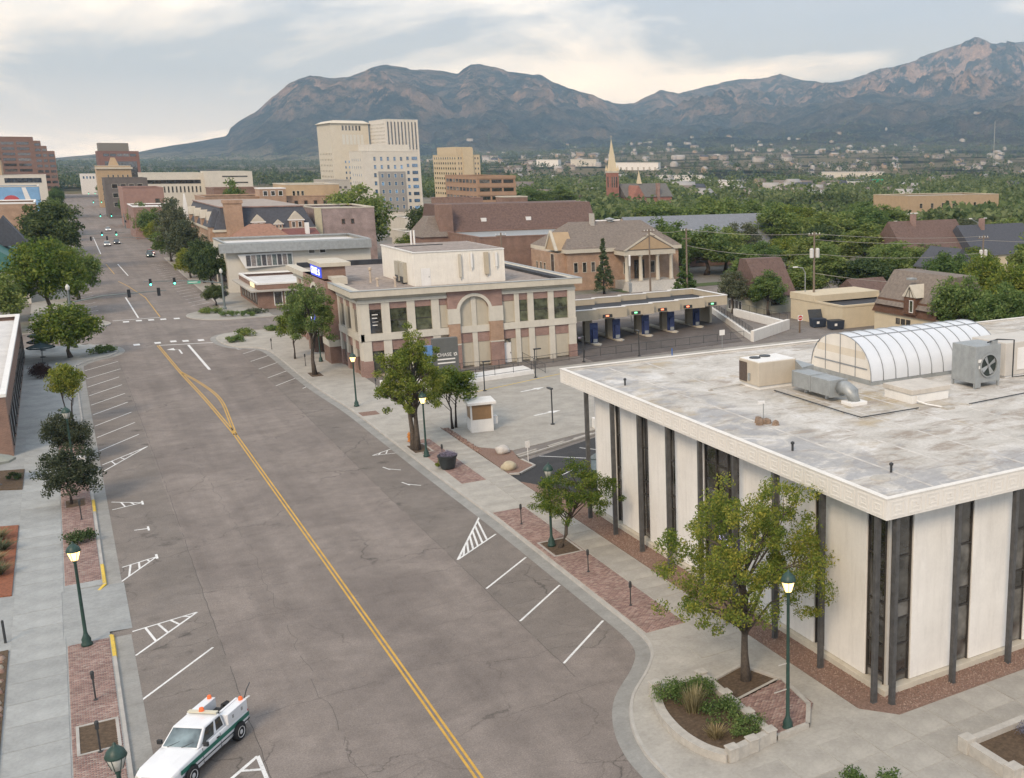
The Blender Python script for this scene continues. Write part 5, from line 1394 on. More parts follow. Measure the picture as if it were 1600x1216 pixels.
shrub('dark shrub at the far end of the stone planter', 20.75, 38.8, .38, shrub_mesh(22, .95, 1.0, 1.15, 26, .055, L_GRN))
shrub('pale silvery grass tuft standing tall in the stone planter', 20.9, 37.4, .38, blades(5, .8, 1.1, 240, L_STRAW), 'ornamental_grass')
shrub('low shrub along the inner wall of the stone planter', 22.0, 38.6, .38, shrub_mesh(6, .8, 1.0, 1.0, 22, .05, L_GRN))
shrub('dry straw-coloured tuft in the bare soil of the stone planter', 20.6, 35.0, .38, blades(7, .7, .5, 200, L_STRAW), 'ornamental_grass')
for i, (x, y) in enumerate([(23.3, 29.3), (24.6, 28.4)]):
    shrub(['left of the two clipped green shrubs at the bottom edge of the photo', 'right of the two clipped green shrubs at the bottom edge of the photo'][i], x, y, .13, shrub_mesh(8 + i, .7, .7, .85, 14, .06, L_GRN))
P2 = thing('stone_planter', 'second cast-stone planter at the bottom right corner of the photo', 'planter', (29.0, 25.2, .13))
for a, b in (((0, 1.0), (0, 3.4)), ((.2, 3.5), (6, 3.5)), ((0.2, .8), (2.2, -.6))):
    mb = MB(); ribbon(mb, [a, b], -.18, .18, .5, .5); ribbon(mb, [a, b], -.18, -.181, .5, 0); ribbon(mb, [a, b], .18, .181, .5, 0); mb.build('planter_wall', M_STONE, P2)
for x, y in ((0, .9), (0, 3.5), (1.5, -.1)): MB().box(x - .28, y - .28, 0, x + .28, y + .28, .66).build('pier', M_STONE, P2, bevel=.02)
MB().prism([(.1, .9), (.1, 3.4), (6, 3.4), (6, -.6), (2.2, -.6)], 0, .25).build('soil', M_MULCH, P2)
shrub('grey lavender bush in the bottom right planter', 31.6, 27.6, .38, shrub_mesh(21, .8, .7, .85, 16, .05, L_LAV, .3))

# ---- street lamps
def lamp_meshes(H_):
    post = MB(); post.lathe([(.26, 0), (.26, .12), (.2, .2), (.22, .34), (.11, .6), (.085, .75), (.065, H_ - 1.15), (.1, H_ - 1.1), (.06, H_ - 1.04), (.14, H_ - .98)], 14)
    glass = MB(); glass.lathe([(.15, H_ - .98), (.29, H_ - .52), (.29, H_ - .5)], 14)
    cap = MB(); cap.lathe([(.33, H_ - .52), (.33, H_ - .47), (.26, H_ - .30), (.12, H_ - .16), (.06, H_ - .13), (.05, H_ - .06), (0, H_)], 14)
    fr = MB()
    for k in range(6):
        a = k * math.pi / 3; fr.tube([(.16 * math.cos(a), .16 * math.sin(a), H_ - .98), (.3 * math.cos(a), .3 * math.sin(a), H_ - .5)], .012, 4)
    return post.mesh('post', M_GREEN, True), glass.mesh('lantern_glass', M_LAMP, True), cap.mesh('lantern_cap', M_GREEN, True), fr.mesh('lantern_frame', M_GREEN)
LM, LMT = lamp_meshes(5.55), lamp_meshes(7.35)
def lamp(label, x, y, big=False, lit=True, z=.13):
    r_ = thing('street_lamp', label, 'street lamp', (x, y, z), 0, 'green lantern street lamps')
    for k, (nm, me_) in enumerate(zip(('post', 'lantern_glass', 'lantern_cap', 'lantern_frame'), LMT if big else LM)):
        o_ = obj(nm, me_, r_)
        if k == 1 and not lit:
            me2 = me_.copy(); me2.materials.clear(); me2.materials.append(M_LAMPOFF); o_.data = me2
    return r_
r_ = lamp('tallest green lantern lamp, lit, in the paved bed by the near white office corner', 23.75, 34.2, True)
MB().box(-.5, -.02, 3.1, 0, .02, 3.14).box(-.7, -.02, 1.9, 0, .02, 1.94).build('banner_arm', M_STONE, r_)
lamp('green lamp with hanging flowers beside the small locust tree', 24.0, 61.05, lit=False)
lamp('lit green lamp beside the hydrant and forked tree', 23.5, 86.7)
lamp('lit green lamp before the bank corner', 23.1, 109.4)
lamp('lit green lamp on the left brick strip at the driveway', -1.15, 60.6)
lamp('green lamp at the bottom left edge of the photo, only its head showing', -.39, 37.7, lit=False)
lamp('green lamp half hidden in the dark tree on the left strip', -1.0, 96.6, lit=False)
lamp('green lamp on the bank pavement behind the tall tree', 25.3, 137.5, lit=False)

def meter_meshes():
    a = MB(); a.lathe([(.09, 0), (.09, .03), (.035, .06), (.035, 1.05)], 8)
    b = MB(); b.box(-.07, -.05, 1.05, .07, .05, 1.26); b.lathe([(.085, 1.26), (.085, 1.34), (.06, 1.41), (0, 1.44)], 10)
    c_ = MB(); c_.box(-.05, -.056, 1.28, .05, -.052, 1.37)
    return a.mesh('pole', M_DKMET), b.mesh('meter_head', M_DKMET, False), c_.mesh('meter_display', M_METAL)
MM = meter_meshes()
def meter(label, x, y):
    r_ = thing('parking_meter', label, 'parking meter', (x, y, .14), 0, 'single-post parking meters')
    for nm, me_ in zip(('pole', 'meter_head', 'meter_display'), MM):
        obj(nm, me_, r_)
        if nm == 'meter_display':
            o_ = obj(nm, me_, r_); o_.rotation_euler = (0, 0, R(-70))
for lab, x, y in [('parking meter on the left bricks just below the lamp', -1.0, 53.75), ('parking meter by the left tree pit', -1.0, 48.5), ('parking meter at the foot of the nearer dark tree on the left', -.85, 83.7),
                  ('parking meter farthest along the office brick strip, by the white hatch marking', 23.9, 66.1), ('middle parking meter of the office brick strip', 24.1, 55.65), ('parking meter of the office brick strip nearest the kerb bulge', 24.0, 49.8),
                  ('parking meter beyond the tall tree before the bank', 23.2, 135.7), ('parking meter beside the pot of lavender', 24.2, 84.6), ('parking meter next to the bank ramp', 26.6, 115.9), ('parking meter on the far corner island past the bank', 21.8, 150.5)]:
    meter(lab, x, y)

# ---- hydrant, pot, boulders, kiosk, monolith, posts
hy = thing('fire_hydrant', 'orange fire hydrant behind the forked tree', 'hydrant', (23.7, 92.5, .14))
MB().lathe([(.19, 0), (.19, .06), (.13, .1), (.13, .55), (.17, .58), (.15, .7), (.06, .78), (.04, .84), (0, .84)], 12).build('barrel', pm('hydrant_orange', (.55, .22, .05), .15, 5, .5), hy)
for dx_, dy_ in ((.2, 0), (-.2, 0), (0, -.22)): MB().tube([(0, 0, .42), (dx_, dy_, .42)], .06, 8).build('outlet', MATS['hydrant_orange'], hy)
pt = thing('flower_pot', 'large black round pot on the pavement holding lavender', 'pot', (23.9, 82.2, .14))
MB().lathe([(.48, 0), (.55, .1), (.72, .95), (.78, 1.0), (.78, 1.12), (.7, 1.12), (.68, 1.0), (0, 1.0)], 24).build('pot_body', pm('pot_black', (.03, .036, .038), .2, 4, .45), pt, smooth=False)
shrub('bushy lavender growing in the large black pot', 23.9, 82.2, 1.1, shrub_mesh(31, .8, .8, .75, 16, .06, L_LAV, .3))
shrub('lime trailing plant spilling from the left of the black pot', 23.35, 82.6, .25, shrub_mesh(32, .38, .38, 1.0, 10, .06, L_YEL))
def boulder(label, x, y, r_, seed, mat):
    bm = bmesh.new(); bmesh.ops.create_icosphere(bm, subdivisions=3, radius=r_)
    for v_ in bm.verts:
        n_ = mnoise.noise(v_.co * 1.3 / r_ + Vector((seed, 0, 0))); v_.co *= 1 + .22 * n_; v_.co.z *= .72
    me_ = bpy.data.meshes.new('boulder'); bm.to_mesh(me_); bm.free(); me_.materials.append(mat)
    me_.polygons.foreach_set('use_smooth', [True] * len(me_.polygons))
    tag(obj('boulder', me_, None, (x, y, .1 + r_ * .45)), label, 'boulder')
boulder('white landscaping boulder farther from the kerb', 29.2, 84.4, .58, 3, pm('boulder_white', (.52, .49, .45), .12, 3, .9, bump=.3, bscale=9))
boulder('yellowish landscaping boulder nearer the pavement', 27.9, 79.4, .56, 8, pm('boulder_cream', (.46, .40, .28), .12, 3, .9, bump=.3, bscale=9))
stones('rock_mulch', [(27.5, 86, 28.0, 95.5)], 500, .05, .12, M_PEB, .09, None)
bpy.data.objects['rock_mulch']['label'] = 'strip of brown river rock along the bank drive edge'; bpy.data.objects['rock_mulch']['category'] = 'rocks'
ks = thing('parking_kiosk', 'small white attendant kiosk with a brown window and overhanging roof', 'kiosk', (29.3, 92.7, .05), R(-8))
MB().box(0, 0, 0, 2.0, 2.0, 1.15).box(0, 0, 1.15, .14, .14, 2.55).box(1.86, 0, 1.15, 2.0, .14, 2.55).box(0, 1.86, 1.15, .14, 2.0, 2.55).box(1.86, 1.86, 1.15, 2.0, 2.0, 2.55).build('body', M_WHITE, ks)
MB().box(.14, .03, 1.17, 1.86, .1, 2.5).build('window', pm('kiosk_brown', (.27, .17, .09), .1, 3, .4), ks); MB().box(.03, .14, 1.17, .1, 1.86, 2.5).build('window', MATS['kiosk_brown'], ks); MB().box(1.9, .14, 1.17, 1.97, 1.86, 2.5).build('window', MATS['kiosk_brown'], ks)
MB().box(-.25, -.25, 2.55, 2.3, 2.3, 2.8).build('roof', M_WHITE, ks, bevel=.03)
MB().box(2.0, .6, .5, 2.5, 1.2, 1.2).build('side_unit', M_WHITE, ks)
mn = thing('monolith_sign', 'tall dark grey pylon sign with white lettering behind the forked tree', 'sign', (31.9, 112.3, .05))
MB().box(0, 0, 0, 2.7, .6, 5.7).build('slab_body', pm('pylon_grey', (.12, .125, .12), .1, 2, .5), mn, bevel=.03)
MB().box(-.9, .1, 3.2, -.02, .5, 5.0).build('side_panel', pm('pylon_blue', (.13, .26, .5), .15, 2, .5), mn)
lettering('CHASE', .52, M_WHITE, mn, (1.15, -.02, 3.9)); octo(mn, 2.35, -.012, 3.9, .36, M_WHITE, '-y')
for z in (3.35, 2.95): MB().box(.4, -.02, z, 2.3, -.005, z + .14).build('text_line', M_WHITE, mn)
def lot_light(label, x, y, h, rz, z=.05, lit=False):
    r_ = thing('lot_light', label, 'light pole', (x, y, z), rz, 'short dark car-park lights')
    MB().lathe([(.2, 0), (.2, .08), (.07, .12), (.06, h)], 10).build('post', M_DKMET, r_)
    MB().box(-.1, -.14, h - .06, .75, .14, h + .06).build('lamp_head', M_DKMET, r_)
    if lit: MB().box(.3, -.1, h - .075, .7, .1, h - .062).build('lens', emit('lens_pink', (1, .75, 1), 3), r_)
lot_light('short dark light pole in the middle of the bank drive', 36.7, 91.7, 3.4, 1.6)
lot_light('short light pole beside the yellow line, left of the others', 36.4, 109.8, 3.2, 0)
lot_light('short light pole at the ramp end before the bank door', 43.7, 113.7, 3.3, 0)
lot_light('short light pole at the bank right-hand corner, lamp glowing', 52.4, 119.9, 3.1, 3.1, lit=True)
lot_light('short light pole on the kerb before the teller lanes', 59.9, 119.7, 3.2, 1.6)

# ---- railings, ramps and low walls by the bank
def fence(label, pts, h=1.05, step=2.2, z=.05, mat=None, infill=True):
    r_ = thing('railing', label, 'railing', (0, 0, 0)); mat = mat or M_DKMET
    for a, b in zip(pts, pts[1:]):
        a, b = Vector((a[0], a[1], a[2] if len(a) > 2 else z)), Vector((b[0], b[1], b[2] if len(b) > 2 else z)); L_ = (b - a).length; n = max(1, round(L_ / step))
        for k in range(n + 1):
            p_ = a.lerp(b, k / n); MB().tube([p_, p_ + Vector((0, 0, h))], .03, 4).build('post', mat, r_)
        for zz_ in (h, h * .12): MB().tube([a + Vector((0, 0, zz_)), b + Vector((0, 0, zz_))], .025, 4).build('rail', mat, r_)
        if infill:
            m_ = int(L_ / .16); q = MB()
            for k in range(m_):
                p_ = a.lerp(b, (k + .5) / m_); q.tube([p_ + Vector((0, 0, h * .12)), p_ + Vector((0, 0, h))], .008, 3, cap=False)
            o_ = q.build('picket', mat, r_); o_['kind'] = 'stuff'
    return r_
fence('dark railing along the foot of the bank wall and teller lanes', [(34.9, 120.6), (46.2, 119.6), (53, 121.0), (77.5, 122.6)], z=.3)
fence('dark railing along the front of the white bank ramp', [(34.9, 114.6), (44.2, 116.2)], z=.5, infill=False)
fence('short dark railing at the left ramp by the bank corner', [(27.9, 117.0), (33.5, 115.8)], z=.55)
fence('stair railing at the right end of the bank ramp', [(44.4, 119.5, 1.0), (45.6, 115.5, .1)], infill=True)
def lowwall(label, poly, h, mat=M_WHITE):
    tag(MB().prism(poly, 0, h).build('low_wall', mat, None, bevel=.02), label, 'wall')
lowwall('long white ramp wall below the bank front railing', [(34.9, 114.4), (44.4, 116.0), (44.4, 119.4), (34.9, 117.6)], .5)
lowwall('small white block wall at the left ramp near the lamp', [(27.3, 116.9), (30.4, 115.7), (30.5, 116.3), (27.4, 117.5)], .95)
lowwall('white block wall beside the dark pylon sign', [(30.7, 115.0), (33.4, 114.0), (33.5, 114.6), (30.8, 115.6)], 1.1)
lowwall('white retaining wall sloping away right of the teller lanes', [(78.0, 121.6), (78.6, 121.6), (88.8, 150), (88.2, 150)], .9, M_FASCIA)
lowwall('long white retaining wall right of the ramp, nearest the garage house', [(88.0, 128.5), (88.6, 128.5), (89.6, 144), (89.0, 144)], 1.2)
lowwall('cream end wall of the ramp behind the white office roof', [(78.0, 120.9), (88.6, 127.5), (88.4, 128.0), (77.9, 121.5)], 1.5, M_FASCIA)
fence('dark railing on the sloping wall right of the teller lanes', [(78.3, 121.7, .9), (88.5, 149.9, .9)], 1.0)
fence('dark railing on the wall nearest the garage house', [(88.4, 127.8, 1.2), (89.3, 143.8, 1.2)], 1.0)
for i, (x0, y0, x1, y1) in enumerate([(29.9, 83.0, 32.0, 83.9), (33.2, 84.3, 35.0, 85.1), (36.0, 85.4, 38.2, 86.3)]):
    mb = MB(); ribbon(mb, [(x0, y0), (x1, y1)], -.09, .09, .15, .15); ribbon(mb, [(x0, y0), (x1, y1)], -.09, -.12, .15, .03); ribbon(mb, [(x0, y0), (x1, y1)], .09, .12, .15, .03)
    tag(mb.build('wheel_stop', M_STONE), ['leftmost concrete wheel stop of the dark car park', 'middle concrete wheel stop of the dark car park', 'rightmost concrete wheel stop of the dark car park'][i], 'wheel stop')
tag(MB().box(39.3, 87.4, .03, 41.4, 88.6, 1.0).build('utility_box', M_WHITE, None, bevel=.03), 'white louvred utility box behind the office columns', 'utility box')
q = MB(); q.tube([(0, 0, 0), (0, 0, 1.6)], .03, 5); q.box(-.18, -.02, 1.2, .18, .02, 1.75); tag(q.build('lot_sign', M_WHITE, None, (30.0, 80.6, .1)), 'small thin white sign post in the red gravel', 'sign')
sp_ = thing('signpost', 'white notice sign on a post before the teller lanes', 'sign', (71.5, 118.5, .05)); MB().tube([(0, 0, 0), (0, 0, 2.4)], .035, 5).build('post', M_METAL, sp_); MB().box(-.4, -.03, 1.8, .4, .0, 2.5).build('plate', M_WHITE, sp_)
ne = thing('no_entry_sign', 'red and white no-entry sign on a wooden post by the dumpsters', 'sign', (88.0, 124.1, 0)); MB().box(-.09, -.09, 0, .09, .09, 2.3).build('post', pm('post_wood', (.17, .12, .08), .2, 4), ne)
q = MB(); q.box(-.42, -.14, 1.75, .42, -.1, 2.55); q.build('plate', M_WHITE, ne); q = MB(); q.face([(.36 * math.cos(k * .393), -.145, 2.15 + .36 * math.sin(k * .393)) for k in range(16)]); q.build('red_disc', pm('sign_red', (.5, .05, .04), .05), ne); MB().box(-.26, -.152, 2.09, .26, -.147, 2.21).build('white_bar', M_WHITE, ne)
tag(MB().lathe([(.07, 0), (.07, .9), (.0, .95)], 8).build('bollard', pm('bollard_blue', (.05, .14, .42), .1), None, (63.5, 117.6, .05)), 'blue bollard on the kerb before the teller lanes', 'bollard')

# ---- left pavement furniture
pb = thing('pay_box', 'white newspaper box with coloured front on the left brick strip', 'newspaper box', (-.75, 97.0, .14), R(4))
MB().box(-.55, -.35, .15, .55, .35, 1.35).build('cabinet', M_WHITE, pb, bevel=.03); MB().box(-.5, -.37, .25, .5, -.352, .6).build('front_panel', pm('panel_red', (.5, .12, .1), .4, 4), pb); MB().box(-.5, -.37, .65, .5, -.352, .85).build('blue_panel', pm('panel_teal', (.06, .22, .25), .3, 4), pb)
for x in (-.45, .4): MB().box(x, -.2, 0, x + .06, .2, .15).build('leg', M_DKMET, pb)
shrub('spreading dark flowering shrub behind the lit left lamp', -1.05, 78.6, .14, shrub_mesh(41, 1.15, .9, 1.0, 22, .07, L_DRK))
def bed(label, poly, mat): return tag(MB().prism(poly, 0, .2).build('planting_bed', mat), label, 'planting bed')
bed('rust-red mulch bed beside the left sidewalk', [(-4.5, 70.3), (-4.42, 84.5), (-9, 86), (-9, 71.5)], M_RUST)
for i, (x, y) in enumerate([(-5.3, 74.5), (-5.6, 76.9), (-5.3, 79.3), (-5.5, 81.8)]):
    shrub(['pale spiky plant nearest the camera in the rust-red bed', 'second pale spiky plant in the rust-red bed', 'third pale spiky plant in the rust-red bed', 'farthest pale spiky plant in the rust-red bed'][i], x, y, .2, blades(50 + i, .8, .6, 260, L_STRAW if i % 2 else L_GRY, .02, .9), 'ornamental_grass')
bed('rocky brown bed at the left edge beside the sidewalk', [(-4.5, 44), (-4.45, 62.0), (-9, 62.0), (-9, 44)], M_MULCH)
stones('rock_cover', [(-6.4, 46, -4.6, 61.5)], 420, .08, .2, M_PEB + [pm('pebble_d', (.36, .31, .24), .2, 9)], .19, None); o = bpy.data.objects['rock_cover']; o['label'] = 'rough brown rocks covering the left edge bed'; o['category'] = 'rocks'
tag(MB().lathe([(.06, 0), (.06, 1.2), (0, 1.25)], 8).build('bollard', M_DKMET, None, (-4.6, 63.2, .14)), 'thin dark post standing at the left edge driveway', 'post')
bed('small dark planting bed at the left edge by the beige parasol', [(-4.35, 94.2), (-4.3, 100.5), (-6.0, 101), (-6.0, 95)], M_MULCH)
shrub('low dark plant in the small bed beside the beige parasol', -4.9, 97.6, .2, shrub_mesh(61, .5, .8, .6, 10, .06, L_DRK))
def parasol(label, x, y, r_, h, mat, grp=None):
    q_ = thing('parasol', label, 'parasol', (x, y, .13), 0, grp)
    n = 8; c_ = MB()
    for k in range(n):
        a0, a1 = k * math.pi / 4, (k + 1) * math.pi / 4
        A = (math.cos(a0) * r_, math.sin(a0) * r_, h - .55); B = (math.cos(a1) * r_, math.sin(a1) * r_, h - .55)
        am = (a0 + a1) / 2; c_.face([A, ((A[0] + B[0]) / 2 * .98, (A[1] + B[1]) / 2 * .98, h - .52), B, (0, 0, h)]); c_.face([A, B, (B[0], B[1], h - .72), (A[0], A[1], h - .72)])
    c_.build('canopy', mat, q_); MB().tube([(0, 0, 0), (0, 0, h + .1)], .03, 6).build('pole', M_DKMET, q_); MB().lathe([(.3, 0), (.3, .08), (.06, .12)], 10).build('base', M_DKMET, q_)
parasol('round grey-beige parasol cut by the left edge of the photo', -5.9, 96.4, 1.35, 2.6, pm('parasol_beige', (.27, .28, .24), .1, 2))
for i, y in enumerate([155, 160, 166]): parasol('closed-in dark green parasol over the left cafe terrace, ' + ['nearest the camera', 'in the middle', 'farthest along'][i], -3.2, y, 1.5, 2.6, pm('parasol_dark', (.02, .04, .045), .2, 2))
hd = tag(obj('hedge', shrub_mesh(71, 1.2, 4.0, 1.5, 60, .07, leafmat('leaf_purple', (.03, .02, .022), (.06, .038, .036), (.10, .065, .05), .8)), None, (-3.4, 146.5, .13)), 'purple-brown hedge along the wall of the left brick shop', 'hedge')
bn = thing('bench', 'dark slatted bench under the slim two-stemmed tree', 'bench', (-1.0, 110.3, .14), R(90))
for k in range(4): MB().box(-.8, -.22 + k * .12, .42, .8, -.12 + k * .12, .46).build('slat', M_DKMET, bn)
for x in (-.7, .62): MB().box(x, -.22, 0, x + .08, .24, .42).build('leg', M_DKMET, bn)
# ================================================================ service truck
TR = thing('service_truck', 'white pickup with green side stripe and tool boxes, nosed in to the left kerb', 'truck', (2.25, 45.85, 0), math.atan2(-2.63, -2.08))
M_TW, t = newmat('truck_white'); t.b.inputs['Base Color'].default_value = (.74, .75, .76, 1); t.b.inputs['Roughness'].default_value = .28; t.b.inputs['Coat Weight'].default_value = .4
t.l(t.ramp(t.noise(t.coord(), 1.6, 4), [(.3, (.70, .71, .72)), (.7, (.78, .79, .80))]), t.b.inputs['Base Color'])
M_TG = pm('truck_green', (.02, .16, .115), .1, 3, .35); M_TYRE = pm('tyre', (.022, .022, .024), .2, 10, .9); M_RIM = pm('rim', (.58, .58, .57), .1, 6, .4)
M_CHR = pm('bumper_grey', (.35, .36, .36), .08, 3, .35, metal=.4); M_BED = pm('bed_dark', (.03, .032, .035), .3, 3, .8); M_TGL = glassmat('truck_glass', (.06, .08, .085), .04)
# lower body lofted along x (front is +x); stations: x, half width, z low, z shoulder, z top-centre
ST = [(2.62, .62, .52, .80, .84), (2.52, .78, .44, .90, .96), (2.2, .85, .36, .98, 1.05), (1.5, .87, .34, 1.02, 1.10), (.98, .88, .33, 1.05, 1.13), (.6, .88, .33, 1.07, 1.09), (-.9, .88, .33, 1.07, 1.09), (-1.0, .88, .34, 1.05, 1.05), (-2.4, .87, .40, 1.03, 1.03), (-2.52, .84, .46, 1.0, 1.0)]
q = MB(); rings = []
for x, w, z0, zs, zt in ST:
    rings.append([(x, -w * .94, z0), (x, -w, z0 + .2), (x, -w, zs - .12), (x, -w * .95, zs), (x, -w * .45, zt), (x, w * .45, zt), (x, w * .95, zs), (x, w, zs - .12), (x, w, z0 + .2), (x, w * .94, z0)])
n = 10
for a, b in zip(rings, rings[1:]): q.add(a + b, [(i, (i + 1) % n, n + (i + 1) % n, n + i) for i in range(n)])
q.face(rings[0]); q.face(rings[-1][::-1]); q.build('body', M_TW, TR, bevel=.03)
q = MB()       # cab: pillars and roof
base = [(.95, -.80, 1.08), (.95, .80, 1.08), (-.95, .80, 1.08), (-.95, -.80, 1.08)]; topv = [(.22, -.66, 1.66), (.22, .66, 1.66), (-.86, .66, 1.69), (-.86, -.66, 1.69)]
q.add(base + topv, [(0, 1, 2, 3), (4, 7, 6, 5), (0, 4, 5, 1), (1, 5, 6, 2), (2, 6, 7, 3), (3, 7, 4, 0)]); cabo = q.build('cab', M_TW, TR, bevel=.05)
def lerp3(a, b, t_): return tuple(a[i] + (b[i] - a[i]) * t_ for i in range(3))
def panel(name, c4, ins, off, mat, parent=TR):
    """glass set on the face c4 (4 corners), inset by fractions, pushed out by off"""
    A, B, C_, D = [Vector(c) for c in c4]; nrm = (B - A).cross(D - A).normalized()
    f_ = lambda u, w: (A.lerp(B, u)).lerp(D.lerp(C_, u), w) + nrm * off
    u0, u1, w0, w1 = ins
    P_ = [f_(u0, w0), f_(u1, w0), f_(u1, w1), f_(u0, w1)]; Q_ = [p_ - nrm * .02 for p_ in P_]
    mb = MB(); mb.add([tuple(x) for x in P_ + Q_], [(0, 1, 2, 3), (0, 4, 5, 1), (1, 5, 6, 2), (2, 6, 7, 3), (3, 7, 4, 0)]); return mb.build(name, mat, parent)
panel('windshield', [base[0], base[1], topv[1], topv[0]], (.05, .95, .08, .92), .012, M_TGL)
panel('rear_window', [base[2], base[3], topv[3], topv[2]], (.1, .9, .3, .85), .012, M_TGL)
panel('door_window', [base[1], base[2], topv[2], topv[1]], (.12, .56, .10, .88), .012, M_TGL); panel('quarter_window', [base[1], base[2], topv[2], topv[1]], (.66, .93, .18, .86), .012, M_TGL)
panel('door_window', [base[3], base[0], topv[0], topv[3]], (.44, .88, .10, .88), .012, M_TGL); panel('quarter_window', [base[3], base[0], topv[0], topv[3]], (.07, .34, .18, .86), .012, M_TGL)
for s in (1, -1):
    MB().box(-2.5, s * .885 - .008, .72, 2.2, s * .885 + .008, .90).build('side_stripe', M_TG, TR)
    MB().box(-2.5, s * .88 - .02, .56, 2.1, s * .88 + .02, .60).build('rub_strip', M_BED, TR)
    MB().box(-.62, s * .888 - .01, .40, .78, s * .888 + .004, .41).box(.775, s * .882 - .008, .42, .785, s * .882 + .008, 1.06).box(-.42, s * .882 - .008, .42, -.41, s * .882 + .008, 1.06).build('door_seam', M_BED, TR)
    MB().box(-.32, s * .90 - .02, .94, -.16, s * .90 + .02, .98).build('door_handle', M_BED, TR)
    mir = MB(); mir.box(.62, s * .98 - .1, 1.10, .74, s * .98 + .1, 1.28); mir.build('mirror', M_BED, TR, bevel=.02)
    MB().box(2.5, s * .62 - .13, .70, 2.6, s * .62 + .13, .84).build('headlight', M_LAMPOFF, TR); MB().box(-2.54, s * .78 - .06, .7, -2.5, s * .78 + .06, .98).build('tail_light', pm('tail_red', (.4, .03, .02), .1), TR)
    # tool box along the bed side
    y0, y1 = (.50, .90) if s > 0 else (-.90, -.50)
    bx = MB(); bx.box(-2.42, y0, 1.04, -1.0, y1, 1.52); bo = bx.build('tool_box', M_TW, TR, bevel=.02)
    yy = .905 if s > 0 else -.905
    for x in (-1.35, -2.0): MB().box(x - .05, yy - .012, 1.22, x + .05, yy + .012, 1.36).build('latch', M_CHR, bo)
    be = MB(); be.lathe([(.09, 1.52), (.09, 1.58), (.07, 1.66), (0, 1.70)], 12, (-2.3, (y0 + y1) / 2)); be.build('beacon', emit('beacon_orange%d' % (s > 0), (.9, .18, .05), .25), TR)
MB().box(-2.4, -.5, 1.055, -1.0, .5, 1.065).build('bed_floor', M_BED, TR)
q = MB(); q.tube([(-1.9, .1, 1.1), (-2.3, -.1, 1.25), (-2.1, .2, 1.45)], .12, 7); q.lathe([(.25, 1.07), (.28, 1.3), (.1, 1.36)], 9, (-1.4, -.1)); q.build('bed_load', M_BED, TR)
MB().box(-2.5, .35, 1.07, -1.3, .46, 1.5).build('bed_divider', M_TW, TR)
q = MB(); q.box(-.86, -.62, 1.74, -.68, .62, 1.80); q.box(-.8, -.6, 1.68, -.74, -.54, 1.74); q.box(-.8, .54, 1.68, -.74, .6, 1.74); q.build('light_bar', pm('bar_cream', (.6, .57, .45), .06), TR)
MB().lathe([(.1, 1.80), (.1, 1.87), (.08, 1.95), (0, 1.98)], 12, (-.77, -.05)).build('beacon', MATS['beacon_orange1'], TR)
MB().box(2.56, -.78, .42, 2.72, .78, .60).build('front_bumper', M_CHR, TR, bevel=.03); MB().box(-2.72, -.8, .44, -2.55, .8, .60).build('rear_bumper', M_CHR, TR, bevel=.03)
MB().box(2.58, -.46, .66, 2.64, .46, .82).build('grille', M_BED, TR)
q = MB(); q.tube([(.93, -.5, 1.13), (.72, -.1, 1.27)], .012, 4); q.tube([(.93, .1, 1.13), (.72, .5, 1.27)], .012, 4); q.build('wiper', M_BED, TR)
q = MB(); q.tube([(-2.5, .75, 1.5), (-2.75, .72, 1.75), (-3.3, .55, 1.8)], .022, 5); q.build('rod', M_DKMET, TR)
def wheel(parent, x, y, r_=.37, w=.24):
    o_ = MB(); o_.lathe([(r_ * .62, -w / 2), (r_ * .93, -w / 2), (r_, -w * .36), (r_, w * .36), (r_ * .93, w / 2), (r_ * .62, w / 2)], 24)
    me_ = o_.mesh('tyre', M_TYRE, True); h_ = obj('wheel', me_, parent, (x, y, r_)); h_.rotation_euler = (R(90), 0, 0)
    rm = MB(); rm.lathe([(0, -w * .48), (r_ * .2, -w * .48), (r_ * .5, -w * .36), (r_ * .62, -w * .5), (r_ * .66, -w * .5), (r_ * .66, w * .5), (r_ * .62, w * .5), (r_ * .5, w * .36), (r_ * .2, w * .48), (0, w * .48)], 16); ro_ = rm.build('rim', M_RIM, h_); ro_.scale = (1, 1, 1.12)
    return h_
for x in (1.62, -1.70):
    for s in (1, -1):
        wheel(TR, x, s * .845, .37, .26)
        ar_ = MB(); pts = [(x + .46 * math.cos(math.pi * k / 10), s * .893, .37 + .46 * math.sin(math.pi * k / 10)) for k in range(11)]
        ar_.face([(x, s * .890, .37)] + pts) if False else None
        for k in range(10): ar_.face([pts[k], pts[k + 1], (pts[k + 1][0] * .0 + x + (pts[k + 1][0] - x) * .80, s * .893, .37 + (pts[k + 1][2] - .37) * .80), (x + (pts[k][0] - x) * .80, s * .893, .37 + (pts[k][2] - .37) * .80)])
        ar_.build('wheel_arch', M_BED, TR)

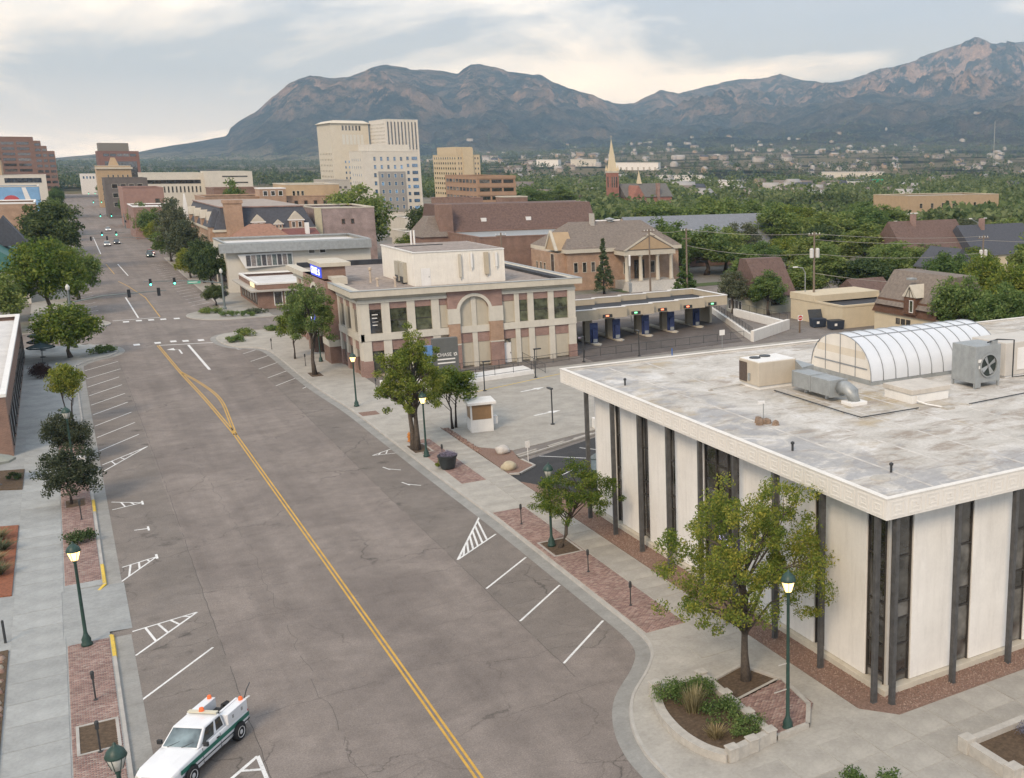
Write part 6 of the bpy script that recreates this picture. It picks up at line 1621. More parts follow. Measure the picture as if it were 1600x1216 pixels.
# ================================================================ cars
def car(label, x, y, rz, col, z=0.0, group=None, suv=False):
    r_ = thing('car', label, 'car', (x, y, z), rz, group)
    m_ = pm('car_%02d%02d%02d' % tuple(int(c * 99) for c in col), col, .04, 2, .25)
    hh = 1.0 if suv else .88; rf = 1.72 if suv else 1.42
    q = MB(); rg = []
    for xx, w, z0, zs in [(2.2, .7, .4, .6), (2.05, .84, .3, .74), (1.0, .88, .25, hh), (-1.7, .88, .25, hh), (-2.1, .84, .32, hh - .06), (-2.2, .75, .42, hh - .2)]:
        rg.append([(xx, -w, z0), (xx, -w, zs - .12), (xx, -w * .9, zs), (xx, w * .9, zs), (xx, w, zs - .12), (xx, w, z0)])
    for a, b in zip(rg, rg[1:]): q.add(a + b, [(i, (i + 1) % 6, 6 + (i + 1) % 6, 6 + i) for i in range(6)])
    q.face(rg[0]); q.face(rg[-1][::-1]); q.build('body', m_, r_, bevel=.03)
    back = -2.0 if suv else -1.7
    MB().add([(1.0, -.78, hh - .02), (1.0, .78, hh - .02), (back, .78, hh - .02), (back, -.78, hh - .02), (.25, -.6, rf - .04), (.25, .6, rf - .04), (back + .45, .6, rf - .04), (back + .45, -.6, rf - .04)], [(4, 7, 6, 5), (0, 4, 5, 1), (1, 5, 6, 2), (2, 6, 7, 3), (3, 7, 4, 0)]).build('cabin_glass', M_TGL, r_)
    MB().box(back + .42, -.62, rf - .05, .28, .62, rf).build('roof', m_, r_, bevel=.02)
    for xx in (1.4, -1.35):
        for s in (1, -1): wheel(r_, xx, s * .78, .33, .2)
    for s in (1, -1): MB().box(2.14, s * .6 - .14, .55, 2.2, s * .6 + .14, .68).build('headlight', emit('hl', (1, .95, .85), 1.5) if 'hl' not in MATS else MATS['hl'], r_); MB().box(-2.22, s * .62 - .12, .6, -2.18, s * .62 + .12, .78).build('tail_light', MATS['tail_red'], r_)
car('dark green estate car parked under the small locust tree beside the office', 33.6, 74.0, R(40), (.03, .045, .035), .03, suv=True)
car('dark car parked by the utility pole at the low yellow building', 100.5, 140.0, 0, (.04, .045, .05))
far = [('silver car stopped at the far second crossing', 12.2, 372, (.5, .5, .5)), ('dark car beside the silver one at the second crossing', 15.0, 380, (.05, .05, .06)), ('red car parked by the grey trees on the right', 20.5, 330, (.4, .06, .04)), ('dark green car parked next to the red one', 19.8, 322, (.03, .06, .05)),
       ('white car far down the avenue', 15.8, 455, (.7, .7, .7))]
for lab, x, y, c_ in far: car(lab, x, y, R(-90), c_)
# ================================================================ generic town building
WM = {}
def win_mesh(w, h, glass, frame, face):
    key = (round(w, 2), round(h, 2), glass.name, frame.name, face)
    if key in WM: return WM[key]
    q = MB(); f_ = min(.12, w * .1); d = .06
    def bb(u0, z0, u1, z1, a, b, mi):
        if face == 'y': q.box(u0, a, z0, u1, b, z1, mi)
        elif face == 'x': q.box(a, u0, z0, b, u1, z1, mi)
        else: q.box(-b, u0, z0, -a, u1, z1, mi)
    bb(-w / 2 + f_, f_, w / 2 - f_, h - f_, -.02, .02, 0)
    bb(-w / 2, 0, w / 2, f_, -d - .03, .02, 1); bb(-w / 2, h - f_, w / 2, h, -d, .02, 1); bb(-w / 2, f_, -w / 2 + f_, h - f_, -d, .02, 1); bb(w / 2 - f_, f_, w / 2, h - f_, -d, .02, 1)
    WM[key] = q.mesh('window', [glass, frame]); return WM[key]
def bldg(name, label, cat, x0, x1, y0, y1, h, wall, roof=M_GROOF, front=None, side=None, par=.7, z=0.0, parap=None, sgn=-1, loc0=0.0):
    """box with walls, parapet, flat roof; front / side = list of (u0,u1,cols,z0,z1,rows,wfrac,hfrac,glass,frame)"""
    r_ = thing(name, label, cat, (x0, y0, z))
    w, d = x1 - x0, y1 - y0
    q = MB(); q.face([(0, 0, 0), (w, 0, 0), (w, 0, h), (0, 0, h)]); q.face([(0, d, 0), (0, 0, 0), (0, 0, h), (0, d, h)]); q.face([(w, 0, 0), (w, d, 0), (w, d, h), (w, 0, h)]); q.face([(w, d, 0), (0, d, 0), (0, d, h), (w, d, h)])
    q.build('wall', wall, r_)
    t_ = .35; q = MB(); q.box(-.08, -.08, h - .25, w + .08, t_, h + .02); q.box(-.08, d - t_, h - .25, w + .08, d + .08, h + .02); q.box(-.08, t_, h - .25, t_, d - t_, h + .02); q.box(w - t_, t_, h - .25, w + .08, d - t_, h + .02); q.build('parapet', parap or wall, r_)
    MB().face([(t_, t_, h - par), (w - t_, t_, h - par), (w - t_, d - t_, h - par), (t_, d - t_, h - par)]).build('roof', roof, r_)
    for spec, face in ((front, 'y'), (side, 'x' if sgn < 0 else 'X')):
        for (u0, u1, nc, z0, z1, nrw, wf, hf, gl, fr) in spec or ():
            cw, chh = (u1 - u0) / nc, (z1 - z0) / nrw; me_ = win_mesh(cw * wf, chh * hf, gl, fr, face)
            for i in range(nc):
                for j in range(nrw):
                    u = u0 + (i + .5) * cw; zz_ = z0 + j * chh + chh * (1 - hf) / 2
                    obj('window', me_, r_, (u, 0, zz_) if face == 'y' else ((0, u, zz_) if face == 'x' else (w, u, zz_)))
    return r_
G, GB = M_GLASS, M_GLASSB
# ---- right side of the avenue, past the crossing
low = bldg('corner_shop', 'low brick corner shop with a flat canopy at the far right of the crossing', 'shop', 27.0, 41.5, 195, 216, 4.3, M_BRN, M_WROOF, [(2.2, 9, 4, .4, 2.9, 1, .8, .95, G, M_WHITE)], [(1, 19, 6, .5, 2.8, 1, .7, .9, G, M_FRAME)], parap=M_WHITE)
MB().box(-1.2, -1.0, 2.95, 14, 0, 3.2).box(-1.2, 0, 2.95, 0, 21, 3.2).build('canopy', M_STONE, low)
MB().box(-.14, 3, 3.35, -.02, 7, 4.0).build('lit_sign', emit('sign_cream', (1, .85, .5), .5), low)
wm = bldg('shop_building', 'white modern building with a slanted mural panel behind the corner shop', 'building', 26.0, 52.0, 222, 240, 9.4, M_PALE, M_WROOF, [(14, 18, 2, 6.6, 8.0, 1, .6, .7, G, M_WHITE)], [(2, 16, 5, .5, 3.2, 1, .8, .9, G, M_FRAME)], parap=M_METAL)
MB().box(-1.2, -1.4, 7.6, 26, -.1, 9.3).build('metal_band', M_METAL, wm)
mu = MB().add([(3.0, -.7, 4.6), (11.5, -.12, 4.9), (11.5, -.12, 7.4), (1.8, -.7, 7.2), (3.0, -.4, 4.6), (11.5, -.02, 4.9), (11.5, -.02, 7.4), (1.8, -.4, 7.2)], [(0, 1, 2, 3), (0, 3, 7, 4), (0, 4, 5, 1), (3, 2, 6, 7)]).build('mural_panel', M_WHITE, wm)
for k in range(9): MB().box(3.2 + k * .92, -.74 + k * .065, 5.0, 3.9 + k * .92, -.70 + k * .065, 7.0).build('mural_stripe', pm('mural_%d' % (k % 3), [(.09, .09, .1), (.25, .23, .22), (.14, .17, .17)][k % 3], .5, 4), mu)
bldg('shop_row', 'brick shopfront row with pilasters under the dark green street trees', 'shop', 26.2, 40, 240.5, 254, 7.6, M_RED, M_WROOF, None, [(1, 12.5, 5, 3.6, 6.2, 1, .55, .8, G, M_CREAM), (1, 12.5, 5, .4, 2.8, 1, .8, .9, G, M_FRAME)], parap=M_CREAM)
tl = bldg('annex_building', 'cream annex with low terracotta tiled hip roof before the mansard building', 'building', 31, 47, 243, 254, 8.6, M_PALE, M_WROOF)
MB().frus((-.5, -.5, 10.5, 11.5), (3.2, 4.5, 7.2, 6.5), 8.6, 11.4).build('tiled_roof', pm('terracotta', (.30, .17, .12), .2, 2, .9, bump=.3, bscale=16), tl)
MB().frus((9, -.5, 16.5, 11.5), (9.5, 5.2, 16, 5.8), 8.4, 10.3).build('maroon_roof', pm('maroon_roof', (.18, .075, .065), .2, 2, .9), tl)
MB().box(13.4, 2, 9, 14.2, 2.8, 11.6).build('chimney', M_WHITE, tl)
# mansard building
mn = thing('mansard_building', 'long brick building with dark mansard roof and ornate white dormers', 'building', (28.2, 255, 0))
MB().box(0, 0, 0, 20, 56, 9.8).build('wall', M_ORG, mn); MB().box(-.3, -.3, 9.6, 20.3, 56.3, 10.1).build('cornice', M_CREAM, mn)
MB().frus((-.1, -.1, 20.1, 56.1), (1.8, 1.8, 18.2, 54.2), 10.1, 14.6).build('mansard_roof', M_SLATE, mn); MB().box(1.6, 1.6, 14.6, 18.4, 54.4, 14.85).build('ridge_cap', M_RED, mn)
MB().box(2.2, -.8, 0, 5.6, 1.6, 16.0).build('chimney_stack', M_ORG, mn); MB().box(2.0, -1.0, 15.6, 5.8, 1.8, 16.3).build('chimney_cap', M_ORG, mn)
for k, (x, w, hh_) in enumerate([(8.6, 2.6, 2.6), (12.6, 1.7, 1.6), (16.3, 3.0, 3.1)]):
    d_ = MB().box(x - w / 2, -.2, 10.1, x + w / 2, 2.0, 10.1 + hh_ * .55).build('dormer', M_ORG, mn)
    MB().extr([(x - w / 2 - .15, 10.1 + hh_ * .55), (x + w / 2 + .15, 10.1 + hh_ * .55), (x + w * .3, 10.1 + hh_ * .85), (x, 10.1 + hh_ * 1.15), (x - w * .3, 10.1 + hh_ * .85)], 'y', -.3, 1.9).build('gable', M_CREAM, d_)
    MB().box(x - w / 2 - .2, -.35, 10.1 + hh_ * .5, x + w / 2 + .2, 2, 10.1 + hh_ * .58).build('ledge', M_WHITE, d_)
    for s in (-1, 1): obj('window', win_mesh(w * .26, hh_ * .42, G, M_WHITE, 'y'), d_, (x + s * w * .22, -.2, 10.15))
for y in (10, 22, 34, 46):
    d_ = MB().box(-.2, y - 1.3, 10.1, 2, y + 1.3, 11.7).build('dormer', M_ORG, mn); MB().extr([(y - 1.5, 11.7), (y + 1.5, 11.7), (y, 13.6)], 'x', -.3, 1.9).build('gable', M_CREAM, d_)
tw = MB().box(-.8, 1.5, 0, 2.2, 5, 10.6).build('corner_turret', M_ORG, mn); MB().frus((-1, 1.3, 2.4, 5.2), (.4, 2.9, 1.0, 3.6), 10.6, 14.4).build('turret_roof', M_SLATE, tw)
MB().frus((-.9, 53, .6, 54.5), (-.3, 53.6, 0, 53.9), 10.1, 16.5).build('pinnacle', M_WHITE, mn)
me_ = win_mesh(1.2, 2.0, G, M_CREAM, 'x')
for k in range(13):
    for zz_ in (2.2, 6.2): obj('window', me_, mn, (0, 3 + k * 4, zz_))
me_ = win_mesh(1.2, 2.0, G, M_CREAM, 'y')
for k in range(5): obj('window', me_, mn, (7 + k * 2.6, 0, 6.6))
cb = bldg('club_building', 'cream-edged brick block with a faded painted wall beside the huge tree', 'building', 49, 62, 258, 280, 14.2, pm('faded_paint', (.33, .26, .245), .3, .5, .95), M_WROOF, [(5, 9, 2, 10, 12, 1, .4, .6, G, M_BRN)], parap=M_CREAM)
MB().box(-.1, -.2, 0, 1.4, -.02, 14.2).build('painted_pier', pm('pier_cream', (.52, .47, .33), .06), cb)
bldg('brick_block', 'plain long brick block behind the mansard building ridge', 'building', 34, 66, 320, 345, 15.2, M_ORG, M_WROOF, [(1, 31, 12, 12, 14.4, 1, .4, .6, G, M_BRN)])
bldg('roof_cabin', 'small white dormer house on the roofline above the mansard building', 'building', 47, 53.5, 318, 326, 17.4, M_ORG, M_WROOF, [(.4, 6.1, 3, 15.0, 17.0, 1, .6, .7, G, M_WHITE)], parap=M_WHITE)
bldg('stone_office', 'square tan stone building left of the huge tree', 'building', 55.5, 70, 330, 350, 18.2, M_TANB, M_WROOF, [(1.5, 5, 3, 9.5, 17.2, 2, .7, .55, G, M_CREAM)], [(2, 18, 5, 9, 17, 2, .6, .5, G, M_CREAM)], parap=M_CREAM)
bldg('brick_block', 'brown brick block left of the square tan stone building', 'building', 42, 56, 372, 392, 16.4, M_BRN, M_WROOF, [(1, 13, 5, 9.5, 15, 2, .5, .5, G, M_CREAM)])
bldg('white_block', 'low white block between the huge tree and the bank plant room', 'building', 80, 100, 300, 315, 5.6, M_PALE, M_WROOF, [(2, 18, 6, 1, 4, 1, .5, .6, G, M_FRAME)])
bldg('white_block', 'long low white-roofed block right of the huge tree', 'building', 92, 128, 345, 365, 7.2, M_PALE, M_WROOF, [(1, 35, 10, 1.5, 5.5, 1, .5, .6, G, M_FRAME)])
aw = MB(); aw.add([(0, 0, 3), (7, 0, 3), (7, 4, 4.6), (0, 4, 4.6), (0, 0, 2.6), (7, 0, 2.6), (7, 4, 2.6), (0, 4, 2.6)], [(0, 1, 2, 3), (0, 4, 5, 1), (0, 3, 7, 4), (1, 5, 6, 2)])
aww = thing('awning', 'bright yellow awning behind the ragged tree', 'awning', (91, 296, 0)); aw.build('canvas', pm('awning_yellow', (.72, .5, .08), .06), aww)
for x in (.2, 6.8): MB().tube([(x, .1, 0), (x, .1, 2.8)], .06, 6).build('post', M_DKMET, aww)
# theatre / brick halls behind the bank
th = bldg('brick_hall', 'dark red-brown brick hall with a silvery curved roof behind the bank', 'building', 71, 103, 212, 234, 9.4, M_BRN, M_METAL, None, None, par=.3)
for k in range(6): MB().box(-.12, 2 + k * 3.6, 0, -.02, 2.5 + k * 3.6, 8.8).build('pilaster', M_BRN, th)
MB().extr([(22, 9.2), (26, 15.0), (36, 15.0), (40, 9.2)], 'x', -.3, 36).build('pitched_roof', M_SHINGR, th)
MB().box(-1.6, 21, 0, 1.4, 24, 15.2).build('chimney_stack', M_BRN, th)
for x in (8.5, 19): d_ = MB().box(x, 23.4, 10.8, x + 1.2, 24.4, 12.0).build('roof_window', M_WHITE, th)
MB().frus((-6, 20, 0.5, 31), (-3, 24, .2, 28), 8.4, 12.6).build('hip_roof', M_SHING, th); MB().box(-5.6, 20.4, 0, 0, 30, 8.4).build('wing', M_BRN, th)
bldg('brick_house', 'small brick building with white parapet right of the brick hall', 'building', 106, 122, 238, 252, 9.8, M_ORG, M_WROOF, [(1.5, 14, 5, 5, 8, 1, .5, .7, G, M_CREAM)], parap=M_WHITE)
bldg('brick_tower', 'short ribbed brick tower with white caps above the brick hall', 'tower', 108, 115.4, 300, 306, 14.6, M_BRN, M_WROOF, [(1.2, 6.4, 4, 3, 13.5, 7, .5, .5, G, M_BRN)], parap=M_CREAM)
# old library
lb = thing('library_building', 'old buff-brick library with a columned portico and brown hipped roof', 'building', (80.5, 190, 0))
MB().box(0, 0, 0, 24, 17, 7.6).build('wall', M_ORG, lb); MB().box(-.5, -.5, 7.2, 24.5, 17.5, 7.9).build('cornice', M_CREAM, lb)
MB().add([(-.5, -.5, 7.9), (24.5, -.5, 7.9), (24.5, 17.5, 7.9), (-.5, 17.5, 7.9), (4, 8.5, 12.6), (20, 8.5, 12.6)], [(0, 1, 5, 4), (1, 2, 5), (2, 3, 4, 5), (3, 0, 4)]).build('hipped_roof', M_SHING, lb)
MB().box(-1.4, 1, 0, 0, 15, 7.2).build('side_bay', M_ORG, lb); g_ = MB().extr([(1.5, 7.7), (6.5, 7.7), (4, 11.0)], 'x', -1.7, 2).build('side_gable', M_TANB, lb); MB().extr([(1.2, 7.7), (1.7, 7.7), (4, 10.8), (6.3, 7.7), (6.8, 7.7), (4, 11.4)], 'x', -1.9, -1.4).build('gable_trim', M_CREAM, lb)
obj('window', win_mesh(1.8, 5.2, G, M_CREAM, 'x'), lb, (-1.4, 4, 1.8))
for y in (8, 10, 12): obj('window', win_mesh(1.0, 1.8, G, M_CREAM, 'x'), lb, (-1.4, y, 3.2))
for x in (1.6, 3.4, 5.2, 7.0): obj('window', win_mesh(.9, 2.0, G, M_CREAM, 'y'), lb, (x, 0, 3.4))
pc = MB().box(9.8, -4.6, 0, 20.5, 0, 1.6).build('portico_floor', M_STONE, lb); MB().box(9.6, -4.8, 6.6, 20.7, .0, 7.6).build('entablature', M_CREAM, lb)
MB().extr([(9.4, 7.6), (20.9, 7.6), (15.15, 10.7)], 'y', -4.9, 4).build('pediment', M_SHING, lb); MB().extr([(10.4, 7.75), (19.9, 7.75), (15.15, 10.2)], 'y', -4.98, -4.9).build('tympanum', M_TANB, lb)
MB().add([(9.2, -5.1, 7.6), (9.9, -5.1, 7.6), (15.15, -5.1, 10.5), (15.15, -5.1, 11.0)], [(0, 1, 2, 3)]).add([(21.1, -5.1, 7.6), (20.4, -5.1, 7.6), (15.15, -5.1, 10.5), (15.15, -5.1, 11.0)], [(0, 3, 2, 1)]).build('raking_cornice', M_CREAM, lb)
for x in (10.3, 13.3, 17.0, 20.0): MB().lathe([(.5, 1.6), (.5, 1.75), (.4, 1.85), (.33, 6.2), (.48, 6.4), (.5, 6.6)], 14, (x, -4.2)).build('column', M_CREAM, lb, smooth=True)
obj('door', win_mesh(2.2, 3.6, G, M_FRAME, 'y'), lb, (15.1, -.02, 1.7)); MB().frus((9.0, -8.5, 21.3, -4.6), (9.8, -5.2, 20.5, -4.6), 0, 1.55).build('steps', M_STONE, lb)
for x in (12.2, 18): obj('window', win_mesh(1.2, 2.4, G, M_CREAM, 'y'), lb, (x, -.02, 2.6))
MB().box(8.2, 7, 10, 9, 7.8, 14.2).build('chimney', M_STONE, lb); MB().lathe([(.6, 12.4), (.6, 12.7), (1.0, 12.8), (1.0, 13.0), (0, 13.3)], 10, (13, 8.5)).build('roof_vent', M_METAL, lb)
MB().box(1.0, -.1, 7.9, 7.5, 4, 8.3).build('flat_roof', M_GROOF, lb)
# slate-roofed hall
hl = thing('slate_hall', 'long hall with pale blue slate roof half hidden by trees', 'building', (112, 220, 0))
MB().box(0, 0, 0, 38, 18, 4.6).build('wall', M_BRN, hl); MB().extr([(-1, 4.4), (19, 4.4), (9, 11.6)], 'x', -1, 39).build('pitched_roof', pm('slate_blue', (.20, .215, .24), .12, 1.5, .8), hl); MB().extr([(0, 4.6), (18, 4.6), (9, 11.2)], 'x', -1.1, -.99).build('gable', M_TANB, hl)
for k in range(9): obj('window', win_mesh(2.6, 3.0, G, M_FRAME, 'y'), hl, (3 + k * 4, 0, .8))
# garage house, yellow building, timbered house
gr = thing('garage_house', 'small grey garage house with a steep brown roof behind the teller lanes', 'house', (91.4, 143, 0))
MB().box(2.6, 0, 0, 8.8, 8, 2.9).build('wall', pm('pale_green_wall', (.37, .37, .31), .06), gr); MB().box(0, 2, 0, 2.6, 7, 2.6).build('side_wing', MATS['pale_green_wall'], gr)
MB().extr([(-.4, 2.8), (8.4, 2.8), (6.3, 8.6), (4.4, 8.6)], 'x', 2.2, 9.2).build('roof', M_SHINGR, gr); obj('window', win_mesh(2.3, 1.1, G, M_DKMET, 'y'), gr, (5.4, 0, 1.3)); MB().extr([(1.8, 2.5), (7.2, 2.5), (4.5, 3.4)], 'x', -.2, 2.6).build('wing_roof', M_SHINGR, gr)
for k in range(4): obj('window', win_mesh(1.0, 1.7, G, M_WHITE, 'x'), gr, (0, 2.6 + k * 1.1, .4))
ly = bldg('yellow_store', 'low flat pale-yellow building with a stepped parapet beside the dumpsters', 'building', 95.4, 108, 123.6, 137, 3.4, pm('yellow_stucco', (.58, .50, .36), .06, .8, .9), M_DROOF, par=.4)
MB().box(-.1, 7, 3.2, 12.7, 13.5, 4.2).build('upper_step', MATS['yellow_stucco'], ly)
td = thing('timbered_house', 'yellow house with brown shingle roof and half-timbered dormer', 'house', (97.2, 118.4, 0), R(-90))
YS = MATS['yellow_stucco']
MB().box(0, 0, 0, 13, 9, 3.3).build('wall', YS, td); MB().add([(-.3, -.3, 3.2), (13.3, -.3, 3.2), (13.3, -.1, 5.3), (.9, -.1, 5.3), (-.3, 9.3, 3.2), (13.3, 9.3, 3.2), (13.3, 9.1, 5.3), (.9, 9.1, 5.3)], [(0, 1, 2, 3), (4, 7, 6, 5), (0, 3, 7, 4)]).build('shingled_upper', pm('shingle_dark', (.13, .07, .045), .25, 3, .9), td)
MB().extr([(-.6, 4.4), (9.6, 4.4), (6.2, 9.0), (3.0, 9.0)], 'x', .6, 13.6).build('roof', M_SHING, td)
dr = MB().box(7.0, -.6, 3.6, 9.4, 2.6, 6.0).build('dormer', MATS['shingle_dark'], td); MB().extr([(6.7, 6.0), (9.7, 6.0), (8.2, 7.7)], 'y', -.7, 3.5).build('dormer_gable', M_CREAM, dr)
for k in range(3): MB().add([(7.4 + k * .8, -.73, 6.02), (7.55 + k * .8, -.73, 6.02), (8.28, -.73, 7.4), (8.15, -.73, 7.4)], [(0, 1, 2, 3)]).build('timber', M_FRAME, dr)
obj('window', win_mesh(.8, 1.7, M_GLASSG, M_WHITE, 'y'), dr, (8.6, -.6, 3.9)); MB().box(6.5, .2, 8.2, 7.6, 1.2, 8.45).build('skylight', M_METAL, td)
for k in range(3): obj('window', win_mesh(.85, .8, M_GLASS, M_FRAME, 'y'), td, (5.2 + k * 1.1, 0, 1.9))
for i, (x, y) in enumerate([(92.3, 126.6), (93.2, 123.4)]):
    d_ = thing('dumpster', ['dark blue dumpster with its lid thrown open, left of the pair', 'closed dark dumpster, right of the pair by the yellow wall'][i], 'dumpster', (x, y, 0), R(-12))
    MB().frus((0, 0, 2.0, 1.4), (-.1, -.1, 2.1, 1.5), .1, 1.3).build('bin', pm('bin_blue', (.03, .04, .06), .2, 3, .6), d_)
    q = MB(); q.add([(-.1, 1.5, 1.32), (2.1, 1.5, 1.32), (2.1, 1.9, 2.5), (-.1, 1.9, 2.5)], [(0, 1, 2, 3)]) if i == 0 else q.box(0, 0, 0, .01, .01, .01)
    MB().box(-.12, -.12, 1.3, 2.12, 1.52, 1.38).build('lid', M_DKMET, d_) if i else MB().add([(-.1, 1.45, 1.3), (2.1, 1.45, 1.3), (2.1, 2.0, 2.5), (-.1, 2.0, 2.5), (-.1, 1.52, 1.3), (2.1, 1.52, 1.3), (2.1, 2.07, 2.5), (-.1, 2.07, 2.5)], [(0, 1, 2, 3), (4, 7, 6, 5), (3, 2, 6, 7), (0, 3, 7, 4), (1, 5, 6, 2)]).build('lid', M_DKMET, d_)
    MB().box(.5, -.12, .6, .9, -.06, .95).build('sticker', M_WHITE, d_)
    for k in (.2, 1.7): MB().box(k, .1, 0, k + .15, 1.2, .1).build('skid', M_DKMET, d_)
def house(label, x, y, w, d, hw, hr, wall, roof, axis='x', z=0, chim=True):
    r_ = thing('house', label, 'house', (x, y, z)); MB().box(0, 0, 0, w, d, hw).build('wall', wall, r_)
    if axis == 'x': MB().extr([(-.5, hw - .2), (d + .5, hw - .2), (d / 2, hr)], 'x', -.5, w + .5).build('roof', roof, r_)
    else: MB().extr([(-.5, hw - .2), (w + .5, hw - .2), (w / 2, hr)], 'y', -.5, d + .5).build('roof', roof, r_)
    if chim:
        c_ = MB().box(w * .3, d * .4, hr - 2.2, w * .3 + 1, d * .4 + 1, hr + 1.4).build('chimney', M_RED, r_)
    for k in range(3): obj('window', win_mesh(.9, 1.3, G, M_WHITE, 'y'), r_, (w * (.2 + .3 * k), 0, 1.4))
    return r_
house('house with steep brown roof and red chimney among the right-hand trees', 151, 174, 19, 11, 5.2, 11.6, YS, M_SHINGR)
house('house with dark blue-grey roof and chimney at the right edge', 168, 170, 20, 12, 4.2, 10.4, YS, M_SLATE)
house('white gabled house peeking between trees below the brown roof', 140, 150, 8, 8, 4.4, 8.0, M_PALE, M_SLATE, 'y', chim=False)
house('small shed with dark roof behind the yellow building', 112, 141, 7, 5, 2.8, 4.6, M_PALE, M_SHINGR, 'x', chim=False)
bldg('warehouse', 'long flat tan building with dark ducts beyond the right-hand wood', 'building', 287, 338, 330, 352, 11.2, M_TANB, M_WROOF, [(4, 46, 7, 5, 9, 1, .28, .5, G, M_TAN)], parap=M_TAN)
bldg('warehouse', 'low grey building with white roof edge in front of the long tan one', 'building', 268, 322, 300, 315, 5.2, M_STONE, M_WROOF, parap=M_WHITE)
# ---- towers
ht = bldg('hotel_building', 'white hotel slab with rows of blue windows', 'hotel', 114.7, 138.5, 490, 515, 29.2, M_PALE, M_WROOF, [(3.4, 17.6, 5, 20.6, 27.6, 2, .42, .55, GB, M_PALE), (3.4, 6.0, 1, 3, 20.6, 5, .5, .55, GB, M_PALE), (17.8, 20.2, 1, 3, 27.6, 8, .55, .55, GB, M_PALE), (20.3, 23.7, 1, 3, 27.6, 8, .8, .55, GB, M_PALE)], [(3, 22, 5, 4, 27, 7, .3, .4, GB, M_PALE)])
gp_ = MB().box(6.0, -.25, 3, 17.6, -.02, 20.4).build('grey_panel', pm('hotel_grey', (.30, .295, .28), .06), ht)
for i in range(4):
    for j in range(5): obj('window', win_mesh(1.2, 1.9, GB, M_PALE, 'y'), gp_, (7.6 + i * 2.8, -.25, 4 + j * 3.4))
MB().box(3, 3, 29.2, 21, 20, 32.0).build('roof_plant', M_PALE, ht)
gt_ = bldg('office_tower', 'white office tower with dark vertical window strips behind the hotel', 'tower', 143, 159.2, 560, 592, 45.4, pm('tower_white', (.66, .63, .57), .05, .5), M_WROOF, [(.5, 15.7, 9, 30.6, 44.4, 1, .45, .98, G, MATS['tower_white'])], [(1, 31, 12, 30, 44, 8, .4, .5, M_GLASSG, MATS['tower_white'])])
for k in range(10): MB().box(.4 + k * 1.69, -.5, 5, .75 + k * 1.69, -.02, 45.2).build('fin', MATS['tower_white'], gt_)
wt = bldg('office_tower', 'pale cream tower with large top windows left of the hotel', 'tower', 123.4, 142, 590, 624, 44, pm('tower_cream', (.58, .54, .45), .05, .5), M_WROOF, [(5, 15, 6, 40.2, 43.2, 1, .7, .9, G, M_PALE), (5, 16, 6, 33.2, 38.6, 1, .8, .95, M_LAMPOFF, M_PALE), (5, 16, 6, 4, 26, 8, .45, .5, GB, M_PALE)], [(2, 32, 8, 4, 30, 9, .35, .4, M_GLASSG, MATS['tower_cream'])])
MB().frus((-1, -1, 19.6, 35), (2, 2, 16.6, 32), 44, 45.5).build('crown', MATS['tower_cream'], wt)
bldg('office_annex', 'pale low wing with a grey base below the cream tower', 'building', 112, 124, 560, 585, 16.0, M_STONE, M_WROOF, [(1, 11, 4, 4, 14, 3, .6, .4, G, M_STONE)])
zg = bldg('office_tower', 'tan stepped tower with square windows right of the hotel', 'tower', 216, 231, 680, 730, 29.2, pm('zig_tan', (.56, .46, .31), .06, .5), M_GROOF, [(.5, 3.6, 2, 3, 28.6, 8, .5, .5, G, MATS['zig_tan']), (11, 14.6, 2, 3, 28.6, 8, .5, .45, G, MATS['zig_tan'])], [(1, 49, 10, 3, 28.6, 8, .55, .5, M_GLASSG, MATS['zig_tan'])])
MB().box(1.5, 5, 29.2, 12, 45, 34).build('upper_tier', MATS['zig_tan'], zg); MB().box(4, -.8, 3, 10.5, 0, 33.4).build('lift_shaft', MATS['zig_tan'], zg)
bo = bldg('office_block', 'brown brick office with horizontal ribbon windows', 'building', 144.4, 160.5, 430, 472, 19.0, pm('office_brown', (.36, .235, .155), .08, .5), M_GROOF, [(.6, 15.6, 3, 5, 18.4, 4, .9, .5, G, MATS['office_brown'])], [(1, 41, 9, 5, 18.4, 4, .88, .5, G, MATS['office_brown'])])
for j in range(5): MB().box(-.25, -.25, 4.4 + j * 3.35, 16.3, 0, 5.8 + j * 3.35 if j < 4 else 19.0).build('spandrel_band', MATS['office_brown'], bo)
bldg('brick_block', 'small brick block between the hotel and the brown office', 'building', 112, 126, 370, 384, 12.2, M_BRN, M_WROOF, [(2, 5, 1, 5, 10, 1, .6, .7, G, M_CREAM)])
st1 = bldg('office_block', 'brown stepped office block at the left edge of the skyline', 'building', -70, -5.8, 900, 940, 41.5, pm('step_brown', (.20, .125, .098), .08, .3), M_GROOF, [(20, 62.4, 5, 3, 39, 10, .86, .55, G, MATS['step_brown'])])
for k, (a, b, hh_) in enumerate([(64.2, 68.4, 39), (68.4, 71.6, 35.6), (71.6, 75.8, 32.2)]):
    w_ = MB().box(a, .0, 0, b, 40, hh_).build('step_wing', MATS['step_brown'], st1); nrw = int((hh_ - 3) / 3.6)
    for j in range(nrw): obj('window', win_mesh((b - a) * .8, 2.0, G, MATS['step_brown'], 'y'), w_, ((a + b) / 2, 0, 3 + j * 3.6))
st2 = bldg('office_block', 'brown tower with dark top band and roof plant beyond the avenue', 'tower', 31, 56.2, 900, 940, 32.4, pm('tower_brown', (.21, .12, .10), .1, .3), M_GROOF, [(3, 23.5, 5, 28.4, 30.8, 1, .95, .9, G, MATS['tower_brown']), (3, 24, 1, 8, 25.5, 1, .95, .98, G, MATS['tower_brown'])])
MB().box(1.2, 4, 32.4, 19.6, 30, 38.0).build('roof_plant', pm('plant_grey', (.20, .19, .17), .1), st2)
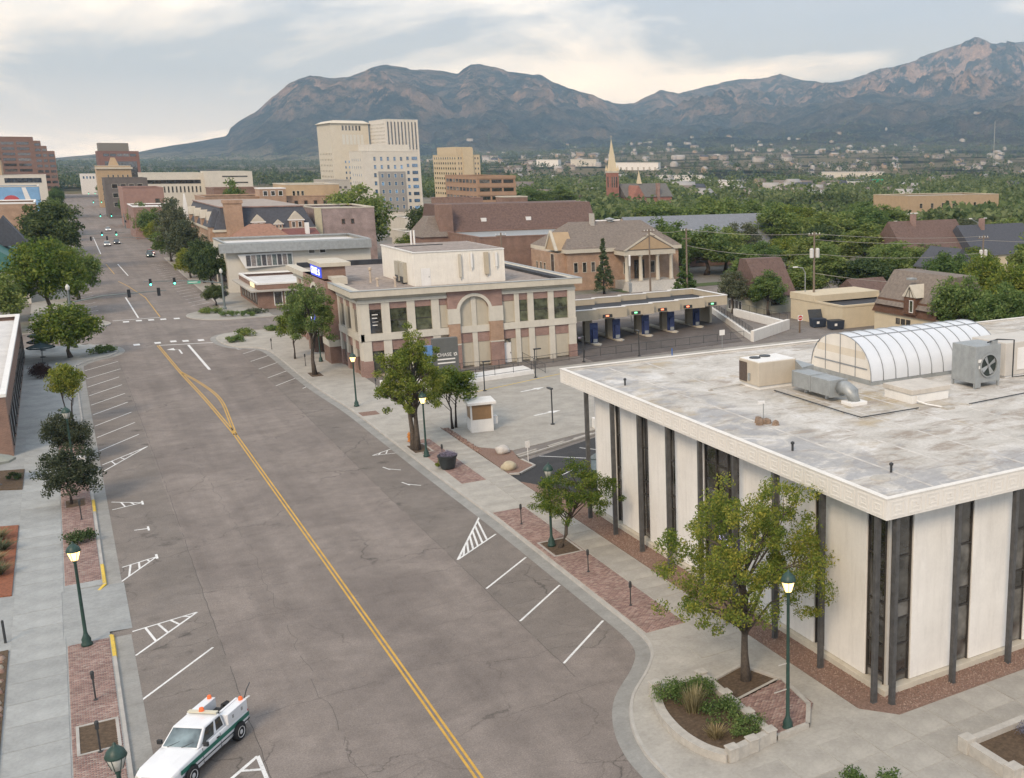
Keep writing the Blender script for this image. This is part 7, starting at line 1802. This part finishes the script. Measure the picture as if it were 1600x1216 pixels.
hs = bldg('stone_hotel', 'old cream stone building with cornice before the brown tower', 'building', 22.6, 39, 700, 722, 22.6, M_TANB, M_GROOF, [(4, 15.6, 5, 15.5, 18.5, 1, .35, .5, G, M_CREAM), (1, 15.6, 7, 3, 14, 4, .35, .5, G, M_CREAM)], parap=M_CREAM)
MB().box(-.8, -.8, 20.8, 17.2, 0, 21.8).build('cornice', M_CREAM, hs); MB().frus((6, 3, 11, 8), (7.5, 4.5, 9.5, 6.5), 22.6, 27).build('roof_turret', M_TANB, hs)
bldg('dark_block', 'dark low office in front of the old cream building', 'building', 20.5, 37, 560, 585, 17.6, pm('dark_stone', (.14, .125, .115), .15, .5), M_DROOF, [(2, 15, 4, 4, 16, 3, .7, .5, G, M_STONE)])
bldg('brick_block', 'blank pinkish brick wall far down the right side of the avenue', 'building', 22.6, 36, 470, 500, 15.0, pm('pink_brick', (.32, .2, .165), .1, .6), M_WROOF, [(10, 12, 1, 9, 11, 1, .8, .9, G, M_BRN)])
bldg('shop', 'small shop with bright white roof far down the right side', 'shop', 21.5, 33, 400, 430, 10.4, M_RED, M_WHITE, [(3, 10, 3, 4, 7, 1, .5, .7, G, M_CREAM)], parap=M_WHITE)
bldg('white_block', 'small bright white block at the end of the avenue', 'building', 21, 34, 1000, 1020, 15.8, M_WHITE, M_WROOF, [(1, 12, 5, 11.5, 14.5, 1, .6, .7, GB, M_WHITE)])
bldg('parking_structure', 'long cream office wing with a dark ribbon window, right of the avenue', 'building', 39, 66, 620, 650, 19.2, M_PALE, M_WROOF, [(.5, 26, 1, 13.6, 16, 1, .98, .9, G, M_PALE), (1, 26, 14, 9, 13, 1, .5, .8, G, M_PALE)])
bldg('office_annex', 'cream office with two dark ribbon windows behind the thin-crowned trees', 'building', 66, 86, 600, 630, 20, M_PALE, M_WROOF, [(6, 18, 1, 10, 19, 3, .98, .3, G, M_PALE)])
# ---- left side of the avenue
bldg('corner_shop', 'low brick shop with white parapet on the left edge before the crossing', 'shop', -18, -5.1, 106, 163, 5.4, M_BRN, M_WROOF, None, [(1, 55, 12, .5, 3.4, 1, .7, .9, G, M_FRAME)], parap=M_WHITE, sgn=1)
ob = bldg('brick_block', 'orange brick building with white roof edge and a green gabled porch on the left', 'building', -26, -3.6, 330, 360, 14.2, M_ORG, M_WROOF, None, [(2, 28, 6, 3, 12, 2, .4, .5, G, M_CREAM)], parap=M_WHITE, sgn=1)
gn = thing('green_roof_shop', 'shop with a sea-green metal roof and dark pointed gable at the left edge', 'shop', (-16, 225, 0)); MB().box(0, 0, 0, 11, 30, 6.0).build('wall', M_PALE, gn); MB().extr([(-1, 5.8), (12, 5.8), (5.5, 11.0)], 'y', -.8, 30.5).build('roof', pm('roof_seagreen', (.06, .17, .15), .15, 1, .6), gn); MB().extr([(4.5, 9.2), (11.8, 9.2), (8.2, 14.6)], 'y', 14, 20).build('gable_roof', M_SLATE, gn)
for k in range(3): obj('window', win_mesh(2, 2.2, G, M_WHITE, 'y'), gn, (2.2 + k * 3.2, 0, 1.6))
ml = bldg('mural_building', 'pale building with a sky-blue mural wall on the left skyline', 'building', -28, -3, 420, 450, 16.8, pm('mural_blue', (.22, .40, .62), .15, .3), M_WROOF, None, None, parap=M_PALE)
q = MB(); q.face([(17.5 + 2.2 * math.cos(k * .4), -.03, 12.0 + 2.0 * math.sin(k * .4)) for k in range(16)]); q.build('mural_red_shape', pm('mural_red', (.5, .1, .11), .2), ml); MB().add([(20.5, -.03, 16.4), (21.6, -.03, 16.4), (23.2, -.03, 10), (21.6, -.03, 10)], [(0, 1, 2, 3)]).build('mural_white_shape', M_WHITE, ml)
bldg('office_annex', 'cream and white block with rooftop clutter above the mural', 'building', -30, -.8, 560, 590, 19.0, M_PALE, M_WROOF, [(14, 28, 1, 15.4, 18.2, 1, .95, .8, G, M_PALE)])
bldg('office_annex', 'yellowish square block above the mural at the left edge', 'building', -40, -16.5, 575, 600, 25.2, M_TANB, M_WROOF, [(2, 22, 6, 18, 24, 2, .3, .3, G, M_TAN)])
# ---- church
M_CHR_ = brickmat('church_brick', (.28, .11, .08), (.34, .145, .105), (.3, .2, .16))
ch = thing('church', 'red brick church with a tall pale spire rising against the mountain', 'church', (224, 475, 0))
MB().box(1.2, 1.2, 0, 5.8, 5.8, 19.6).build('tower', M_CHR_, ch); MB().box(1.0, 1.0, 19.4, 6.0, 6.0, 20.2).build('tower_cornice', M_CREAM, ch)
MB().frus((1.7, 1.7, 5.3, 5.3), (3.45, 3.45, 3.55, 3.55), 20.2, 35.2).build('spire', pm('spire_cream', (.62, .53, .37), .06), ch); q = MB(); q.tube([(3.5, 3.5, 34.4), (3.5, 3.5, 37.2)], .09, 5); q.box(2.9, 3.42, 36.2, 4.1, 3.58, 36.4); q.build('cross', M_CREAM, ch)
for x in (1.4, 5.6):
    for y in (1.4, 5.6): MB().frus((x - .5, y - .5, x + .5, y + .5), (x - .05, y - .05, x + .05, y + .05), 20.4, 23).build('pinnacle', MATS['spire_cream'], ch)
for k in range(3): obj('belfry_opening', win_mesh(.8, 5.2, G, M_RED, 'y'), ch, (2.3 + k * 1.2, 1.2, 12.4))
obj('belfry_opening', win_mesh(1.4, 5.2, G, M_RED, 'x'), ch, (1.2, 3.5, 12.4))
MB().box(8, -2, 0, 33, 12, 8).build('nave_wall', M_CHR_, ch); MB().extr([(-2.6, 7.8), (12.6, 7.8), (5, 14.2)], 'x', 7.4, 33.5).build('nave_roof', pm('church_slate', (.14, .135, .125), .12, 1), ch)
MB().box(9, -7, 0, 15.5, -2, 7.4).build('transept', M_CHR_, ch); MB().extr([(8.6, 7.2), (15.9, 7.2), (12.25, 13.4)], 'y', -7.2, 3).build('transept_gable', M_CHR_, ch); obj('window', win_mesh(2, 4, GB, M_CREAM, 'y'), ch, (12.25, -7, 2.6))
MB().frus((17.6, 4, 19.6, 6), (18.55, 4.95, 18.65, 5.05), 14, 20.4).build('fleche', MATS['spire_cream'], ch); MB().box(24.6, -2.6, 0, 26.2, -1, 14.4).build('chimney', M_RED, ch)
for x in (18, 21, 29): obj('window', win_mesh(1.1, 3.4, G, M_CREAM, 'y'), ch, (x, -2, 2.8))
fs = bldg('tyre_shop', 'red and white tyre shop with a lettered sign band below the church tower', 'shop', 206, 216.5, 440, 452, 6.2, pm('shop_red', (.30, .07, .07), .1), M_WROOF, [(1, 9.5, 3, .4, 2.2, 1, .8, .9, G, M_WHITE)], parap=M_WHITE)
MB().box(-.3, -.3, 2.5, 10.8, -.02, 3.0).build('white_band', M_WHITE, fs); lettering('Firestone', 2.2, M_WHITE, fs, (5.2, -.08, 4.5))
bldg('brick_house', 'small gabled stone building left of the church tower', 'building', 186, 204, 452, 464, 7.2, M_STONE, M_SHING, [(2, 16, 5, 2, 6, 1, .4, .6, G, M_CREAM)])

# ================================================================ signals and poles
M_SIGG = emit('signal_green', (.1, 1.0, .62), 4.0); M_SIGBK = pm('signal_black', (.02, .022, .025), .2, 5, .5)
M_POLEG = pm('pole_grey_green', (.16, .19, .19), .1, 3, .5); M_SNAME = pm('street_sign_green', (.10, .42, .30), .1, 2, .5)
def signal(parent, x, z, lit, y=0.0):
    h_ = MB().box(x - .19, y - .12, z - .55, x + .19, y + .12, z + .55).build('signal_head', M_SIGBK, parent)
    if lit:
        for k, c_ in enumerate((M_SIGG, M_SIGBK, M_SIGBK)):
            q = MB(); q.face([(x + .14 * math.cos(a * .524), y - .125, z - .36 + k * .36 + .14 * math.sin(a * .524)) for a in range(12)]); q.build('lens', c_, h_)
def signal_pole(label, x, y, H_, arm, zarm, heads, lit, sign=None, lamp_=True, z=.13):
    r_ = thing('traffic_signal', label, 'traffic signal', (x, y, z)); MB().lathe([(.3, 0), (.3, .3), (.18, .4), (.12, H_)], 10).build('post', M_POLEG, r_)
    MB().tube([(0, 0, zarm - .9), (arm * .35, 0, zarm - .25), (arm, 0, zarm)], [.1, .08, .05], 8).build('mast_arm', M_POLEG, r_)
    for hx in heads: signal(r_, hx, zarm - .15, lit)
    if sign:
        MB().box(sign - .95, -.04, zarm - .75, sign + .95, .0, zarm - .25).build('street_name_plate', M_SNAME, r_)
        MB().box(sign - .8, -.05, zarm - .56, sign + .5, -.042, zarm - .44).build('name_strip', M_WHITE, r_)
    if lamp_: MB().lathe([(.1, H_), (.22, H_ + .15), (.26, H_ + .45), (.14, H_ + .7), (0, H_ + .85)], 10).build('globe', M_LAMPOFF, r_)
    MB().box(.15, -.25, 2.2, .5, .1, 3.0).build('pedestrian_head', M_SIGBK, r_)
signal_pole('traffic signal mast at the far right corner with two green lights and a street name', 22.0, 197, 6.0, -11.2, 5.3, (-10.3, -6.9), True, -4.1)
signal_pole('traffic signal mast at the near left corner, signal heads seen from behind', .4, 166, 7.6, 11.2, 6.9, (6.8, 10.3), False)
signal_pole('second-crossing signal mast on the left with two green lights', 1.0, 350, 6.0, 15, 4.9, (9.6, 13), True, None, False, .1)
signal_pole('second-crossing signal mast on the right, heads seen from behind', 23, 330, 6.0, -16, 4.8, (-12, -15.6), False, None, False, .1)
for i, (y, x) in enumerate([(470, 14.0), (640, 17.0), (820, 20)]):
    signal_pole(['far green signal three blocks down the avenue', 'far green signal four blocks down the avenue', 'farthest green signal down the avenue'][i], x + 8, y, 5.5, -8, 5.2, (-4, -7.5), True, None, False, 0)
def utility_pole(label, x, y, H_, arms=((.5, 2.2),), cans=0, z=0):
    r_ = thing('utility_pole', label, 'utility pole', (x, y, z)); MB().lathe([(.2, 0), (.13, H_)], 10).build('pole', pm('pole_wood', (.20, .16, .125), .2, 5, .95), r_)
    for dz, w_ in arms: MB().box(-w_ / 2, -.06, H_ - dz - .08, w_ / 2, .06, H_ - dz + .08).build('crossarm', MATS['pole_wood'], r_)
    for k in range(cans):
        x_ = (-.55, .55)[k]; MB().lathe([(.3, H_ - 4.0), (.33, H_ - 3.9), (.33, H_ - 2.7), (.2, H_ - 2.55), (0, H_ - 2.5)], 14, (x_, -.1)).build('transformer', pm('can_white', (.58, .58, .56), .06), r_)
    for w_ in (-1.0, -.35, .35, 1.0): MB().lathe([(.05, H_ - .4), (.07, H_ - .25), (0, H_ - .1)], 6, (w_, 0)).build('insulator', M_WHITE, r_)
utility_pole('tall utility pole with two white transformers behind the yellow building', 97.9, 134.3, 13.6, ((.5, 2.4),), 2)
utility_pole('utility pole on the verge left of the library portico', 92.3, 195 - 16, 12.0, ((.5, 3.0), (1.3, 2.4)))
utility_pole('slim pale utility pole beside the small conical tree', 92.4, 165, 12.8, ((1.8, 1.6),))
utility_pole('utility pole with transformers among the trees at the right edge', 137, 137, 11.5, ((.5, 2.6),), 2)
utility_pole('utility pole behind the bank beside the brick hall', 73.0, 205, 10.6, ((.6, 2.0),))
def wire(label, pts, sag=.8):
    q = MB()
    for a, b in zip(pts, pts[1:]):
        a, b = Vector(a), Vector(b); P_ = []
        for k in range(9):
            t_ = k / 8; p_ = a.lerp(b, t_); p_.z -= sag * 4 * t_ * (1 - t_); P_.append(p_)
        q.tube(P_, .035, 4, cap=False)
    tag(q.build('power_line', pm('wire', (.33, .31, .27), .1)), label, 'cable')
wire('upper overhead cable through the two pale poles and the transformer pole', [(92.3, 179, 11.8), (92.4, 165, 12.6), (97.9, 134.3, 13.3), (137, 137, 11.3)], .5)
wire('second overhead cable running right from the transformer pole', [(97.9, 134.3, 12.4), (137, 137, 10.6), (190, 120, 9.5)], .6)
wire('lower sagging cable between the transformer pole and the right-edge pole', [(92.4, 165, 9.8), (97.9, 134.3, 10.2), (137, 137, 8.4)], .8)
wire('lowest sagging cable in front of the timbered house', [(97.9, 134.3, 7.2), (120, 121, 5.6)], .7)
def cobra(label, x, y, H_, arm, lit=False):
    r_ = thing('street_light', label, 'street light', (x, y, 0)); MB().tube([(0, 0, 0), (0, 0, H_ - 1), (arm * .3, 0, H_ - .2), (arm, 0, H_)], .08, 8).build('pole', M_METAL, r_); MB().box(arm - .5, -.15, H_ - .08, arm + .3, .15, H_ + .08).build('lamp_head', M_WHITE, r_)
    return r_
cobra('cobra-head street light just left of the transformer pole', 97.0, 135.4, 8.2, -1.8)
cobra('single-arm street light rising from the right-hand wood', 158, 188, 11.0, 2.0)
r_ = cobra('double-arm street light rising from the right-hand wood', 178, 180, 11.5, 2.4); MB().tube([(0, 0, 10.5), (-2.4, 0, 11.5)], .08, 6).build('second_arm', M_METAL, r_); MB().box(-2.8, -.15, 11.4, -2.0, .15, 11.6).build('second_lamp_head', M_WHITE, r_)
bp = thing('banner_mast', 'slim white-tipped mast beside the drive-through canopy', 'mast', (72.6, 147.5, 0)); MB().tube([(0, 0, 0), (0, 0, 9.0)], .08, 6).build('pole', M_METAL, bp); MB().lathe([(.16, 8.6), (.16, 10.2), (0, 10.3)], 8).build('tip', M_WHITE, bp); MB().box(-.2, -.1, 4.6, .25, .1, 6.0).build('box', M_METAL, bp)
am = thing('radio_mast', 'very thin lattice radio mast against the right-hand mountain slope', 'mast', (1750, 1730, terr_z(1750, 1730) - 1)); q = MB(); q.tube([(0, 0, 0), (0, 0, 92)], .9, 4); q.build('lattice', M_METAL, am)

# ---- shrubs round the crossing
for i, (x, y, rx, ry, h_, mt) in enumerate([(19.6, 193.5, 1.6, 2.2, 1.2, L_GRN), (22.5, 187, 3.4, 1.3, 1.1, L_GRN), (20.8, 165, 2.0, 1.2, 1.3, L_GRN), (18.9, 160.2, 1.9, 1.5, 1.0, L_GRN), (24.6, 183 - 15, 1.4, .9, .9, L_GRN), (3.2, 159.4, 1.3, 1.8, 1.2, L_GRN), (25.8, 189, 2.5, 1.2, 1.0, L_GRY), (3.0, 190, 1.2, 1.6, .7, L_GRY)]):
    shrub(['dense shrub bed beside the far right signal mast', 'long low shrub strip at the far right corner', 'dark shrub on the near right corner island', 'green shrub nearest the crosswalk on the near right island', 'small dark shrub at the bank end of the near right corner', 'dark shrub on the near left corner bulge', 'greyish shrub by the corner shop door', 'greyish shrub on the far left corner bulge'][i], x, y, .13, shrub_mesh(90 + i, rx, ry, h_, 22, .11, mt))

# ================================================================ far plain
for lab, x, y, w_, d_, h_, rz, mt in [
    ('white warehouse at the mountain foot left of the church spire', 845, 2078, 44, 30, 14, -.59, M_WHITE), ('cream warehouse nearest left of the church spire', 906, 2038, 52, 30, 14, -.59, M_PALE), ('long white warehouse right of the church spire', 858, 1710, 80, 40, 13, -.59, M_WHITE),
    ('white warehouse right of the church roof', 632, 1140, 52, 22, 9, -.59, M_WHITE), ('longest white shed right of the church, in front of the others', 522, 912, 84, 20, 7, -.59, M_WHITE), ('pale long shed on the right-hand plain', 990, 1262, 92, 26, 11, -.59, M_PALE), ('grey arched shed above the right-hand wood', 556, 712, 26, 14, 8, -.59, M_STONE), ('green sign-like shed on the right-hand plain', 637, 777, 11, 3, 9, -.59, pm('shed_green', (.05, .42, .24), .1))]:
    r_ = thing('warehouse', lab, 'warehouse', (x, y, max(0, terr_z(x, y)) - .5 if math.hypot(x, y) > 950 else 0), rz)
    MB().box(-w_ / 2, 0, 0, w_ / 2, d_, h_).build('wall', mt, r_); MB().box(-w_ / 2 - .5, -.5, h_, w_ / 2 + .5, d_ + .5, h_ + .8).build('roof', M_WROOF if mt.name != 'shed_green' else mt, r_)
    for k in range(max(2, int(w_ / 10))): MB().box(-w_ / 2 + 3 + k * 10, -.12, .5, -w_ / 2 + 6 + k * 10, -.02, h_ * .45).build('door', M_STONE, r_)
def far_houses():
    Vv, Ff, mi = [], [], []; n = 0
    while n < 430:
        az = rng.uniform(-4, 52); r_ = 620 + 5200 * rng.random() ** 1.6
        if az < 17 and r_ < 3000: continue
        if az < 12: continue
        x, y = r_ * math.sin(R(az)), r_ * math.cos(R(az)); z = terr_z(x, y) if r_ > 960 else 0
        if z > 330: continue
        n += 1; s = rng.uniform(6, 13) * (1.4 if r_ > 2500 else 1); w_, d_, h_ = s * rng.uniform(.8, 2.0), s, rng.uniform(4, 6.5) * (1.3 if r_ > 2500 else 1); a = rng.uniform(-.6, .6); c_, s_ = math.cos(a), math.sin(a); i = len(Vv)
        P = lambda u, v_, zz_: (x + u * c_ - v_ * s_, y + u * s_ + v_ * c_, z + zz_)
        Vv += [P(-w_ / 2, -d_ / 2, -3), P(w_ / 2, -d_ / 2, -3), P(w_ / 2, d_ / 2, -3), P(-w_ / 2, d_ / 2, -3), P(-w_ / 2, -d_ / 2, h_), P(w_ / 2, -d_ / 2, h_), P(w_ / 2, d_ / 2, h_), P(-w_ / 2, d_ / 2, h_), P(-w_ / 2, 0, h_ * 1.6), P(w_ / 2, 0, h_ * 1.6), P(w_ / 2, 0, h_ * 1.6), P(-w_ / 2, 0, h_ * 1.6)]
        Ff += [(i, i + 1, i + 5, i + 4), (i + 1, i + 2, i + 6, i + 5), (i + 2, i + 3, i + 7, i + 6), (i + 3, i, i + 4, i + 7), (i + 4, i + 5, i + 9, i + 8), (i + 6, i + 7, i + 8, i + 9), (i + 4, i + 8, i + 11, i + 7), (i + 5, i + 6, i + 10, i + 9)]
        wm_ = rng.choice([0, 0, 1, 2]); rm_ = rng.choice([3, 3, 4, 0, 5]); mi += [wm_] * 4 + [rm_, rm_] + [wm_, wm_]
    o_ = obj('distant_houses', npmesh('distant_houses', Vv, Ff, [pm('far_wall_a', (.38, .36, .335), .1, .1), pm('far_wall_b', (.30, .27, .235), .1, .1), pm('far_wall_c', (.32, .25, .18), .1, .1), M_SHING, M_SLATE, pm('far_roof', (.34, .33, .32), .1, .1)], mi)); o_['kind'] = 'stuff'; o_['label'] = 'countless small houses scattered over the far plain and foothills'; o_['category'] = 'houses'
far_houses()
def far_trees(name, lab, n, azr, rr_, hmin, hmax, per, mat, keep=None, lf=.26):
    nr = np.random.RandomState(5 + n); cen, rad = [], []
    while len(cen) < n:
        az = nr.uniform(*azr); r_ = rr_[0] + (rr_[1] - rr_[0]) * nr.uniform() ** 1.5
        x, y = r_ * math.sin(R(az)), r_ * math.cos(R(az))
        if keep and not keep(x, y, az, r_): continue
        if mnoise.noise(Vector((x / 160, y / 160, 9))) < -.18 and r_ < 3000: continue
        z = terr_z(x, y) if r_ > 960 else 0
        if z > 420: continue
        h_ = nr.uniform(hmin, hmax); cen.append((x, y, z + h_ * .5)); rad.append(h_ * .55)
    V_, F_ = leaf_quads(cen, rad, per, 1.0, nr, .75, .95)
    # leaf size follows the crown size
    c4 = V_.reshape(-1, 4, 3); m_ = c4.mean(1, keepdims=True); s_ = np.repeat(np.asarray(rad), per)[:, None, None] * lf
    V_ = (m_ + (c4 - m_) * s_).reshape(-1, 3)
    o_ = obj(name, npmesh(name, V_, F_, mat)); o_['kind'] = 'stuff'; o_['label'] = lab; o_['category'] = 'trees'
def keep_mid(x, y, az, r_):
    if az < 24 and r_ < 520: return False
    if x < 40 + bend(y) and x > -30: return r_ > 1300
    if 100 < x < 235 and 395 < y < 740 and x < 165 + (y - 400) * .25: return False
    if 205 < x < 262 and 425 < y < 500: return False
    if 260 < x < 345 and 285 < y < 360: return False
    return True
far_trees('town_trees', 'dense tree cover of the town beyond the right-hand blocks', 2300, (10, 56), (330, 1300), 7, 12, 105, L_TOWN, keep_mid, .17)
far_trees('plain_trees', 'mass of small trees over the far plain', 3300, (-3, 56), (1250, 4300), 7, 14, 22, L_CON)
far_trees('foothill_trees', 'dark scrub trees on the foothills', 4200, (-3, 54), (4000, 6300), 12, 22, 14, L_CON)
# ================================================================ air
hz = MB(); hz.box(-9500, -400, -3, 13900, 14500, 1500)
m = bpy.data.materials.new('haze_air'); m.use_nodes = True; tn = m.node_tree; tn.nodes.clear()
mo = tn.nodes.new('ShaderNodeOutputMaterial'); pv = tn.nodes.new('ShaderNodeVolumePrincipled')
pv.inputs['Color'].default_value = (.42, .68, 1.0, 1); pv.inputs['Absorption Color'].default_value = (1, 1, 1, 1); pv.inputs['Density'].default_value = 8.0e-5; pv.inputs['Anisotropy'].default_value = .0
tn.links.new(pv.outputs[0], mo.inputs['Volume'])
hzo = hz.build('haze', m); hzo['kind'] = 'stuff'; hzo['label'] = 'thin blue morning haze filling the valley air'; hzo['category'] = 'haze'
